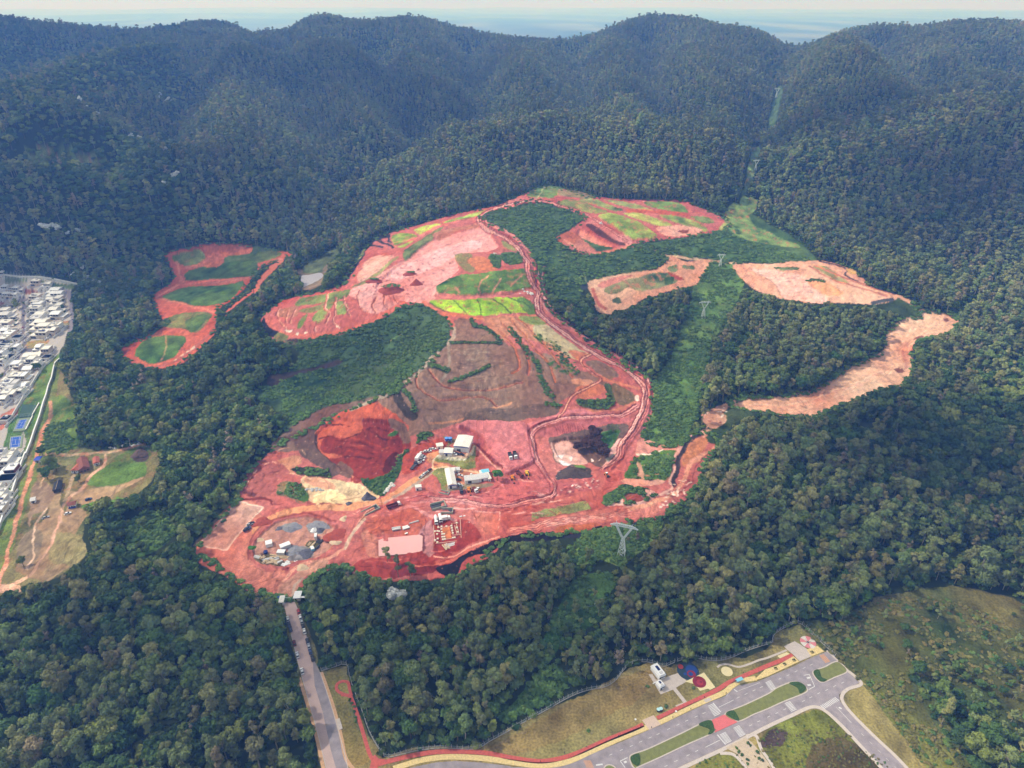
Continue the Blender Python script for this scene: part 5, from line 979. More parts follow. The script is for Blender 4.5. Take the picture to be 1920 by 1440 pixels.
def truck(u,v,du,dv,label,kind='box',cabm=white,bedm=white,L_=8.5,name='truck',cat='truck',group=None):
    p=G1(u,v); q=G1(u+du,v+dv); t=thing(name,label,cat,p+Vector((0,0,.03)),math.atan2(q.y-p.y,q.x-p.x),group)
    part('chassis',MB().box(-L_/2,L_/2,-.5,.5,.7,.95),dgrey,t)
    c=MB().loft([[(L_/2-2.1,-1.15,.8),(L_/2-2.1,1.15,.8),(L_/2-2.1,1.1,2.8),(L_/2-2.1,-1.1,2.8)],[(L_/2-.5,-1.15,.8),(L_/2-.5,1.15,.8),(L_/2-.5,1.1,2.75),(L_/2-.5,-1.1,2.75)],[(L_/2,-1.15,.7),(L_/2,1.15,.7),(L_/2-.15,1.1,1.9),(L_/2-.15,-1.1,1.9)]])
    cb=part('cab',c,cabm,t); part('windscreen',MB().loft([[(L_/2-.49,-1,1.95),(L_/2-.49,1,1.95),(L_/2-.47,.95,2.65),(L_/2-.47,-.95,2.65)],[(L_/2-.1,-1,1.92),(L_/2-.1,1,1.92),(L_/2-.4,.95,2.68),(L_/2-.4,-.95,2.68)]]),glass,t)
    if kind=='box': part('cargo_box',MB().box(-L_/2-.1,L_/2-2.3,-1.25,1.25,1,3.4),bedm,t)
    elif kind=='tank': part('tank',MB().tube((-L_/2,0,2),(L_/2-2.4,0,2),1.1,14),bedm,t)
    elif kind=='dump':
        b=MB(); x0,x1=-L_/2-.1,L_/2-2.3; b.box(x0,x1,-1.25,1.25,1,1.15); b.box(x0,x1,-1.25,-1.13,1.15,2.3); b.box(x0,x1,1.13,1.25,1.15,2.3); b.box(x1-.12,x1,-1.12,1.12,1.15,2.5); b.box(x0,x0+.12,-1.12,1.12,1.15,2.0); part('dump_bed',b,bedm,t)
    elif kind=='flat': part('flatbed',MB().box(-L_/2-.1,L_/2-2.3,-1.25,1.25,1,1.2),bedm,t)
    elif kind=='mixer':
        b=MB(); b.tube((-L_/2+.2,0,2.6),(-L_/2+1.6,0,2.4),.5,12,1.15); b.tube((-L_/2+1.6,0,2.4),(0,0,2.1),1.15,12,1.1); b.tube((0,0,2.1),(L_/2-2.4,0,1.8),1.1,12,.5); part('mixer_drum',b,bedm,t)
    wheels(t,[(x,y) for x in (-L_/2+1,-L_/2+2.2,L_/2-1.4) for y in (-1.05,1.05)],.5,.35); return t
def excavator(u,v,du,dv,label,m=yellow,name='excavator',group=None):
    p=G1(u,v); q=G1(u+du,v+dv); t=thing(name,label,'excavator',p+Vector((0,0,.03)),math.atan2(q.y-p.y,q.x-p.x),group)
    for s in (-1.2,1.2):
        tr=MB(); tr.prism([(-1.9,0),(-1.6,0)],0,0) if 0 else None; tr.loft([[(-1.7,s-.3,0),(1.7,s-.3,0),(2.1,s-.3,.45),(1.7,s-.3,.9),(-1.7,s-.3,.9),(-2.1,s-.3,.45)],[(-1.7,s+.3,0),(1.7,s+.3,0),(2.1,s+.3,.45),(1.7,s+.3,.9),(-1.7,s+.3,.9),(-2.1,s+.3,.45)]]); part('track',tr,black,t)
    part('house',MB().box(-2.1,1.2,-1.25,1.25,1.0,1.9).box(-2.1,-.8,-1.2,1.2,1.9,2.3),m,t); part('cab',MB().box(0,1.4,.35,1.2,1.9,2.9),glass,t)
    b=MB(); b.tube((1.0,-.2,1.7),(3.2,-.2,4.0),.28,6,.24); b.tube((3.2,-.2,4.0),(5.2,-.2,3.3),.24,6,.2); part('boom',b,m,t)
    part('arm',MB().tube((5.2,-.2,3.3),(5.6,-.2,1.1),.2,6,.15),m,t); part('bucket',MB().loft([[(5.2,-.8,1.1),(5.9,-.8,1.1),(5.9,-.8,.3),(5.4,-.8,.2)],[(5.2,.4,1.1),(5.9,.4,1.1),(5.9,.4,.3),(5.4,.4,.2)]]),dgrey,t); return t
def roller(u,v,du,dv,label,group=None):
    p=G1(u,v); q=G1(u+du,v+dv); t=thing('road_roller',label,'road roller',p+Vector((0,0,.03)),math.atan2(q.y-p.y,q.x-p.x),group)
    part('drum',MB().tube((1.6,-1,.75),(1.6,1,.75),.75,14),dgrey,t); part('body',MB().box(-2.4,.3,-.9,.9,.8,1.7).box(.3,1.6,-1.15,-1.03,.6,1.0).box(.3,1.6,1.03,1.15,.6,1.0),orange,t); part('cab',MB().box(-.9,.3,-.7,.7,1.7,2.8),glass,t); part('canopy',MB().box(-1,.4,-.8,.8,2.8,2.9),white,t); wheels(t,[(-1.5,-.85),(-1.5,.85)],.7,.45); return t
# ---------------------------------------------------------------- flat sheets of the park and streets
def sheet(name,pts,m,z,sm=False,kind='structure',thick=0,label=None,cat=None,group=None):
    if sm: pts=smooth(pts)
    p=[tuple(q) for q in W0(pts)]
    if thick: o=MB().prism(p if area2(p)>0 else p[::-1],0,z).build(name,m)
    else: o=mesh_obj(name,[(x,y,z) for x,y in p],[tuple(range(len(p)))],m)
    if thick==0 and area2(p)<0: o.data.flip_normals()
    return tag(o,label,cat,group,kind)
def area2(p): return sum(p[i][0]*p[(i+1)%len(p)][1]-p[(i+1)%len(p)][0]*p[i][1] for i in range(len(p)))
def ribbon(name,pts,wd,m,z,sm=True,thick=True,kind='structure',label=None,cat=None,off=0):
    q=W0(smooth(pts,False,8) if sm else pts); d=np.gradient(q,axis=0); n=np.stack([-d[:,1],d[:,0]],-1); n/=np.linalg.norm(n,axis=1)[:,None]
    a=q+n*(wd/2+off); b=q-n*(wd/2-off); k=len(q); V_=[];F_=[]
    for i in range(k): V_+=[(a[i,0],a[i,1],z),(b[i,0],b[i,1],z),(a[i,0],a[i,1],-.1),(b[i,0],b[i,1],-.1)]
    for i in range(k-1):
        o=4*i; F_.append((o,o+1,o+5,o+4)[::-1])
        if thick: F_+=[(o+2,o,o+4,o+6)[::-1],(o+1,o+3,o+7,o+5)[::-1]]
    if thick: F_+=[(0,2,3,1)[::-1],(4*k-4,4*k-2,4*k-1,4*k-3)]
    o=mesh_obj(name,V_,F_,m); return tag(o,label,cat,None,kind)
asph=mat('asphalt',(146,137,141),.92,.17,.28,bump=.15,bscale=4); dusty=mat('dusty_asphalt',(184,160,154),.95,.08,.2); earthp=mat('tan_kerb_strip',(196,156,120),.9,.12,.8); yel=mat('yellow_paving',(212,188,132),.9,.15,1.1); bike=mat('red_cycle_lane',(188,92,82),.9,.16,.9); pale=mat('pale_paving',(190,178,170),.85,.07,.7); mark=mat('road_marking_white',(206,204,204),.7,.06,2); omark=mat('road_marking_orange',(214,150,90),.7,.06,2); ppl=mat('rose_plaza',(206,108,108),.85,.06,.6); creamp=mat('cream_paving',(216,202,158),.85,.05,.8); grassm=mat('mown_grass',(118,122,72),.95,.14,.5,bump=.3,bscale=3); hedge=mat('hedge_green',(66,92,44),.9,.35,1.5,bump=.8,bscale=3); tealm=mat('teal_rubber',(44,62,76),.85,.1); redr=mat('crimson_rubber',(128,38,50),.85,.08); bluer=mat('blue_rubber',(38,66,130),.85,.08)
tag(sheet('road',zM([(205,200),(262,430),(345,760),(450,1130),(545,1520),(720,1520),(690,1440),(640,1240),(560,960),(480,720),(440,640),(365,400),(320,260),(290,190)]),asph,.010),None,None)
sheet('road_dust',zM([(207,205),(262,430),(345,760),(450,1130),(543,1515),(620,1515),(560,1300),(500,1020),(440,820),(425,640),(360,400),(318,260),(289,195)]),dusty,.016)
for nm,p in (('pavement',[(325,765),(410,1040),(455,1210),(505,1440),(520,1520)]),('pavement',[(490,722),(580,980),(640,1210),(665,1340),(700,1410),(760,1480)])):
    ribbon(nm,zM(p),1.6,earthp,.12)
for p in ([(262,430),(345,760),(450,1130),(543,1515)],[(480,722),(560,960),(640,1240),(690,1440)]): ribbon('kerb',zM(p),.35,pale,.14,off=0)
PATHY=zM([(1030,1445),(1110,1420),(1250,1380),(1450,1357),(1700,1368),(1920,1398)])[:-1]+zN([(0,1398),(200,1420),(400,1398),(600,1312),(800,1222),(1000,1140),(1110,1095),(1310,998),(1440,940),(1590,875),(1650,825),(1720,785),(1830,768)])
ribbon('pavement',PATHY,2.6,yel,.12)
ribbon('cycle_path',zM([(985,1392),(1200,1342),(1400,1318),(1700,1325),(1920,1362)])[:-1]+zN([(0,1365),(200,1390),(350,1372),(500,1325),(700,1235),(900,1155),(985,1115)]),2.2,bike,.12)
ribbon('cycle_path',zN([(1090,1068),(1250,992),(1400,922),(1540,853),(1620,803),(1750,745),(1920,672)])[:-1]+zO([(0,672),(100,632),(185,592)]),2.2,bike,.12)
ribbon('cycle_path',zM([(640,890),(700,900),(725,940),(770,1070),(810,1200),(850,1330),(890,1400),(900,1460)]),1.7,bike,.11)
ribbon('cycle_path',zM([(700,898),(640,880),(605,850),(610,810),(650,790),(690,800),(700,840),(715,900)]),1.5,bike,.1)
sheet('cycle_path_junction',zM([(870,1370),(890,1340),(920,1370),(1000,1382),(1010,1402),(930,1425),(880,1450),(850,1450)]),bike,.13)
street=zM([(1090,1470),(1150,1440),(1350,1398),(1500,1388),(1700,1400),(1900,1425)])+zN([(0,1432),(200,1440),(330,1425),(470,1385),(640,1315),(830,1240),(1020,1158),(1120,1116),(1320,1020),(1460,955),(1600,900),(1640,855),(1700,820),(1830,795),(1900,768)])+zO([(0,758),(180,683),(300,623),(440,566),(515,635),(600,722),(690,800),(575,858),(532,890),(540,940),(600,1010),(760,1165),(900,1295),(1040,1440),(1120,1520),(940,1520),(860,1440),(700,1270),(540,1110),(440,1010),(400,985),(350,972),(260,1003),(10,1110)])+zN([(1760,1190),(1640,1255),(1290,1415),(1100,1510)])
sheet('street',street,asph,.008)
def median(pts,hedges=(),nm='traffic_island'):
    p=W0(smooth(pts)); p=[tuple(q) for q in p]; p=p if area2(p)>0 else p[::-1]
    tag(MB().prism(p,0,.13).build('kerb',pale),kind='structure'); c=np.mean(p,0)
    q=np.array(p); d=np.roll(q,-1,0)-np.roll(q,1,0); n=np.stack([-d[:,1],d[:,0]],-1); n/=np.linalg.norm(n,axis=1)[:,None]+1e-9
    q=q+n*.55; tag(mesh_obj('grass_verge',[(x,y,.14) for x,y in q],[tuple(range(len(q)))],grassm),kind='structure')
    for h in hedges:
        hp=[tuple(x) for x in W0(smooth(h))]; hp=hp if area2(hp)>0 else hp[::-1]; HED.append(hp)
HED=[]
median(zN([(878,1362),(905,1332),(1020,1292),(1250,1185),(1480,1078),(1515,1130),(1525,1172),(1300,1275),(1100,1370),(960,1432),(925,1450),(895,1420)]),[zN([(890,1360),(950,1335),(960,1400),(940,1425),(900,1400)]),zN([(1400,1115),(1490,1085),(1515,1165),(1470,1190),(1480,1150)])])
median([*zN([(1592,1034),(1750,960),(1915,882)]),*zO([(60,838),(150,800),(210,790),(270,818),(300,855),(270,885),(120,945),(0,1000)]),*zN([(1820,1040),(1692,1094)])],[zN([(1605,1035),(1660,1012),(1700,1070),(1690,1085)]),zO([(160,805),(230,798),(285,840),(240,880),(220,840)])])
median(zO([(332,718),(420,680),(518,640),(598,715),(500,765),(420,800),(375,788)]),[zO([(340,720),(380,705),(400,760),(440,780),(410,795),(370,775)])])
median(zN([(690,1432),(730,1412),(780,1440),(770,1500),(680,1500)]))
for i,hp in enumerate(HED): 
    o=MB().prism(hp,.14,.45).build('hedge',hedge); tag(o,['dark hedge at the left end of the long grassy island','dark hedge beside the rose crossing, on its left','dark hedge beside the rose crossing, on its right','curved hedge at the right end of the middle island','hedge at the left tip of the small right hand island'][i],'hedge')
sheet('rose_crossing',zN([(1495,1083),(1590,1040),(1692,1096),(1522,1174)]),ppl,.135,thick=1)
ribbon('pavement',zN([(1200,1480),(1300,1430),(1640,1272),(1920,1140)])[:-1]+zO([(0,1128),(180,1045),(300,990),(370,985),(440,1020),(560,1130),(700,1280),(860,1450),(920,1520)]),1.7,pale,.12)
ribbon('pavement',zO([(605,715),(700,806),(600,848),(556,895),(565,950),(640,1045),(800,1205),(950,1345),(1050,1450),(1110,1520)]),1.6,pale,.12)
ribbon('pavement',zO([(440,560),(520,632),(605,715)]),1.0,pale,.12)
sheet('plaza',zN([(1600,1290),(1640,1268),(1750,1212),(1800,1250),(1870,1330),(1930,1410),(1960,1480),(1800,1480),(1740,1400),(1680,1330)]),mat('buff_paving',(186,168,146),.9,.1,.8),.125,thick=1)
ribbon('pavement',zN([(1760,1200),(1830,1200),(1870,1300),(1940,1400),(1980,1480)]),1.5,pale,.13); ribbon('pavement',zN([(1560,1330),(1660,1340),(1740,1420),(1780,1500)]),1.5,pale,.13)
# markings
def bars(a,b,bx,by,n,nm='crosswalk',m=mark,fill=.5,z=.022):
    A,B,D=W0([a,b,(a[0]+bx,a[1]+by)]); d=D-A; V_=[];F_=[]; s=(B-A)/n
    for i in range(n):
        p=A+s*i; q=p+s*fill; o=len(V_); V_+=[(*x,z) for x in (p,q,q+d,p+d)]; F_.append((o,o+1,o+2,o+3))
    o=mesh_obj(nm,V_,F_,m); return tag(o,kind='structure')
for a,b,bx,by,n in ((zN([(1468,975)])[0],zN([(1520,1058)])[0],11,-5.2,9),(zN([(1558,1190)])[0],zN([(1606,1262)])[0],11,-5.2,9),(zN([(1660,1140)])[0],zN([(1710,1212)])[0],11,-5.2,9),(zO([(-20,800)])[0],zO([(22,862)])[0],10,-4.6,8),(zO([(125,955)])[0],zO([(178,1022)])[0],10,-4.4,8),(zO([(392,972)])[0],zO([(508,905)])[0],8,6.5,11)): bars(a,b,bx,by,n)
def stroke(a,b,wd=.22,m=mark,z=.024,V=None):
    A,B=W0([a,b]); d=B-A; n=np.array([-d[1],d[0]]); n=n/np.linalg.norm(n)*wd/2; return [(*x,z) for x in (A-n,B-n,B+n,A+n)]
LV=[]; 
for x,y in ((740,1340),(820,1305),(895,1275),(965,1243),(1035,1212),(1095,1185),(1175,1147),(1245,1115),(1310,1085),(1380,1055),(1440,1028),(1695,912),(1755,885),(1815,858),(1870,833),(1155,1425),(1230,1388),(1320,1345),(1385,1312),(1790,1120),(1850,1090)): LV+=stroke(*zN([(x-11,y+5),(x+11,y-5)]))
for x,y in ((90,770),(150,745),(210,715),(270,690),(325,665),(5,1055),(65,1028),(125,1000),(265,938),(320,910),(380,880),(440,855),(500,825),(560,800)): LV+=stroke(*zO([(x-10,y+5),(x+10,y-5)]))
for a,b in (((1550,985),(1662,930)),((1450,1285),(1560,1230))): LV+=stroke(*zN([a,b]))
for a,b,w_ in (((1508,952),(1565,1020),.5),((1540,1190),(1602,1264),.5),((812,1388),(866,1362),.35),((812,1388),(850,1440),.3),((700,1640),(700,1641),.1)): LV+=stroke(*zN([a,b]),w_)
LV+=stroke(*zO([(512,982),(625,1102)]),.2)
for k in range(7): LV+=stroke(*zO([(700+k*62,1180+k*62),(720+k*62,1200+k*62)]),.15)
for a,b,w_ in (((268,745),(310,738),.3),((310,738),(350,828),.3),((350,828),(305,852),.3),((292,765),(316,762),.9),((296,820),(322,816),.9),((530,985),(552,995),.8)): LV+=stroke(*zO([a,b]),w_)
for a,b,w_ in (((1700,860),(1860,800),.15),((1665,850),(1690,868),.5),((630,1418),(680,1412),.7),((840,1398),(860,1392),.9),((1610,900),(1640,850),.15)): LV+=stroke(*zN([a,b]),w_)
tag(mesh_obj('lane_markings',LV,[(i,i+1,i+2,i+3) for i in range(0,len(LV),4)],mark),kind='structure')
bars(zN([(535,1385)])[0],zN([(560,1440)])[0],14,0,8,'rumble_markings',omark,.45); bars(zO([(385,598)])[0],zO([(432,655)])[0],9,-3,9,'rumble_markings',omark,.5)
# ---- park ground features
sheet('paved_pad',zN([(975,1082),(1062,1045),(1115,1115),(1030,1155)]),mat('warm_paving',(200,176,160),.85,.05,.8),.128,thick=1); sheet('paved_pad',zN([(1435,930),(1480,912),(1500,930),(1455,952)]),pale,.127,thick=1)
sheet('paved_pad',zN([(1025,738),(1052,735),(1080,778),(1150,760),(1252,726),(1312,790),(1200,855),(1115,888),(1062,800)]),pale,.06,thick=1)
ribbon('park_path',zN([(1212,838),(1250,885),(1305,955)]),1.9,pale,.065,sm=False); sheet('paved_pad',zN([(1225,972),(1285,948),(1305,965),(1242,990)]),pale,.07,thick=1)
def disc(nm,u,v,r_,m,z,k=48,a0=0,a1=6.2832,kind='structure',rin=0):
    c=W0([(u,v)])[0]; n=max(3,int(k*(a1-a0)/6.2832)); P_=[(c[0]+r_*math.cos(a0+(a1-a0)*i/n),c[1]+r_*math.sin(a0+(a1-a0)*i/n),z) for i in range(n+(0 if a1-a0>6.28 else 1))]
    if a1-a0<6.28: P_.append((c[0],c[1],z))
    return tag(mesh_obj(nm,P_,[tuple(range(len(P_)))],m),kind=kind)
def park_disc(u,v,r_,m): return disc('play_surface',u,v,r_,m,.075)
bx,by=zN([(1320,712)])[0]; park_disc(bx,by,5.6,tealm)
def blob(u,v,r_,m,z): return disc('play_surface_shape',u,v,r_,m,z,40)
blob(*zN([(1265,680)])[0],1.4,mat('coral_rubber',(196,74,60),.85,.06),.08); blob(*zN([(1345,705)])[0],3.0,bluer,.08); blob(*zN([(1345,735)])[0],2.2,redr,.084); blob(*zN([(1340,735)])[0],1.2,bluer,.088); blob(*zN([(1300,735)])[0],.9,bluer,.086)
sheet('cream_yard',zN([(1300,792),(1440,724),(1525,835),(1485,855),(1470,845),(1410,862),(1372,812)]),creamp,.09,thick=1)
rx,ry=zN([(1405,795)])[0]; blob(rx,ry,3.4,redr,.096); blob(rx+1,ry+1,1.7,mat('rose_rubber',(158,56,66),.85,.06),.1); blob(rx+3,ry,.7,redr,.104)
blob(*zN([(1612,716)])[0],2.9,creamp,.07); ribbon('park_path',zN([(1540,685),(1570,665),(1620,662),(1700,682),(1780,660),(1850,632),(1920,612)])[:-1]+zO([(0,612),(140,556)]),1.1,pale,.06)
sheet('pale_plaza',zO([(120,527),(200,490),(245,517),(330,575),(330,602),(238,640),(190,590),(140,550)]),pale,.135,thick=1)
sheet('yellow_yard',zO([(-20,700),(70,672),(190,602),(236,642),(120,695),(0,752),(-60,772),(-110,785)]),yel,.128,thick=1); sheet('yellow_yard',zO([(290,552),(370,525),(422,566),(322,604)]),yel,.14,thick=1); sheet('yellow_yard',zO([(70,600),(140,572),(162,585),(90,618)]),creamp,.129,thick=1)
rx,ry=zO([(300,497)])[0]; rosew=mat('rose_sector',(206,128,132),.85,.05); wsec=mat('white_sector',(208,200,192),.85,.05)
for k in range(8): disc('compass_rose',rx,ry,4.1,rosew if k%2 else wsec,.142,64,k*.7854,(k+1)*.7854)
c=W0([(rx,ry)])[0]; st=[]
for k in range(16): r_=2.6 if k%4==0 else (1.3 if k%2==0 else .42); st.append((c[0]+r_*math.cos(k*.3927+.3),c[1]+r_*math.sin(k*.3927+.3),.15))
tag(mesh_obj('compass_star',st,[tuple(range(16))],dgrey),kind='structure')
for i,(x,y) in enumerate(((58,695),(125,662),(195,632),(330,573))):
    a=W0(zO([(x,y)]))[0]; t=thing('tree_planter',['leftmost of four dark tree pits in the yellow paving','second of four dark tree pits in the yellow paving','third tree pit in the yellow paving, next to the pale plaza','lone dark tree pit in the yellow square by the street end'][i],'planter',(a[0],a[1],.13),.3,'tree pits in the yellow paving')
    part('kerb_frame',MB().box(-.8,.8,-.8,-.68,0,.12).box(-.8,.8,.68,.8,0,.12).box(-.8,-.68,-.68,.68,0,.12).box(.68,.8,-.68,.68,0,.12),dgrey,t); g_=random.Random(i); sh=MB()
    for k in range(26): p=Vector((g_.uniform(-.6,.6),g_.uniform(-.6,.6),g_.uniform(.05,.7))); sh.box(-.13,.13,-.13,.13,-.03,.03,Matrix.Translation(p)@Matrix.Rotation(g_.uniform(0,3),4,'X')@Matrix.Rotation(g_.uniform(0,3),4,'Y'))
    part('foliage',sh,hedge,t)
# ---- park buildings
def park_hut(u0,v0,u1,v1,dep,h,label,panel):
    A,B=W0([(u0,v0),(u1,v1)]); d=B-A; L_=np.linalg.norm(d); rz=math.atan2(d[1],d[0]); t=thing('park_building',label,'building',(A[0],A[1],.06),rz)
    part('wall',MB().box(0,L_,0,dep,0,h*.72),white,t); part('plinth_band',MB().box(-.03,L_+.03,-.03,dep+.03,0,.35),grey,t)
    rf=part('roof',MB().box(-.25,L_+.25,-.25,dep+.25,h*.72,h*.72+.2).box(.1,L_-.1,.1,dep-.1,h*.72+.2,h),white,t)
    s=part('solar_panel',MB().box(L_*.35,L_*.72,dep*.4,dep*.8,h+.08,h+.14),solar,t); part('roof_hatch',MB().box(L_*.3,L_*.75,dep*.12,dep*.28,h,h+.25),lgrey,t)
    part('door',MB().box(L_*.1,L_*.1+.9,-.06,-.002,0.02,2.0),dgrey,t)
    for k in range(3): part('window',MB().box(L_*(.35+.2*k),L_*(.35+.2*k)+.7,-.05,-.002,1.0,1.7),glass,t)
    for k in range(3): part('window',MB().box(L_+.002,L_+.05,dep*(.15+.27*k),dep*(.15+.27*k)+.9,1.0,1.7),glass,t)
park_hut(*zN([(1100,786)])[0],*zN([(1147,765)])[0],7.2,3.5,'larger white park building with a blue solar panel on its roof',1)
park_hut(*zN([(1108,862)])[0],*zN([(1142,845)])[0],3.6,3.0,'smaller white park hut with a little solar panel, nearer the street',1)
t=thing('park_bench','small white bench between the two white park buildings','bench',(*W0(zN([(1065,806)]))[0],.07),.6); part('seat',MB().box(-.8,.8,-.25,.25,.4,.48),white,t); [part('leg',MB().box(x-.06,x+.06,-.2,.2,0,.4),white,t) for x in (-.6,.6)]
t=thing('bus_shelter','light blue roofed bus shelter on the yellow pavement','bus shelter',(*W0(zN([(1700,800)]))[0],.13),.42); part('roof',MB().box(-1.9,1.9,-.9,.9,2.4,2.52),aqua,t); [part('post',MB().tube((x,.8,0),(x,.8,2.4),.06),steel,t) for x in (-1.7,0,1.7)]; part('bench',MB().box(-1.4,1.4,.2,.6,.4,.48),steel,t); part('back_panel',MB().box(-1.8,1.8,.84,.88,.3,2.2),glass,t)
for i,(x,y) in enumerate(((1097,1012),(1116,1006))):
    a=W0(zN([(x,y)]))[0]; t=thing('water_tank',['left of two pale blue round tanks on the lawn','right of two pale blue round tanks on the lawn'][i],'tank',(a[0],a[1],0)); part('body',MB().tube((0,0,0),(0,0,1.3),.85,18),black,t); part('lid',MB().tube((0,0,1.3),(0,0,1.5),.95,18,.7),mat('pale_blue_lid',(176,214,216),.6,.04),t)
a=W0(zN([(1090,1018)]))[0]
for i,(x,y) in enumerate(((926,1078),(1230,1018))):
    a=W0(zN([(x,y)]))[0]; t=thing('manhole_shaft',['small white shaft cover on the lawn left of the warm paved pad','small white shaft cover in the cycle path by the park path'][i],'manhole',(a[0],a[1],0)); part('collar',MB().tube((0,0,0),(0,0,.35),.45,14),grey,t); part('cover',MB().tube((0,0,.35),(0,0,.42),.5,14),white,t)
lp=0
for x,y in ((212,1395),(392,1330),(560,1285),(797,1205),(965,1130),(1045,1140),(1205,1062),(1340,1000),(1442,912),(1605,882),(1735,728)):
    lp+=1; a=W0(zN([(x,y)]))[0]; t=thing('bollard',f'dark bollard on the edge of the cycle path','bollard',(a[0],a[1],.12),0,'dark bollards along the cycle path'); part('post',MB().tube((0,0,0),(0,0,.9),.14,8),dgrey,t); part('cap',MB().tube((0,0,.9),(0,0,1.0),.2,8,.08),dgrey,t)
t=thing('grey_slab','plain pale concrete slab in the grass beside the straight road','slab',(0,0,0)); q=[tuple(x) for x in W0(zM([(600,1078),(628,1068),(650,1145),(622,1160)]))]; part('top',MB().prism(q if area2(q)>0 else q[::-1],0,.35),pale,t)
# small shrubs of the plaza and lawn
def bush(u,v,s,label,cat='shrub',z=None,group=None,m=None):
    a=G1(u,v); t=thing('bush',label,cat,a,0,group); g_=np.random.default_rng(int(u*7+v)); V_,Q_,ef,_,_2=crown(int(u*7+v),'shrub',160,.3); me=mesh_obj('foliage',(V_*s).tolist(),[tuple(q) for q in Q_.tolist()]+ef,m or M_SHR,t); part('stem',MB().tube((0,0,-.2),(0,0,.8*s),.08*s),M_BARKD,t); return t
for x,y in ((1680,1290),(1700,1320),(1720,1345),(1765,1250),(1790,1275),(1840,1320),(1850,1370),(1880,1385),(1765,1380),(1770,1415)): bush(*zN([(x,y)])[0],.6,'low dark plant in the plaza bed between the two paved strips',group='plants in the plaza beds')
for x,y,l in ((1360,840,'lone green bush beside the cream paved yard'),(1015,830,'faint bush on the lawn left of the park huts'),(1155,980,'small bush on the lawn just above the cycle path'),(575,1165,'small round bush alone on the wide lawn')): bush(*zN([(x,y)])[0],.75,l)
for i,(x,y) in enumerate(((700,930),(716,955),(740,1020),(745,1060),(750,1090),(735,985))): bush(*zM([(x,y)])[0],.6,'small dark shrub in the row beside the red cycle path',group='shrubs beside the straight cycle path')
# ---- fence of leaning-top concrete posts round the park
fp=zM([(490,712),(560,692),(675,662),(700,750),(725,830),(790,1000),(850,1170),(910,1280),(960,1352)]); fp2=zM([(960,1352),(990,1362),(1060,1347),(1200,1312),(1400,1292),(1640,1300),(1750,1242),(1900,1160)])+zN([(0,1148),(120,1080)]); fp3=zN([(120,1080),(250,1010),(430,910),(560,860),(700,832),(780,780),(830,715),(880,668),(960,645),(1050,652),(1130,682),(1180,665),(1240,640)]); fp4=zN([(1240,640),(1350,614),(1500,636),(1620,622),(1760,562),(1900,517)])+zO([(0,518),(30,500),(40,450),(100,402),(230,352),(330,440),(450,545),(515,628)])
def post_fence(pts,label,stepm,sm=True):
    q=W0(smooth(pts,False,10) if sm else pts); seg=np.linalg.norm(np.diff(q,axis=0),axis=1); cum=np.concatenate([[0],np.cumsum(seg)]); n=int(cum[-1]/stepm)
    t=thing('concrete_fence',label,'fence',(0,0,0)); P_=[]
    for k in range(n+1):
        s_=min(k*stepm,cum[-1]-.01); i=min(np.searchsorted(cum,s_,side='right')-1,len(q)-2); f_=(s_-cum[i])/max(seg[i],1e-6); p=q[i]*(1-f_)+q[i+1]*f_; d=q[i+1]-q[i]; d/=np.linalg.norm(d); nn=np.array([-d[1],d[0]]); P_.append((p,nn))
    for p,nn in P_:
        x,y=p; b=MB(); b.box(x-.11,x+.11,y-.11,y+.11,-.1,2.1); b.tube((x,y,2.08),(x+nn[0]*.45,y+nn[1]*.45,2.6),.08,5); part('post',b,grey,t)
    wr=MB()
    for h in (.5,1.1,1.7,2.05):
        for (p,_),(r2,_) in zip(P_[:-1],P_[1:]): wr.tube((p[0],p[1],h),(r2[0],r2[1],h),.025,3)
    part('wire',wr,steel,t); ft=MB()
    for (p,_),(r2,_) in zip(P_[:-1],P_[1:]):
        d=r2-p; L_=np.linalg.norm(d); a=math.atan2(d[1],d[0]); ft.box(0,L_,-.1,.1,-.1,.22,Matrix.Translation((p[0],p[1],0))@Matrix.Rotation(a,4,'Z'))
    part('footing',ft,grey,t)
post_fence(fp,'white post fence round the grass wedge beside the straight road',2.6); post_fence(fp2,'white post fence along the curve of the red cycle path',2.6); post_fence(fp3,'white post fence between the wide lawn and the woods',2.6); post_fence(fp4,'white post fence behind the playground and compass plaza',2.6)
# ---- cars along the straight road
g1='cars parked along the straight road'
for col,x,y,lab in (('white',240,328,'white car at the head of the left kerb row, near the gatehouse'),('black',248,362,'black car behind the first white one on the left kerb'),('black',260,402,'black car third in line on the left kerb'),('maroon',288,508,'maroon car alone on the left kerb halfway down'),('white',312,597,'white car on the left kerb below the maroon one'),('white',347,718,'white car lowest on the left kerb'),
  ('red',320,272,'bright red car parked by the gatehouse on the right'),('white',333,315,'white car just behind the red one'),('silver',343,345,'silver car between a white and a black one on the right kerb'),('black',352,380,'black car ahead of the gap on the right kerb'),('white',363,418,'white car before the long gap on the right kerb'),('black',386,492,'dark car first after the gap on the right kerb'),('silver',397,530,'silver car between two dark ones on the right kerb'),('blue',408,570,'dark blue car second from the bottom of the right kerb row'),('black',425,620,'black car lowest on the right kerb')):
    u_,v_=zM([(x,y)])[0]; car(col,u_,v_,-2.2,-9,lab,g1,.03)
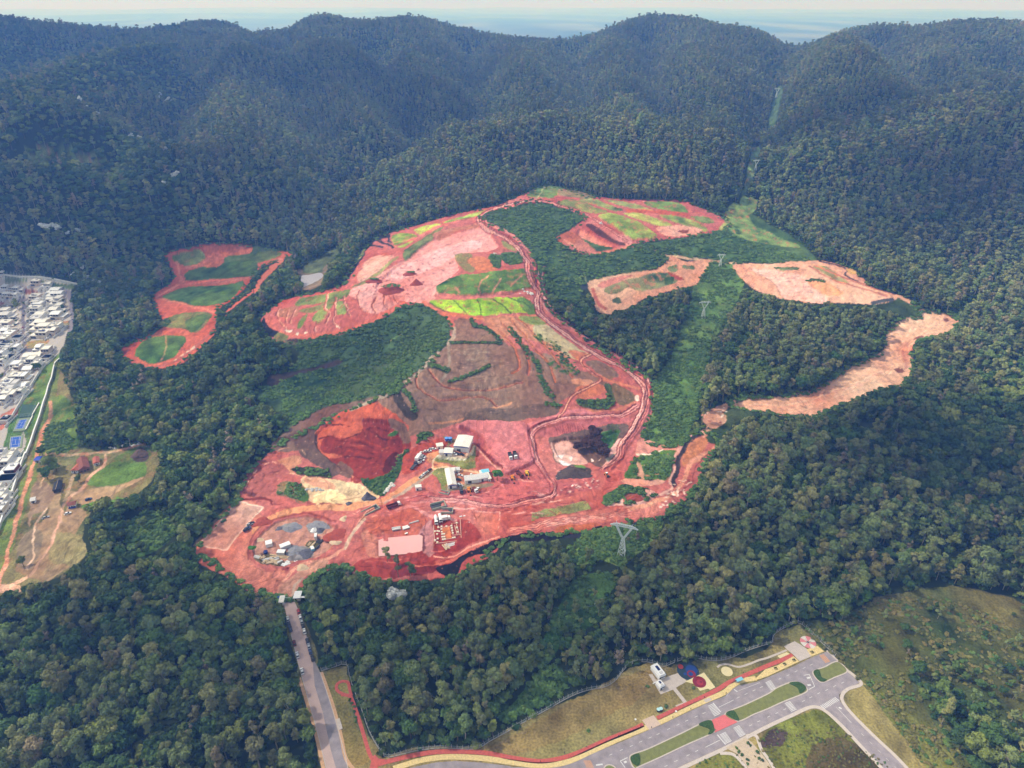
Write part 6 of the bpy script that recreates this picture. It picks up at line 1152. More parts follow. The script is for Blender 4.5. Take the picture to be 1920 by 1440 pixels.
# ---- gatehouse and checkpoint
A,B=W0(zM([(288,190),(330,192)])); t=thing('gatehouse','white roofed gatehouse on the right where the road enters the site','gatehouse',(A[0],A[1],0),.05); part('wall',MB().box(0,3.4,0,4.6,0,2.7),cream,t); part('roof',MB().box(-.4,3.8,-.5,5.1,2.7,2.95),white,t); part('blue_band',MB().box(-.02,3.42,-.05,0,1.9,2.4),blue,t); part('door',MB().box(.4,1.3,-.06,-.0,0,1.85),glass,t); part('window',MB().box(-.05,0,1,3,1.1,1.9),glass,t); part('awning',MB().box(3.8,6.2,0,1.2,2.5,2.62),white,t); part('awning_post',MB().tube((6,.6,0),(6,.6,2.5),.06),steel,t)
A=W0(zM([(192,222)]))[0]; t=thing('checkpoint_cabin','white checkpoint cabin at the left of the site entrance','cabin',(A[0],A[1],0),.1); part('wall',MB().box(-1.3,1.3,0,5,0,2.5),white,t); part('roof',MB().box(-1.5,1.5,-.2,5.2,2.5,2.7),roofw,t); part('door',MB().box(-.4,.4,-.05,0,0,2),dgrey,t); part('window',MB().box(1.3,1.34,1,2.4,1,1.8),glass,t); part('window',MB().box(1.3,1.34,3,4.4,1,1.8),glass,t)
for i,(x,y) in enumerate(((170,172),(188,168))):
    A=W0(zM([(x,y)]))[0]; t=thing('blue_water_tank',['left blue tank behind the checkpoint cabin','right blue tank behind the checkpoint cabin'][i],'tank',(A[0],A[1],0)); part('body',MB().tube((0,0,0),(0,0,1.4),.9,16,1.0),blue,t); part('lid',MB().tube((0,0,1.4),(0,0,1.65),1.0,16,.4),blue,t)
A=W0(zM([(228,188)]))[0]; t=thing('entrance_gate','thin metal portal gate across the entrance road','gate',(A[0],A[1],0),.05); [part('post',MB().tube((x,0,0),(x,0,2.6),.09),steel,t) for x in (-2.5,2.5)]; part('beam',MB().box(-2.5,2.5,-.08,.08,2.6,2.8),steel,t)
# ---------------------------------------------------------------- works buildings
def shed(a,b,dep,h,label,name='site_shed',ridge=None,roofm=roofw,wallm=white,front=blue,overhang=.4,rise=.9,cat='shed',flat=False,doors=1):
    c,L_,rz=edge(a,b); t=thing(name,label,cat,c,rz); x0,x1=-L_/2,L_/2
    part('wall',MB().box(x0,x1,0,dep,-.6,h),wallm,t)
    if flat: part('roof',MB().box(x0-overhang,x1+overhang,-overhang,dep+overhang,h,h+.25),roofm,t)
    else: part('roof',MB().gable(x0,x1,0,dep,h,h+rise,ridge or 'x',overhang),roofm,t)
    if front: part('fascia',MB().box(x0-.02,x1+.02,-.08,-.002,h-.95,h-.05),front,t)
    for k in range(doors): x=x0+L_*(.2+.5*k); part('door',MB().box(x,x+min(3,L_*.25),-.07,-.004,0,min(h-1,2.4)),dgrey,t)
    for k in range(3):
        x=x0+L_*(.12+.3*k)+1.2; part('window',MB().box(x,x+.9,dep+.002,dep+.05,1.1,1.9),glass,t)
    rb=MB(); n=int(L_/2)
    return t
pz=lambda x,y: zP([(x,y)])[0]
shed(pz(858,478),pz(1190,525),15,5,'biggest white roofed shed on the upper terrace with a blue front band',ridge='y',rise=.7)
shed(pz(628,590),pz(815,605),6.5,3.2,'small white roofed shed with a blue band left of the big shed',rise=.3,ridge='y')
shed(pz(728,1285),pz(912,1262),19,3.4,'long narrow white roofed shed on the lower terrace, its end blue',ridge='y',rise=1.3)
shed(pz(668,965),pz(878,945),3.5,3.4,'short cross wing at the top of the long narrow shed',name='shed_wing',front=None,rise=.6,doors=0)
shed(pz(1105,1165),pz(1430,1130),5.5,3,'grey roofed site office, left half of the long low pair',name='site_office',roofm=lgrey,front=None,rise=.5,cat='office')
shed(pz(1436,1125),pz(1625,1092),5.5,3.1,'grey roofed site office, right half of the long low pair',name='site_office',roofm=lgrey,front=None,rise=.5,cat='office')
shed(pz(1495,985),pz(1645,962),3.6,2.8,'bright light blue roofed hut behind the long offices',name='blue_roofed_hut',roofm=aqua,front=None,rise=.2,cat='hut')
shed(pz(1448,1010),pz(1490,1005),4,2.6,'little white cabin at the left of the blue roofed hut',name='white_cabin',flat=True,front=None,cat='cabin')
shed(pz(1640,1120),pz(1690,1110),8,2.6,'narrow white cabin at the right end of the offices',name='white_cabin',flat=True,front=None,cat='cabin')
shed(pz(890,925),pz(985,918),3.2,2.6,'grey roofed cabin beside the top of the long narrow shed',name='grey_cabin',flat=True,roofm=lgrey,front=None,cat='cabin')
shed(pz(-5,1325),pz(132,1305),3.2,2.7,'lone white container cabin on bare red soil below the terrace',name='container_cabin',flat=True,front=None,cat='cabin',overhang=.1)
shed(pz(478,400),pz(612,385),4,3.2,'white canopy roof shelter by the row of parked cars',name='shelter',flat=True,front=None,cat='shelter')
shed(pz(530,580),pz(622,582),4,2.4,'low grey roofed lean-to left of the small blue banded shed',name='lean_to',flat=True,roofm=lgrey,front=None,cat='shed',doors=0)
for i,x in enumerate((695,770)):
    p=G1(*pz(x,205)); t=thing('blue_water_tank',['left of the twin blue tanks on their stand above the big shed','right of the twin blue tanks on their stand above the big shed'][i],'tank',p); part('body',MB().tube((0,0,1.2),(0,0,3.0),1.5,18,1.7),blue,t); part('lid',MB().tube((0,0,3.0),(0,0,3.5),1.7,18,.6),mat('light_blue_lid',(96,150,220),.5,.05),t); st=MB(); [st.box(a-.12,a+.12,b-.12,b+.12,-.3,1.2) for a in (-1,1) for b in (-1,1)]; st.box(-1.6,1.6,-1.5,1.5,1.05,1.2); part('stand',st,grey,t)
# cars and vehicles near the offices
gs='cars parked by the works buildings'
for col,x,y,dx,dy,lab in (('pickup',120,1015,10,-8,'white pickup lowest of the cars on the grey strip by the terrace'),('white',190,955,10,-7,'white car second up on the grey strip by the terrace'),('silver',235,925,10,-7,'silver car third up on the grey strip by the terrace'),('black',308,862,10,-8,'small dark car at the top of the grey strip'),
  ('white',130,635,10,3,'white car nearest the bend of the orange road'),('white',150,580,10,3,'white car above another on the inside of the orange bend'),('silver',170,555,10,4,'silver car topmost in the huddle by the orange bend'),('black',30,720,8,-9,'dark car on the left shoulder of the orange bend'),('white',75,700,10,-5,'white car low at the left side of the orange bend'),('white',110,480,3,-9,'white car standing above the huddle at the bend'),
  ('white',225,445,10,-1,'white car leftmost in the row near the canopy shelter'),('white',288,438,10,-1,'white car middle of the row near the canopy shelter'),('silver',345,395,10,-1,'silver car third in the row near the canopy shelter'),('white',395,392,10,-1,'white car touching the canopy shelter'),
  ('black',775,435,8,4,'black car left of the big white roofed shed'),('white',875,560,8,4,'white car between the two blue banded sheds'),('black',935,560,8,3,'black car on the terrace in front of the big shed'),('black',1035,575,8,3,'dark car at the right of the terrace edge'),
  ('white',990,985,10,1,'white car beside the long shed, uppermost'),('black',960,1080,10,1,'dark car beside the long shed, in the middle'),('white',975,1195,10,1,'white car beside the long shed, lowest'),('silver',1000,1220,10,1,'silver car next to the lowest white one by the long shed'),('pickup',1235,990,2,-9,'white pickup behind the long offices'),('silver',1290,1005,2,-9,'silver car right of the pickup behind the offices')):
    car(col,*pz(x,y),dx/5,dy/5,lab,gs)
truck(*pz(60,600),1,-2,'white box truck on the left of the orange bend','box')
truck(*pz(-50,790),2,-3,'dark flatbed truck on the shoulder below the orange bend','flat',dgrey,dgrey)
gz=lambda x,y: zG([(x,y)])[0]
truck(*gz(1180,618),1,4,'white tipper on the wide pink pad, left of two','dump',white,dgrey,8.5,group=None); truck(*gz(1236,606),1,4,'white tipper on the wide pink pad, right of two','dump',white,dgrey,8.5)
truck(*gz(1288,790),2,2,'rusty dump truck in the middle of the lower machine row','dump',maroon,maroon,8)
excavator(*gz(1210,830),1,3,'orange excavator at the left of the lower machine row',orange); excavator(*gz(1372,778),1,3,'yellow excavator at the right of the lower machine row',yellow)
excavator(*gz(720,965),1,3,'orange excavator just below the office fence',orange); truck(*gz(632,975),.5,3,'small dark tank truck below the long narrow shed','tank',dgrey,dgrey,5.5); truck(*gz(785,962),2,3,'white cabbed flatbed below the offices','flat',white,maroon,7); roller(*gz(818,960),1,-3,'white topped roller beside the flatbed below the offices')
roller(*zH([(710,530)])[0],2,2,'roller at work near the dark soil heap')
truck(*zF([(1515,680)])[0],3,-1,'dull red long tipper on the muddy haul road','dump',white,maroon,10)
# parked cars by the fenced sports plot
for col,x,y,lab in (('black',445,808,'black car highest beside the fenced bare plot'),('silver',435,818,'silver car second beside the fenced bare plot'),('blue',418,846,'blue car third beside the fenced bare plot'),('black',408,858,'black car lowest beside the fenced bare plot')): car(col,*zF([(x,y)])[0],3,-1.3,lab,'cars beside the bare plot')
# concrete box culverts and frames
def ubox(u,v,du,dv,L_,W_,h,label,m=grey,name='concrete_channel'):
    p=G1(u,v); q=G1(u+du,v+dv); t=thing(name,label,'concrete channel',p,math.atan2(q.y-p.y,q.x-p.x)); part('side_wall',MB().box(-L_/2,L_/2,-W_/2,-W_/2+.35,-.3,h),m,t); part('side_wall',MB().box(-L_/2,L_/2,W_/2-.35,W_/2,-.3,h),m,t); part('end_wall',MB().box(L_/2-.35,L_/2,-W_/2+.35,W_/2-.35,-.3,h),m,t); part('floor_slab',MB().box(-L_/2,L_/2-.35,-W_/2+.35,W_/2-.35,-.3,.05),dgrey,t)
gcon=mat('greenish_concrete',(150,160,146),.9,.1,.8)
ubox(*zQ([(785,90)])[0],4,-1,10,6,1.6,'open grey concrete channel on the muddy haul road, upper',gcon); ubox(*zQ([(945,190)])[0],4,0,8,5,1.8,'grey concrete chamber on the haul road, lower of the pair',gcon); ubox(*zF([(1340,710)])[0],4,-2,12,5,1.2,'pointed concrete channel beside the orange road junction',gcon); ubox(*gz(440,985),4,1,7,3.4,1.0,'grey concrete box below the long narrow shed',gcon)
rustc=mat('rust_stained_concrete',(196,150,134),.9,.15,1.5)
# foundation works
rx=zQ
def pad_thing(nm,label,cat,pts,m,z0=-.2,z1=.3,parent=None,group=None):
    g_=ground([p[0] for p in pts],[p[1] for p in pts]); c=g_.mean(0); p=[(x-c[0],y-c[1]) for x,y,_ in g_]; p=p if area2(p)>0 else p[::-1]
    t=thing(nm,label,cat,c,0,group); return t,p,c
t=thing('foundation_frame','white formwork frame of ground beams and pile caps in the dark red pit','foundation',G1(*rx([(940,580)])[0])); o=t.location.copy()
def gb(a,b,w_,h,nm='ground_beam',m=None):
    A,B=G1(*rx([a])[0])-o,G1(*rx([b])[0])-o; d=B-A; L_=math.hypot(d.x,d.y); part(nm,MB().box(0,L_,-w_/2,w_/2,-.2,h,Matrix.Translation((A.x,A.y,0))@Matrix.Rotation(math.atan2(d.y,d.x),4,'Z')),m or rustc,t)
for a,b in (((780,485),(1030,450)),((1030,400),(1050,620)),((1180,330),(1200,710)),((1200,710),(740,765)),((700,440),(720,740)),((1060,400),(1150,395)),((860,700),(1090,665)),((1080,440),(1130,620)),((1110,400),(1160,590)),((1040,620),(1200,600)),((780,390),(785,470))): gb(a,b,.5,.45)
for x,y in ((785,478),(845,462),(932,458),(1020,450),(1028,490),(1038,535),(1045,580),(842,510),(848,560),(855,600),(892,597),(858,650),(895,648),(868,695),(905,690),(1048,665),(1080,660),(770,545),(800,550),(765,600),(775,680),(768,745),(725,550),(728,710),(1115,395),(1120,480),(1135,560)):
    A=G1(*rx([(x,y)])[0])-o; part('pile_cap',MB().box(A.x-.6,A.x+.6,A.y-.6,A.y+.6,-.2,.7),cream,t)
truck(*rx([(745,365)])[0],.3,2.5,'white concrete truck backed up to the foundation pit, left','mixer',white,white,8); truck(*rx([(825,335)])[0],.5,2.5,'white tank truck next to the concrete truck at the pit','tank',white,white,7); truck(*rx([(925,335)])[0],3,-.5,'white box van across the top of the foundation pit','box',white,white,6.5)
def stack(u,v,du,dv,L_,W_,n,m,label,name='timber_stack',cat='timber stack',h=.35,seed=0,group=None):
    p=G1(u,v); q=G1(u+du,v+dv); t=thing(name,label,cat,p,math.atan2(q.y-p.y,q.x-p.x),group); g_=random.Random(seed)
    for k in range(n):
        a=g_.uniform(-.12,.12); y=(k-(n-1)/2)*W_/n; l=L_*g_.uniform(.7,1); part('plank_bundle',MB().box(-l/2,l/2,y-W_/n*.38,y+W_/n*.38,-.1,h*g_.uniform(.6,1.4),Matrix.Rotation(a,4,'Z')),m,t)
    part('base_skid',MB().box(-L_*.35,L_*.35,-W_/2,W_/2,-.3,-.02),dgrey,t); return t
stack(*rx([(1005,785)])[0],4,-1,7,3,5,lgrey,'pale bundle of panels just below the foundation pit','panel_stack','panel stack'); stack(*rx([(925,815)])[0],2,3,6,3.5,4,timber,'splayed planks left of the panels below the pit'); stack(*rx([(1365,365)])[0],4,1,6,3,3,lgrey,'grey slab pile right of the foundation pit','slab_pile','slab pile')
for i,(x,y,l) in enumerate(((200,475,'white block pile left of the purple mud, above the pond'),(30,495,'pale grey rubble heap near the pond'),(210,580,'small white cube on the pond edge'),(1190,280,'left of two white bags on the mud'),(1252,272,'right of two white bags on the mud'),(350,385,'pale plank left of the mud slope'))):
    stack(*rx([(x,y)])[0],4,-1,[5,6,2,2,2,7][i],[3,3,1.4,.9,.9,.8][i],[3,4,1,1,1,2][i],white if i in(0,2,3,4) else lgrey,l,'material_pile','material pile',.7,i)
# yard
zr=zR
def container(a,b,dep,h,m,label,name='container'):
    c,L_,rz=edge(a,b); t=thing(name,label,'container',c,rz); part('body',MB().box(-L_/2,L_/2,0,dep,-.2,h),m,t); r_=MB()
    for k in range(int(L_/.6)): x=-L_/2+.3+k*.6; r_.box(x,x+.12,-.05,-.002,.1,h-.1)
    part('ribs',r_,m,t); part('roof',MB().box(-L_/2-.05,L_/2+.05,-.06,dep+.06,h,h+.12),white,t); part('door',MB().box(L_/2+.002,L_/2+.06,.2,dep-.2,.1,h-.2),dgrey,t)
container(zr([(370,620)])[0],zr([(490,590)])[0],4,2.8,white,'white container with a vaulted looking roof in the materials yard')
container(zr([(640,660)])[0],zr([(820,590)])[0],3.5,2.2,lgrey,'long grey container in the middle of the materials yard'); container(zr([(560,745)])[0],zr([(700,750)])[0],3,2.2,lgrey,'grey container behind the cream timber pack'); container(zr([(1240,470)])[0],zr([(1285,465)])[0],3.5,2.6,white,'small white cabin above the mossy pipe heap'); container(zr([(1190,680)])[0],zr([(1245,660)])[0],3,1.8,aqua,'pale blue bin at the grey gravel edge')
stack(*zr([(595,770)])[0],4,.3,13,2.5,4,timber,'cream timber pack lying long in the yard',seed=3); p=G1(*zr([(362,710)])[0]); t=thing('blue_water_tank','lone dark blue tank in the yard','tank',p); part('body',MB().tube((0,0,-.2),(0,0,1.8),1.3,16),mat('navy_tank',(30,44,110),.5,.05),t); part('lid',MB().tube((0,0,1.8),(0,0,2.1),1.35,16,.5),mat('navy_tank',(30,44,110)),t)
gg=random.Random(5)
SP=[(215,820),(260,812),(300,800),(330,850),(370,880),(400,905),(410,815),(440,870),(455,830),(480,905),(500,850),(520,925),(540,820),(545,885),(570,850),(610,870),(350,905),(440,925)]
for i,(x,y) in enumerate(SP): stack(*zr([(x,y)])[0],3,gg.uniform(-2,3),gg.uniform(2.6,5.5),gg.uniform(1.2,2.4),3,timber if i%3 else lgrey,'pale pipe and timber bundle in the cluttered lower left heap of the yard',seed=10+i,name='pipe_bundle',cat='bundle',h=.8,group='bundles in the lower left yard heap')
for i,(x,y) in enumerate(((680,950),(700,925),(725,900),(750,880),(780,865),(700,965),(740,930),(775,905),(905,865),(900,895),(930,880))): stack(*zr([(x,y)])[0],3,1.2,2.4,1.8,2,white,'white concrete ring stack on the lower edge of the yard',seed=40+i,name='ring_stack',cat='concrete stack',h=.8,group='white stacks on the lower edge of the yard')
for i,(x,y) in enumerate(((1150,550),(1200,570),(1170,600),(1230,540),(1300,490),(1340,510),(1370,500),(1290,600))): stack(*zr([(x,y)])[0],2,-2.4,3.5,1.4,3,timber if i<4 else dgrey,'tilted planks in the mossy heap at the right of the yard',seed=60+i,name='plank_heap',cat='planks',h=.7,group='planks in the mossy heap')
def heap(u,v,rx_,ry_,h,m,label,name='gravel_heap',cat='heap',seed=0,rz=0,lump=.5):
    p=G1(u,v); g_=np.random.default_rng(seed); n,k=9,26; V_=[(0,0,h)]; F_=[]
    for i in range(1,n+1):
        for j in range(k):
            a=6.2832*j/k; s_=i/n; w_=1+lump*.35*math.sin(a*3+seed)+lump*.15*g_.normal(); z=h*(1-s_)**1.15*(1+.25*lump*g_.normal())-(.5 if i==n else 0); V_.append((rx_*s_*math.cos(a)*w_,ry_*s_*math.sin(a)*w_,z))
    F_+=[(0,1+j,1+(j+1)%k) for j in range(k)]
    for i in range(n-1):
        for j in range(k): o=1+i*k; F_.append((o+j,o+k+j,o+k+(j+1)%k,o+(j+1)%k))
    ob=mesh_obj(name,V_,F_,m,None,True); ob.location=p; ob.rotation_euler=(0,0,rz); tag(ob,label,cat); return ob
gravel=mat('grey_gravel',(138,138,146),.95,.2,1.2,bump=.6,bscale=3); gravd=mat('dark_gravel',(98,98,110),.95,.25,1.2,bump=.6,bscale=3); sandm=mat('pale_sand',(206,180,150),.95,.1,1); redm=mat('red_earth_heap',(158,74,62),.95,.2,.8,bump=.5,bscale=3); darkm=mat('dark_soil_heap',(84,72,70),.95,.3,.8,bump=.7,bscale=2)
for x,y,a,b,h,m,l in ((630,270,5,3,1.2,gravd,'dark gravel ridge at the top left of the yard'),(760,275,7,3,1.8,gravel,'long pale gravel heap at the top left of the yard'),(870,220,6,4,1.4,gravel,'broad grey gravel spread between the two upper heaps'),(1310,200,8,5,1.3,gravel,'wide grey gravel spread at the upper right of the yard'),(1240,295,3,2.4,2,white,'bright white powder heap in the upper right yard'),(1325,295,3.6,2.6,1.8,gravd,'dark gravel cone beside the white powder heap'),(900,660,7,5,1.3,gravel,'pale grey gravel heap in the middle of the yard'),(1080,700,6,5,1.5,gravd,'dark gravel heap at the right of the yard'),(235,475,5,3,1.6,sandm,'cream sand heap left of the yard'),(1640,550,4.5,2,1.2,sandm,'flat cream sand heap right of the yard'),(1020,1020,4.5,4,1.6,sandm,'cream sand heap below the yard by the track'),(1770,125,2.4,3.4,1.3,sandm,'small cream heap in the red triangle'),(1650,420,8,7,1.2,redm,'round red earth mound right of the yard'),(310,180,7,5,1.4,redm,'dull red earth mound above the parked cars'),(740,1030,3,2.4,1.3,redm,'little dark red mound at the yard exit')):
    heap(*zr([(x,y)])[0],a,b,h,m,l,seed=int(x))
heap(*zH([(465,515)])[0],13,7,3.6,darkm,'large dark soil heap below the flooded hollow',name='soil_heap',seed=3); heap(*zH([(930,695)])[0],6,4,2,redm,'rose soil heap in the green patch by the stream works',name='soil_heap',seed=4); heap(*zE([(1050,285)])[0],7,6,3,mat('purple_soil_heap',(98,80,78),.95,.25,.8,bump=.5),'brown purple soil heap at the end of the farm track',name='soil_heap',seed=8); heap(*zJ([(1225,825)])[0],7,4,6,redm,'pointed red earth cone on the pale bench',name='soil_heap',seed=9,lump=.3)
heap(*zF([(1180,660)])[0],3,2,2,gravd,'dark rubble at the foot of the quarry road',seed=19); heap(*zF([(1320,615)])[0],5,4,5,gravd,'grey rock stub at the right end of the yellow quarry floor',name='rock_outcrop',cat='rock',seed=21)
# cut blocks left standing on the bench
def knoll(u,v,rx_,ry_,h,label,seed):
    ob=heap(u,v,rx_,ry_,h,redm,label,name='earth_knoll',cat='knoll',seed=seed,lump=.3); 
    for vtx in ob.data.vertices:
        if vtx.co.z>h*.45: vtx.co.z=h*.62+.3*math.sin(vtx.co.x)
    g_=np.random.default_rng(seed); V_,Q_,ef,_,_2=crown(seed,'shrub',300,.45); s=np.array([rx_*.42,ry_*.42,.7]); me=mesh_obj('grass_cap',(V_*s+[0,0,h*.55]).tolist(),[tuple(q) for q in Q_.tolist()]+ef,M_SHR,ob); return ob
knoll(*zJ([(1015,880)])[0],15,9,9,'grass topped red knoll left standing in the middle of the bench',71); knoll(*zJ([(1172,742)])[0],8,5,4,'small grassy red knoll above the larger one',72); knoll(*zJ([(880,815)])[0],9,5,4,'low dark topped red knoll by the green strip',73)
# dark thorny thicket, lone trees
p=G1(*zH([(610,320)])[0])
for i,(x,y,s) in enumerate(((560,300,1.1),(620,240,1.25),(640,330,1.3),(500,320,.9),(690,380,1.0))):
    p=G1(*zH([(x,y)])[0]); t=empty('leafless_tree',p,i); tag(t,['dark purple leafless tree in the hollow, upper left','dark purple leafless tree in the hollow, topmost','dark purple leafless tree in the middle of the hollow','smallest dark leafless bush at the left of the hollow','dark leafless bush at the lower right of the hollow'][i],'tree','dark leafless trees in the flooded hollow'); t.scale=(s*1.5,s*1.5,s)
    if i==0:
        V_,Q_,ef,Ht,L_=crown(900,'broad',2200,.30); cm=bpy.data.meshes.new('crown'); cm.from_pydata(V_.tolist(),[],[tuple(q) for q in Q_.tolist()]+ef); cm.materials.append(M_DARK); tv,tf=trunk_geo(L_,Ht,'broad',3); tm=bpy.data.meshes.new('trunk'); tm.from_pydata(tv,[],tf); tm.materials.append(M_BARKD)
    for nm,me in (('crown',cm),('trunk',tm)): ob=bpy.data.objects.new(nm,me); C.objects.link(ob); ob.parent=t
def single(u,v,s,label,m=None,kind=0,name='broadleaf_tree'):
    p=G1(u,v); t=empty(name,p-Vector((0,0,.2)),u); t.scale=(s,s,s); tag(t,label,'tree'); cm,tm,h,_=NEAR[kind]
    cm2=cm
    if m is not None: cm2=cm.copy(); cm2.materials.clear(); cm2.materials.append(m)
    for nm,me in (('crown',cm2),('trunk',tm)): ob=bpy.data.objects.new(nm,me); C.objects.link(ob); ob.parent=t
greenb=leaf_mat('leaf_fresh_green',[(92,140,62),(80,128,56)])
single(*pz(1830,1085),.85,'round bright green tree at the right end of the offices',greenb,1); single(*zF([(460,1020)])[0],.55,'round green tree on the left rim of the yard',greenb,2); single(*zM([(1055,235)])[0],1.45,'white flowering tree alone in the dark woods',M_FLOW,3,'flowering_tree')
for i,(x,y,s,k,l) in enumerate(((385,400,1.2,0,'big dark tree upper of the clump beside the black tarpaulin'),(360,480,1.1,2,'dark green tree lower of the clump beside the black tarpaulin'),(430,420,.8,1,'smaller tree at the right of the farm clump'),(325,300,.85,3,'lone tree by the bend of the dirt road'),(590,500,.7,4,'yellowish tree below the tiled farm sheds'),(175,1120,.6,1,'low tree at the left edge of the dry field'))): single(*zE([(x,y)])[0],s,l,None,k)
for i,(x,y,s,k,l) in enumerate(((870,1070,.9,5,'slim tree standing before the dark red bank below the pond'),(1550,1180,1.0,6,'taller slim tree before the dark red bank, centre'),(1640,1180,.8,7,'slim tree right before the dark red bank'))): single(*zF([(x+(600 if i==0 else 0),y+30)])[0],s,l,None,k,'eucalyptus_tree')
# ---------------------------------------------------------------- pylons
pylm=mat('pale_pylon_steel',(222,230,228),.5,.04,spec=.4)
def pylon(u,v,hpx,label,yaw=.1,name='power_pylon',par=None):
    p=G1(u,v); _,_,d=project(p.x,p.y,p.z); dep=math.atan2(CAMZ-p.z,math.hypot(p.x,p.y)); h=hpx/(F/d)/max(math.cos(dep),.2); s=h/30
    t=thing(name,label,'pylon',p,yaw,'lattice pylons up the cleared power line strip'); t.scale=(s*.84,s*.84,s); r_=.16 if par is None else par
    b=MB(); w0,w1=3.4,1.0; zw=17.0
    cs=[(a,c) for a in (-1,1) for c in (-1,1)]
    for a,c in cs: b.tube((a*w0,c*w0,-.5),(a*w1,c*w1,zw),r_,4)
    zl=[0,4.5,8.5,12,14.8,17]
    for z0,z1 in zip(zl[:-1],zl[1:]):
        k0=w0+(w1-w0)*z0/zw; k1=w0+(w1-w0)*z1/zw
        for (a,c),(e,g_) in (((-1,-1),(1,-1)),((1,-1),(1,1)),((1,1),(-1,1)),((-1,1),(-1,-1))):
            b.tube((a*k0,c*k0,z0),(e*k1,g_*k1,z1),r_*.7,4); b.tube((e*k0,g_*k0,z0),(a*k1,c*k1,z1),r_*.7,4); b.tube((a*k1,c*k1,z1),(e*k1,g_*k1,z1),r_*.6,4)
    part('lattice_tower',b,pylm,t)
    for s_ in (-1,1):
        f=MB()
        for c in (-1,1):
            f.tube((s_*.6,c*.9,zw),(s_*6.2,c*.5,27),r_*.9,4); f.tube((s_*1.6,c*.9,zw),(s_*7.4,c*.5,27),r_*.9,4)
            for k in range(4): q0=k/4; q1=(k+1)/4; f.tube((s_*(.6+5.6*q0),c*.8,zw+10*q0),(s_*(1.6+5.8*q1),c*.6,zw+10*q1),r_*.55,4)
        part('arm',f,pylm,t)
    bm=MB()
    for c in (-.5,.5):
        bm.tube((-12,c*.4,26.6),(-6.8,c,28.6),r_*.8,4); bm.tube((12,c*.4,26.6),(6.8,c,28.6),r_*.8,4); bm.tube((-6.8,c,28.6),(6.8,c,28.6),r_*.8,4); bm.tube((-12,c*.4,26.5),(12,c*.4,26.5),r_*.8,4)
        for k in range(12): x=-10+k*20/12; bm.tube((x,c,26.5),(x+.83,c,28.3),r_*.5,4); bm.tube((x+.83,c,28.3),(x+1.66,c,26.5),r_*.5,4)
    for s_ in (-1,1): bm.tube((s_*6.8,0,28.5),(s_*7.2,0,31),r_*.7,4)
    part('crossbeam',bm,pylm,t)
    for x in (-11,0,11): part('insulator',MB().tube((x,0,26.4),(x,0,23.6),.16,6),lgrey,t)
pylon(1165,1040,56,'nearest and largest pale lattice pylon, below the red earthworks',-.32,par=.3); pylon(1318,596,32,'second pylon, in the bright green strip between the woods',.1,par=.2); pylon(1350,500,24,'third pylon, by the dirt track on the shrubby slope',.1,par=.22); pylon(1416,320,20,'fourth pylon, in the pale green gap of the mountain woods',.1,par=.24); pylon(1455,184,18,'farthest pylon, faint in the haze on the mountain',.1,par=.26); 
# lake and ponds as level water
def pond(pts,m,label_name,dz=.15,sm=True):
    q=smooth(pts) if sm else np.array(pts); g_=ground(q[:,0],q[:,1]); z=np.median(g_[:,2])+dz
    a,b,c=rays(q[:,0],q[:,1]); t=(z-CAMZ)/c; P_=[(x,y,z) for x,y in zip(a*t,b*t)]
    p2=[x[:2] for x in P_]; P_=P_ if area2(p2)>0 else P_[::-1]
    return tag(mesh_obj(label_name,P_,[tuple(range(len(P_)))],m),kind='structure')
def wmat(nm,col,rough=.25):
    m=mat(nm,col,rough,.03,.1,.4); return m
pond(zF([(1398,932),(1440,915),(1560,905),(1700,888),(1730,900),(1728,1015),(1600,1035),(1400,1052)]),wmat('rose_pond_water',(218,164,160),.35),'retention_pond',.25,False)
pond(lake,wmat('grey_lake_water',(168,162,168),.3),'lake',.3)
for q_ in ([(250,560),(300,540),(360,545),(350,580),(310,600),(270,590)],): pass
# rocks
def rocks(pts,n,label,seed,smin=.5,smax=1.3,m=None,group=None):
    g_=random.Random(seed)
    for k in range(n):
        i=g_.random()*(len(pts)-1); a=pts[int(i)]; b=pts[int(i)+1]; f_=i-int(i); u=a[0]*(1-f_)+b[0]*f_+g_.gauss(0,1.2); v=a[1]*(1-f_)+b[1]*f_+g_.gauss(0,1.0)
        p=G1(u,v); s=g_.uniform(smin,smax); vv=[(x*s*g_.uniform(.7,1.2),y*s*g_.uniform(.7,1.2),z*s*g_.uniform(.5,.9)+s*.2) for x,y,z in ICV.tolist()]
        o=mesh_obj('boulder',vv,ICF,m or white); o.location=p; tag(o,label,'boulder',group)
rockm=mat('pale_rock',(210,206,200),.9,.12,1.5)
rocks(zE([(820,240),(880,235),(950,215),(1000,222),(1060,205)]),46,'white boulder in the row along the edge of the farm track',3,.6,1.5,rockm,'white boulders along the farm track'); rocks(zF([(1440,575),(1480,540),(1500,520)]),14,'pale boulder beside the orange road',4,.8,1.8,rockm,'pale boulders beside the orange road'); rocks(zF([(860,555),(920,550),(985,560)]),22,'grey white rubble block at the quarry edge',5,.5,1.4,mat('grey_rock',(176,176,176),.9,.15,1.5),'rubble blocks at the quarry edge'); rocks(zB([(80,260),(120,270),(150,290),(60,290)]),12,'white block in the basin by the haul road bend',6,.8,1.8,rockm,'blocks in the basin by the haul road'); rocks(zK([(100,578),(125,584)]),5,'white block beside the upper grass patch',7,.6,1.3,rockm,'white blocks beside the upper grass patch'); rocks(zK([(895,350),(925,360)]),5,'pale crusher block on the top bench',8,.8,1.6,rockm,'pale blocks on the top bench')
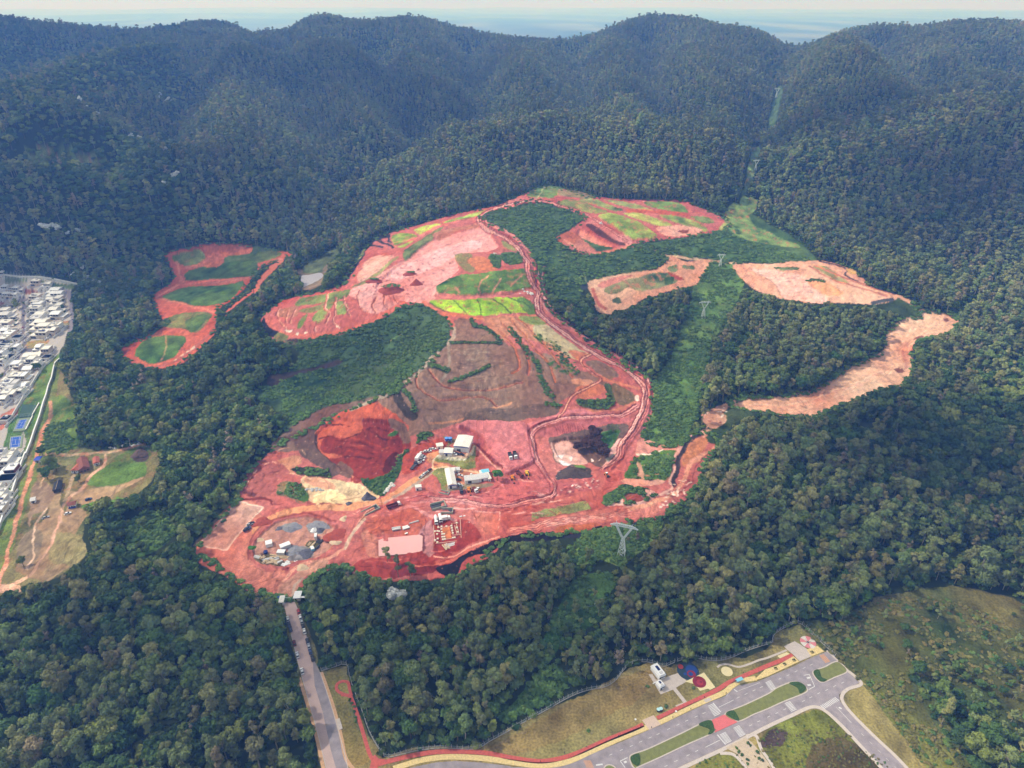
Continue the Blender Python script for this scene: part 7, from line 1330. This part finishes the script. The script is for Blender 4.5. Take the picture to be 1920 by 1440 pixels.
# ---------------------------------------------------------------- walls
def wall_run(pts,h,m,label,th=.5,sm=False,name='boundary_wall',cap=True):
    q=smooth(pts,False,6) if sm else np.array(pts,float); g_=[]
    for a,b in zip(q[:-1],q[1:]):
        for k in range(4): g_.append(a*(1-k/4)+b*k/4)
    g_.append(q[-1]); g_=np.array(g_); P_=ground(g_[:,0],g_[:,1]); t=thing(name,label,'wall',P_[0]); o=Vector(P_[0])
    V_=[];F_=[];V2=[];F2=[]
    d=np.gradient(P_[:,:2],axis=0); n=np.stack([-d[:,1],d[:,0]],-1); n/=np.linalg.norm(n,axis=1)[:,None]+1e-9
    for (W_,z0,z1,VV,FF) in ((th/2,-1.0,h,V_,F_),(th/2+.12,h,h+.18,V2,F2)):
        for p,nn in zip(P_,n):
            for s,z in ((-1,z0),(1,z0),(1,z1),(-1,z1)): VV.append((p[0]-o.x+nn[0]*W_*s,p[1]-o.y+nn[1]*W_*s,p[2]-o.z+z))
        for i in range(len(P_)-1):
            a=4*i
            for j in range(4): FF.append((a+j,a+(j+1)%4,a+4+(j+1)%4,a+4+j))
        FF+= [(0,3,2,1),tuple(4*(len(P_)-1)+j for j in range(4))]
    mesh_obj('wall',V_,F_,m,t); mesh_obj('coping',V2,F2,white if m is not white else lgrey,t); return t
wallw=mat('white_wall_paint',(206,206,200),.85,.1,.2)
wall_run([(113,676),(105,683),(102,692),(98,712),(92,727),(88,743),(82,760),(75,785),(66,810),(58,835),(50,855)],2.6,wallw,'long white boundary wall between the housing lawn and the dirt road',.7)
wall_run(zE([(195,290),(165,370),(140,450),(112,540),(85,620),(50,710),(20,790),(-20,900)]),2.6,wallw,'white perimeter wall behind the lower gardens, nearest the camera',.7)
wall_run(zD([(330,822),(290,892),(230,990)]),2.2,white,'white garden wall stepping beside the middle houses',.5); wall_run(zD([(215,1000),(160,1100),(75,1245)]),2.2,white,'straight white garden wall above the sports courts',.5)
wall_run(zD([(350,800),(415,680)]),1.8,white,'short white wall by the house with the blue edge',.5); wall_run(zD([(355,330),(355,630)]),1.8,white,'white party wall between the two house rows right of the street',.4); wall_run(zD([(20,145),(160,162),(300,162),(420,182),(590,218)]),1.8,wallw,'thin wall along the top edge of the housing',.4)
wall_run([(74,757),(61,780)],1.2,timber,'low cream wall beside the green court',.5); wall_run([(62,781),(49,807)],1.2,timber,'low cream wall beside the upper blue court',.5)
# ---------------------------------------------------------------- sport courts
def court(outer,inner,mo,mi,label,lines=True):
    g_=ground([p[0] for p in outer],[p[1] for p in outer]); z=g_[:,2].max()+.3; o=Vector((*g_[:,:2].mean(0),z)); t=thing('sports_court',label,'sports court',o)
    def pl(pts,zz):
        a,b,c=rays([p[0] for p in pts],[p[1] for p in pts]); k=(z-CAMZ)/c; q=[(x-o.x,y-o.y) for x,y in zip(a*k,b*k)]; return q if area2(q)>0 else q[::-1]
    q=pl(outer,0); part('surround',MB().prism(q,-1.5,0),mo,t); q2=pl(inner,0); part('playing_surface',MB().prism(q2,0,.03),mi,t)
    if lines:
        L2=MB(); Q_=[np.array(p) for p in q2]
        def ln(a,b):
            d=b-a; L_=np.linalg.norm(d); L2.box(0,L_,-.08,.08,.035,.05,Matrix.Translation((*a,0))@Matrix.Rotation(math.atan2(d[1],d[0]),4,'Z'))
        lerp=lambda a,b,s:a*(1-s)+b*s
        for s in (.02,.15,.85,.98): ln(lerp(Q_[0],Q_[1],s),lerp(Q_[3],Q_[2],s))
        for s in (.02,.28,.72,.98): ln(lerp(Q_[0],Q_[3],s),lerp(Q_[1],Q_[2],s))
        ln(lerp(lerp(Q_[0],Q_[1],.5),lerp(Q_[3],Q_[2],.5),.28),lerp(lerp(Q_[0],Q_[1],.5),lerp(Q_[3],Q_[2],.5),.72)); part('court_lines',L2,mark,t)
        a=lerp(Q_[0],Q_[3],.5); b=lerp(Q_[1],Q_[2],.5); nt_=MB(); nt_.tube((*a,0),(*a,1.2),.07,5); nt_.tube((*b,0),(*b,1.2),.07,5); nt_.tube((*a,1.0),(*b,1.0),.04,4); part('net',nt_,dgrey,t)
    fe=MB(); Q_=[np.array(p) for p in q]
    for a,b in zip(Q_,Q_[1:]+Q_[:1]):
        n=max(2,int(np.linalg.norm(b-a)/5))
        for k in range(n): p=a*(1-k/n)+b*k/n; fe.tube((*p,0),(*p,3.2),.06,4)
        fe.tube((*a,3.2),(*b,3.2),.05,4); fe.tube((*a,1.6),(*b,1.6),.04,4)
    part('fence',fe,gcon,t)
y12=lambda pts:[(x/12,740+y/12) for x,y in pts]
cblue=mat('court_blue',(44,88,178),.7,.06,.3); cgreen=mat('court_green',(58,84,74),.85,.1,.3); csur=mat('court_surround',(128,142,116),.85,.08,.3)
court(y12([(290,825),(560,800),(700,490),(385,545)]),y12([(330,778),(532,752),(622,548),(435,575)]),csur,cblue,'upper blue tennis court by the white boundary wall')
court(y12([(185,1215),(490,1188),(525,900),(235,940)]),y12([(218,1200),(447,1172),(482,938),(243,960)]),csur,cblue,'lower blue tennis court by the white boundary wall')
court(y12([(430,515),(735,485),(835,225),(500,225)]),y12([(465,500),(722,480),(815,235),(565,240)]),cgreen,cgreen,'dull green sports court above the two blue ones',False)
# ---------------------------------------------------------------- houses of the gated streets
hr=random.Random(42)
wallsM=[white,cream,white,lgrey,white,pinkw]; roofsM=[white,roofw,lgrey,white,roofw]
hcount=0
def house(u,v,wpx,dep,lab,st=2,rz=None,feat=None,wm=None,rm=None):
    """u,v: middle of the front base edge in the photo; wpx: front width there"""
    global hcount; hcount+=1; p=G1(u,v); _,_,d=project(p.x,p.y,p.z); W_=wpx*d/F*1.12; dep*=1.2; r_=random.Random(hcount*13)
    t=thing('house',lab,'house',p,rz if rz is not None else r_.uniform(-.02,.06)); wm=wm or wallsM[r_.randrange(6)]; rm=rm or roofsM[r_.randrange(5)]
    h1=3.2; h=h1+2.9*(st-1); x0,x1=-W_/2,W_/2; cut=W_*r_.uniform(.25,.4); left=r_.random()<.5
    part('ground_floor',MB().box(x0,x1,0,dep,-2.5,h1),wm,t); ft=MB().box(x0-.15,x1+.15,-.15,dep+.15,h1,h1+.16)
    rf=part('terrace_slab',ft,rm,t)
    a,b=(x0+cut,x1-.3) if left else (x0+.3,x1-cut)
    if st>1:
        part('upper_floor',MB().box(a,b,r_.uniform(.3,1.5),dep-.5,h1+.16,h),wm,t)
    else: a,b=x0,x1
    R_=MB()
    if feat=='gable': R_.gable(a,b,.2,dep-.3,h+.02,h+1.3,'x',.4)
    else:
        R_.box(a-.2,b+.2,.1,dep-.3,h+.02,h+.16); 
        for (c0,c1,e0,e1) in ((a-.2,b+.2,.1,.3),(a-.2,b+.2,dep-.5,dep-.3),(a-.2,a,.3,dep-.5),(b,b+.2,.3,dep-.5)): R_.box(c0,c1,e0,e1,h+.16,h+.65)
    roof=part('roof',R_,rm,t)
    q=MB().box((a+b)/2-1,(a+b)/2+1,dep*.55,dep*.55+1.6,h+.16,h+1.5); part('water_tank_box',q,lgrey,roof) if r_.random()<.6 else None
    if feat=='solar': part('solar_panel',MB().box(a+W_*.12,a+W_*.5,dep*.3,dep*.5,h+.7,h+.78),solar,roof)
    part('garage_door',MB().box(x0+.6,x0+.6+W_*.3,-.06,-.002,0,2.3),dgrey if r_.random()<.6 else lgrey,t); part('door',MB().box(x0+W_*.55,x0+W_*.55+1,-.06,-.002,0,2.2),timber,t)
    for k in range(3):
        x=a+(b-a)*(.1+.31*k); w_=(b-a)*.2
        if st>1: part('window',MB().box(x,x+w_,.2,.28,h1+.9,h-.5) if False else MB().box(x,x+w_,-.02+r_.uniform(.25,.29)-.1,.29,h1+.8,h-.5),glass,t)
    for k in range(3): y=dep*(.15+.28*k); part('window',MB().box(x1+.002,x1+.06,y,y+dep*.14,1,2.1),glass,t)
    if feat=='pool': part('deck',MB().box(x1+.3,x1+7,1,dep-1,-2,.15),cream,t); part('pool',MB().box(x1+1.2,x1+5.5,2.2,dep-2.5,.15,.2),water,t)
    for (c0,c1,e0,e1) in ((x0-.9,x0-.7,-6,dep+4),(x1+.7,x1+.9,-6,dep+4)): part('side_wall',MB().box(c0,c1,e0,e1,-2,1.9),white,t)
    return t
H12=lambda x,y:(x/12,500+y/12)
# rows, (x,y) in the enlarged views
rowM=[(815,790,290,'solar'),(830,905,230,None),(800,960,260,None),(830,1060,270,'solar'),(840,1195,280,'gable'),(850,1300,310,None),(850,1380,330,'gable'),(880,1480,360,None),(880,1620,340,'solar')]
for i,(x,y,w_,f) in enumerate(rowM): house(*H12(x,y),w_/12,9,f'{["topmost","second","third","fourth","fifth","sixth","seventh","eighth","lowest"][i]} white house of the row just right of the street',2,feat=f)
rowR=[(1190,640,270,'gable'),(1220,720,320,'gable'),(1250,830,230,None),(1230,905,220,'solar'),(1250,1000,230,None),(1250,1090,260,'gable'),(1290,1195,270,'gable')]
for i,(x,y,w_,f) in enumerate(rowR): house(*H12(x,y),w_/12,9,f'{["topmost","second","third","fourth","fifth","sixth","lowest"][i]} pale house of the outer row facing the woods',2,feat=f)
rowL=[(120,1010,300,'solar'),(130,1100,300,None),(150,1200,290,'gable'),(150,1290,280,None),(130,1390,330,None),(60,1540,140,None),(240,1560,120,'solar'),(140,1650,260,None),(90,1760,210,None),(70,1850,180,'pool'),(130,1960,190,None),(60,2080,160,None),(150,2150,150,'solar'),(70,2240,140,None),(-120,1100,180,None),(-140,1300,180,'solar'),(-150,1500,190,None),(-160,1720,200,None),(-150,1950,190,None),(-160,2150,200,None)]
nthl=["first","second","third","fourth","fifth","sixth","seventh","eighth","ninth","tenth","eleventh","twelfth","thirteenth","fourteenth"]
for i,(x,y,w_,f) in enumerate(rowL): house(*H12(x,y),w_/12,9,f'{nthl[i]} house from the top in the row left of the street' if i<14 else f'{nthl[i-14]} house from the top at the left edge of the photo',2 if i%3 else 1,feat=f)
rowT=[(40,240,110,'gable'),(830,440,240,None),(1010,500,140,None),(80,560,180,None),(200,640,180,'solar'),(400,590,200,None),(470,640,120,None),(60,700,170,'pool'),(230,730,170,None),(360,740,110,None),(1100,500,90,'gable'),(1200,1470,170,None),(1290,1450,120,None),(1180,1560,140,'gable')]
labT=['grey gabled house in the very top left of the housing','big white villa on the wedge shaped plot at the top','smaller white annex right of the wedge plot villa','white house left of the street head, upper','white house with blue panels left of the street head','grey white house nearest the turning circle','little white house at the turning circle','white house with a pool beside the brown plot','white house right of the one by the brown plot','narrow white house at the street head, lower','slim cream house at the tip of the wedge plot','white house below the vacant lot, left','white house below the vacant lot, right','white gabled house low at the woods edge']
for (x,y,w_,f),l in zip(rowT,labT): house(*H12(x,y),w_/12,8,l,2,feat=f)
G12=lambda x,y:(x/12,620+y/12)
rowB=[(1000,560,230,'pool','wide white house with a blue pool edge below the dry lot'),(710,650,320,'gable','long cream gabled house beside the street fork'),(640,790,260,None,'white house with stepped roofs below the long gabled one'),(840,870,160,'pool','white house at the garden wall, beside the dark tree'),(380,900,240,None,'rose tinted house beside the lower street'),(600,950,180,'gable','grey white house in the middle of the lower cluster'),(260,1180,350,None,'large flat white house in the lower cluster, left'),(560,1170,190,'pool','white house with teal pool in the lower cluster'),(130,1330,230,'solar','white house at the left of the bottom rows'),(370,1340,210,None,'house with dark terraces by the garden wall bend'),(180,1440,240,None,'low white house above the striped carports'),(430,1460,150,'gable','small house at the end of the upper garden wall'),(90,1560,240,None,'house beside the striped carports'),(300,1580,170,None,'white house above the red bare lot')]
for x,y,w_,f,l in rowB: house(*G12(x,y),w_/12,8,l,2 if f!='gable' else 1,rz=.12,feat=f)
I12=lambda x,y:(x/12,860+y/12)
rowN=[(60,60,220,'solar','house with dark solar roof below the lower blue court'),(250,70,150,'pool','house with a turquoise pool against the perimeter wall'),(170,230,360,None,'wide grey roofed house second below the courts'),(180,430,330,None,'maroon terraced house third below the courts'),(120,600,300,None,'flat white house above the little green garden'),(60,1000,200,None,'white house in the bottom left cluster, upper'),(80,1150,170,'solar','white house in the bottom left cluster, middle'),(20,1330,160,None,'white house lowest in the bottom left cluster'),(-160,300,260,None,'white house cut by the left edge, upper'),(-160,900,260,None,'white house cut by the left edge, lower')]
for x,y,w_,f,l in rowN: house(*I12(x,y),w_/12,8,l,2 if x!=120 else 1,rz=.16,feat=f,wm=(maroon if y==430 else None))
fillH=[(-8,560,20),(10,560,18),(22,553,16),(68,572,12),(94,566,14),(62,566,12),(30,640,14),(12,630,16),(10,650,14),(28,662,12),(38,690,12),(30,700,14),(50,690,12),(70,662,14),(86,678,14),(20,715,14),(38,730,16),(6,738,14),(24,752,16),(4,760,16),(8,795,14),(40,745,12)]
for i,(u_,v_,w_) in enumerate(fillH): house(u_,v_,w_,7,'small white house squeezed between larger ones in the gated streets',1+i%2,feat=[None,'gable','solar'][i%3])['group']='small infill houses of the gated streets'
# garden trees between the houses
for i,(x,y,s) in enumerate(((30.5,573,.8),(33,580,.9),(46,572,.45),(48,587,.4),(55,568,.4),(53,578,.35),(56,590,.4),(54,605,.35),(58,628,.35),(21,650,.6),(24,662,.5),(72,696,.8),(8,682,.7),(5,712,.6),(120,567,.5),(118,582,.6),(121,590,.5),(4,585,.4),(31,606,.4),(30,612,.4))):
    single(x,y,s,['small leafy street tree at the head of the left house row','second street tree at the head of the left house row','garden tree among the white houses of the gated streets'][min(i,2)],None,i%5)
for o in [o for o in C.objects if o.get('label')=='garden tree among the white houses of the gated streets']: o['group']='garden trees among the houses'
gcars=[('black',44,592),('white',47,640),('silver',33,675),('black',24,690),('white',134,568),('silver',136,600),('red',43,615)]
labs=['black car driving down the housing street','white car lower on the housing street','silver car on the lower bend of the housing street','dark car lowest on the bend of the housing street','white car on the outer lane by the woods','silver car lower on the outer lane by the woods','red car midway down the housing street']
for (c_,x,y),l in zip(gcars,labs): car(c_,x,y,.1,-3,l,'cars in the housing streets')
# ---------------------------------------------------------------- farm
def farm(a,b,dep,h,label,roofm=terra,wallm=white,ridge='y',name='farm_building',rise=1.4,blueb=False):
    c,L_,rz=edge(a,b); t=thing(name,label,'farm building',c,rz); part('wall',MB().box(-L_/2,L_/2,0,dep,-1,h),wallm,t); part('roof',MB().gable(-L_/2,L_/2,0,dep,h,h+rise,ridge,.35),roofm,t); part('door',MB().box(-.5,.5,-.06,-.002,0,2),dgrey,t)
    for x in (-L_*.38,L_*.2): part('window',MB().box(x,x+L_*.16,-.06,-.002,1,1.9),glass,t)
    if blueb: part('blue_dado',MB().box(-L_/2-.01,L_/2+.01,-.09,-.065,0,1.1),blue,t)
ze=lambda x,y: zE([(x,y)])[0]
farm(ze(538,430),ze(588,430),14,2.6,'left tiled farm shed with an orange lower end and white front',terrar); farm(ze(602,432),ze(680,408),15,3.2,'tallest tiled farm barn, middle of the three',terra,brick,rise=2.2); farm(ze(708,380),ze(752,368),8,2.6,'right small farm house with orange tiles and white wall',terrar)
farm(ze(515,698),ze(572,685),4.5,2.5,'little farm cottage with a blue painted front and red roof',terra,white,'x',blueb=True); farm(ze(236,660),ze(270,652),4,2.5,'tiny white farm hut beside the bare yard',lgrey,white,'x',rise=.6); farm(ze(262,352),ze(300,350),5,2.4,'blue roofed hut by the bend of the dirt road',blue,white,'x',rise=.5)
c,L_,rz=edge(ze(400,582),ze(458,570)); t=thing('tarpaulin_shed','black tarpaulin covered shed in the farm yard','shed',c,rz); part('cover',MB().gable(-L_/2,L_/2,0,11,2.2,3.4,'y',.3),mat('black_tarpaulin',(36,38,48),.5,.1),t); part('wall',MB().box(-L_/2+.3,L_/2-.3,.3,10.7,-.5,2.2),dgrey,t); part('ridge_pole',MB().tube((0,-.6,3.45),(0,11.6,3.45),.1),timber,t)
for x,y,c_,l in ((510,735,'white','white car parked below the blue fronted cottage'),(665,628,'blue','dark blue car on the edge of the farm field'),(345,765,'silver','pale car on the dry track of the farm'),(610,330,'white','white car by the tiled farm sheds')): car(c_,*ze(x,y),3,-1,l,'vehicles about the farm')
# ---------------------------------------------------------------- haze
def haze():
    x0,x1,y0,y1,z0,z1=-70000,70000,-3000,70000,-60.0,420.0
    v=[(x0,y0,z0),(x1,y0,z0),(x1,y1,z0),(x0,y1,z0),(x0,y0,z1),(x1,y0,z1),(x1,y1,z1),(x0,y1,z1)]
    f=[(0,3,2,1),(4,5,6,7),(0,1,5,4),(1,2,6,5),(2,3,7,6),(3,0,4,7)]
    m=bpy.data.materials.new('hazy_air'); m.use_nodes=True; t=m.node_tree; t.nodes.remove(t.nodes['Principled BSDF'])
    pv_=t.nodes.new('ShaderNodeVolumePrincipled'); pv_.inputs['Color'].default_value=(.15,.36,1,1); pv_.inputs['Absorption Color'].default_value=(1,1,1,1)
    pv_.inputs['Density'].default_value=2.45e-4; pv_.inputs['Density Attribute'].default_value=''; pv_.inputs['Temperature Attribute'].default_value=''; pv_.inputs['Anisotropy'].default_value=.1
    t.links.new(pv_.outputs[0],t.nodes['Material Output'].inputs['Volume'])
    o=mesh_obj('haze',v,f,m); tag(o,'pale blue haze over the hills','haze',kind='stuff')
haze()

# ---------------------------------------------------------------- thin clouds out of view, added to shade parts of the ground
def clouds():
    m=bpy.data.materials.new('added_cloud'); m.use_nodes=True; t=m.node_tree; N=t.nodes.new; t.nodes.remove(t.nodes['Principled BSDF'])
    d=N('ShaderNodeBsdfDiffuse'); d.inputs[0].default_value=(.9,.9,.92,1); tr=N('ShaderNodeBsdfTransparent'); mx=N('ShaderNodeMixShader'); mx.inputs[0].default_value=.26
    t.links.new(tr.outputs[0],mx.inputs[1]); t.links.new(d.outputs[0],mx.inputs[2]); t.links.new(mx.outputs[0],t.nodes['Material Output'].inputs['Surface'])
    sdir=np.array([math.sin(R(SUN_AZ))*math.cos(R(SUN_EL)),math.cos(R(SUN_AZ))*math.cos(R(SUN_EL)),math.sin(R(SUN_EL))]); V_=[];F_=[]; g_=np.random.default_rng(4)
    for u,v,rx_,ry_ in ((230,1260,120,70),(900,1230,110,55),(1350,1080,110,60),(1700,960,170,110),(1620,230,420,150),(1850,330,260,120),(60,60,420,260),(600,110,380,170),(160,470,170,110),(450,520,90,60),(900,160,120,60),(1250,620,70,60),(450,330,150,80),(560,730,70,50),(1500,680,70,40)):
        p=ground(u,v)[0]; k=(1500-p[2])/sdir[2]; c=p+sdir*k
        for j in range(5):
            q=c+np.array([g_.uniform(-.6,.6)*rx_,g_.uniform(-.6,.6)*ry_,g_.uniform(-20,20)]); s=np.array([rx_,ry_,40])*g_.uniform(.45,.7); o=len(V_)
            vv=ICV*s*g_.uniform(.8,1.15,(12,1))+q; V_+=vv.tolist(); F_+=[tuple(i+o for i in f) for f in ICF]
    tag(mesh_obj('clouds',V_,F_,m,None,True),'thin broken clouds overhead','clouds',kind='stuff')
clouds()
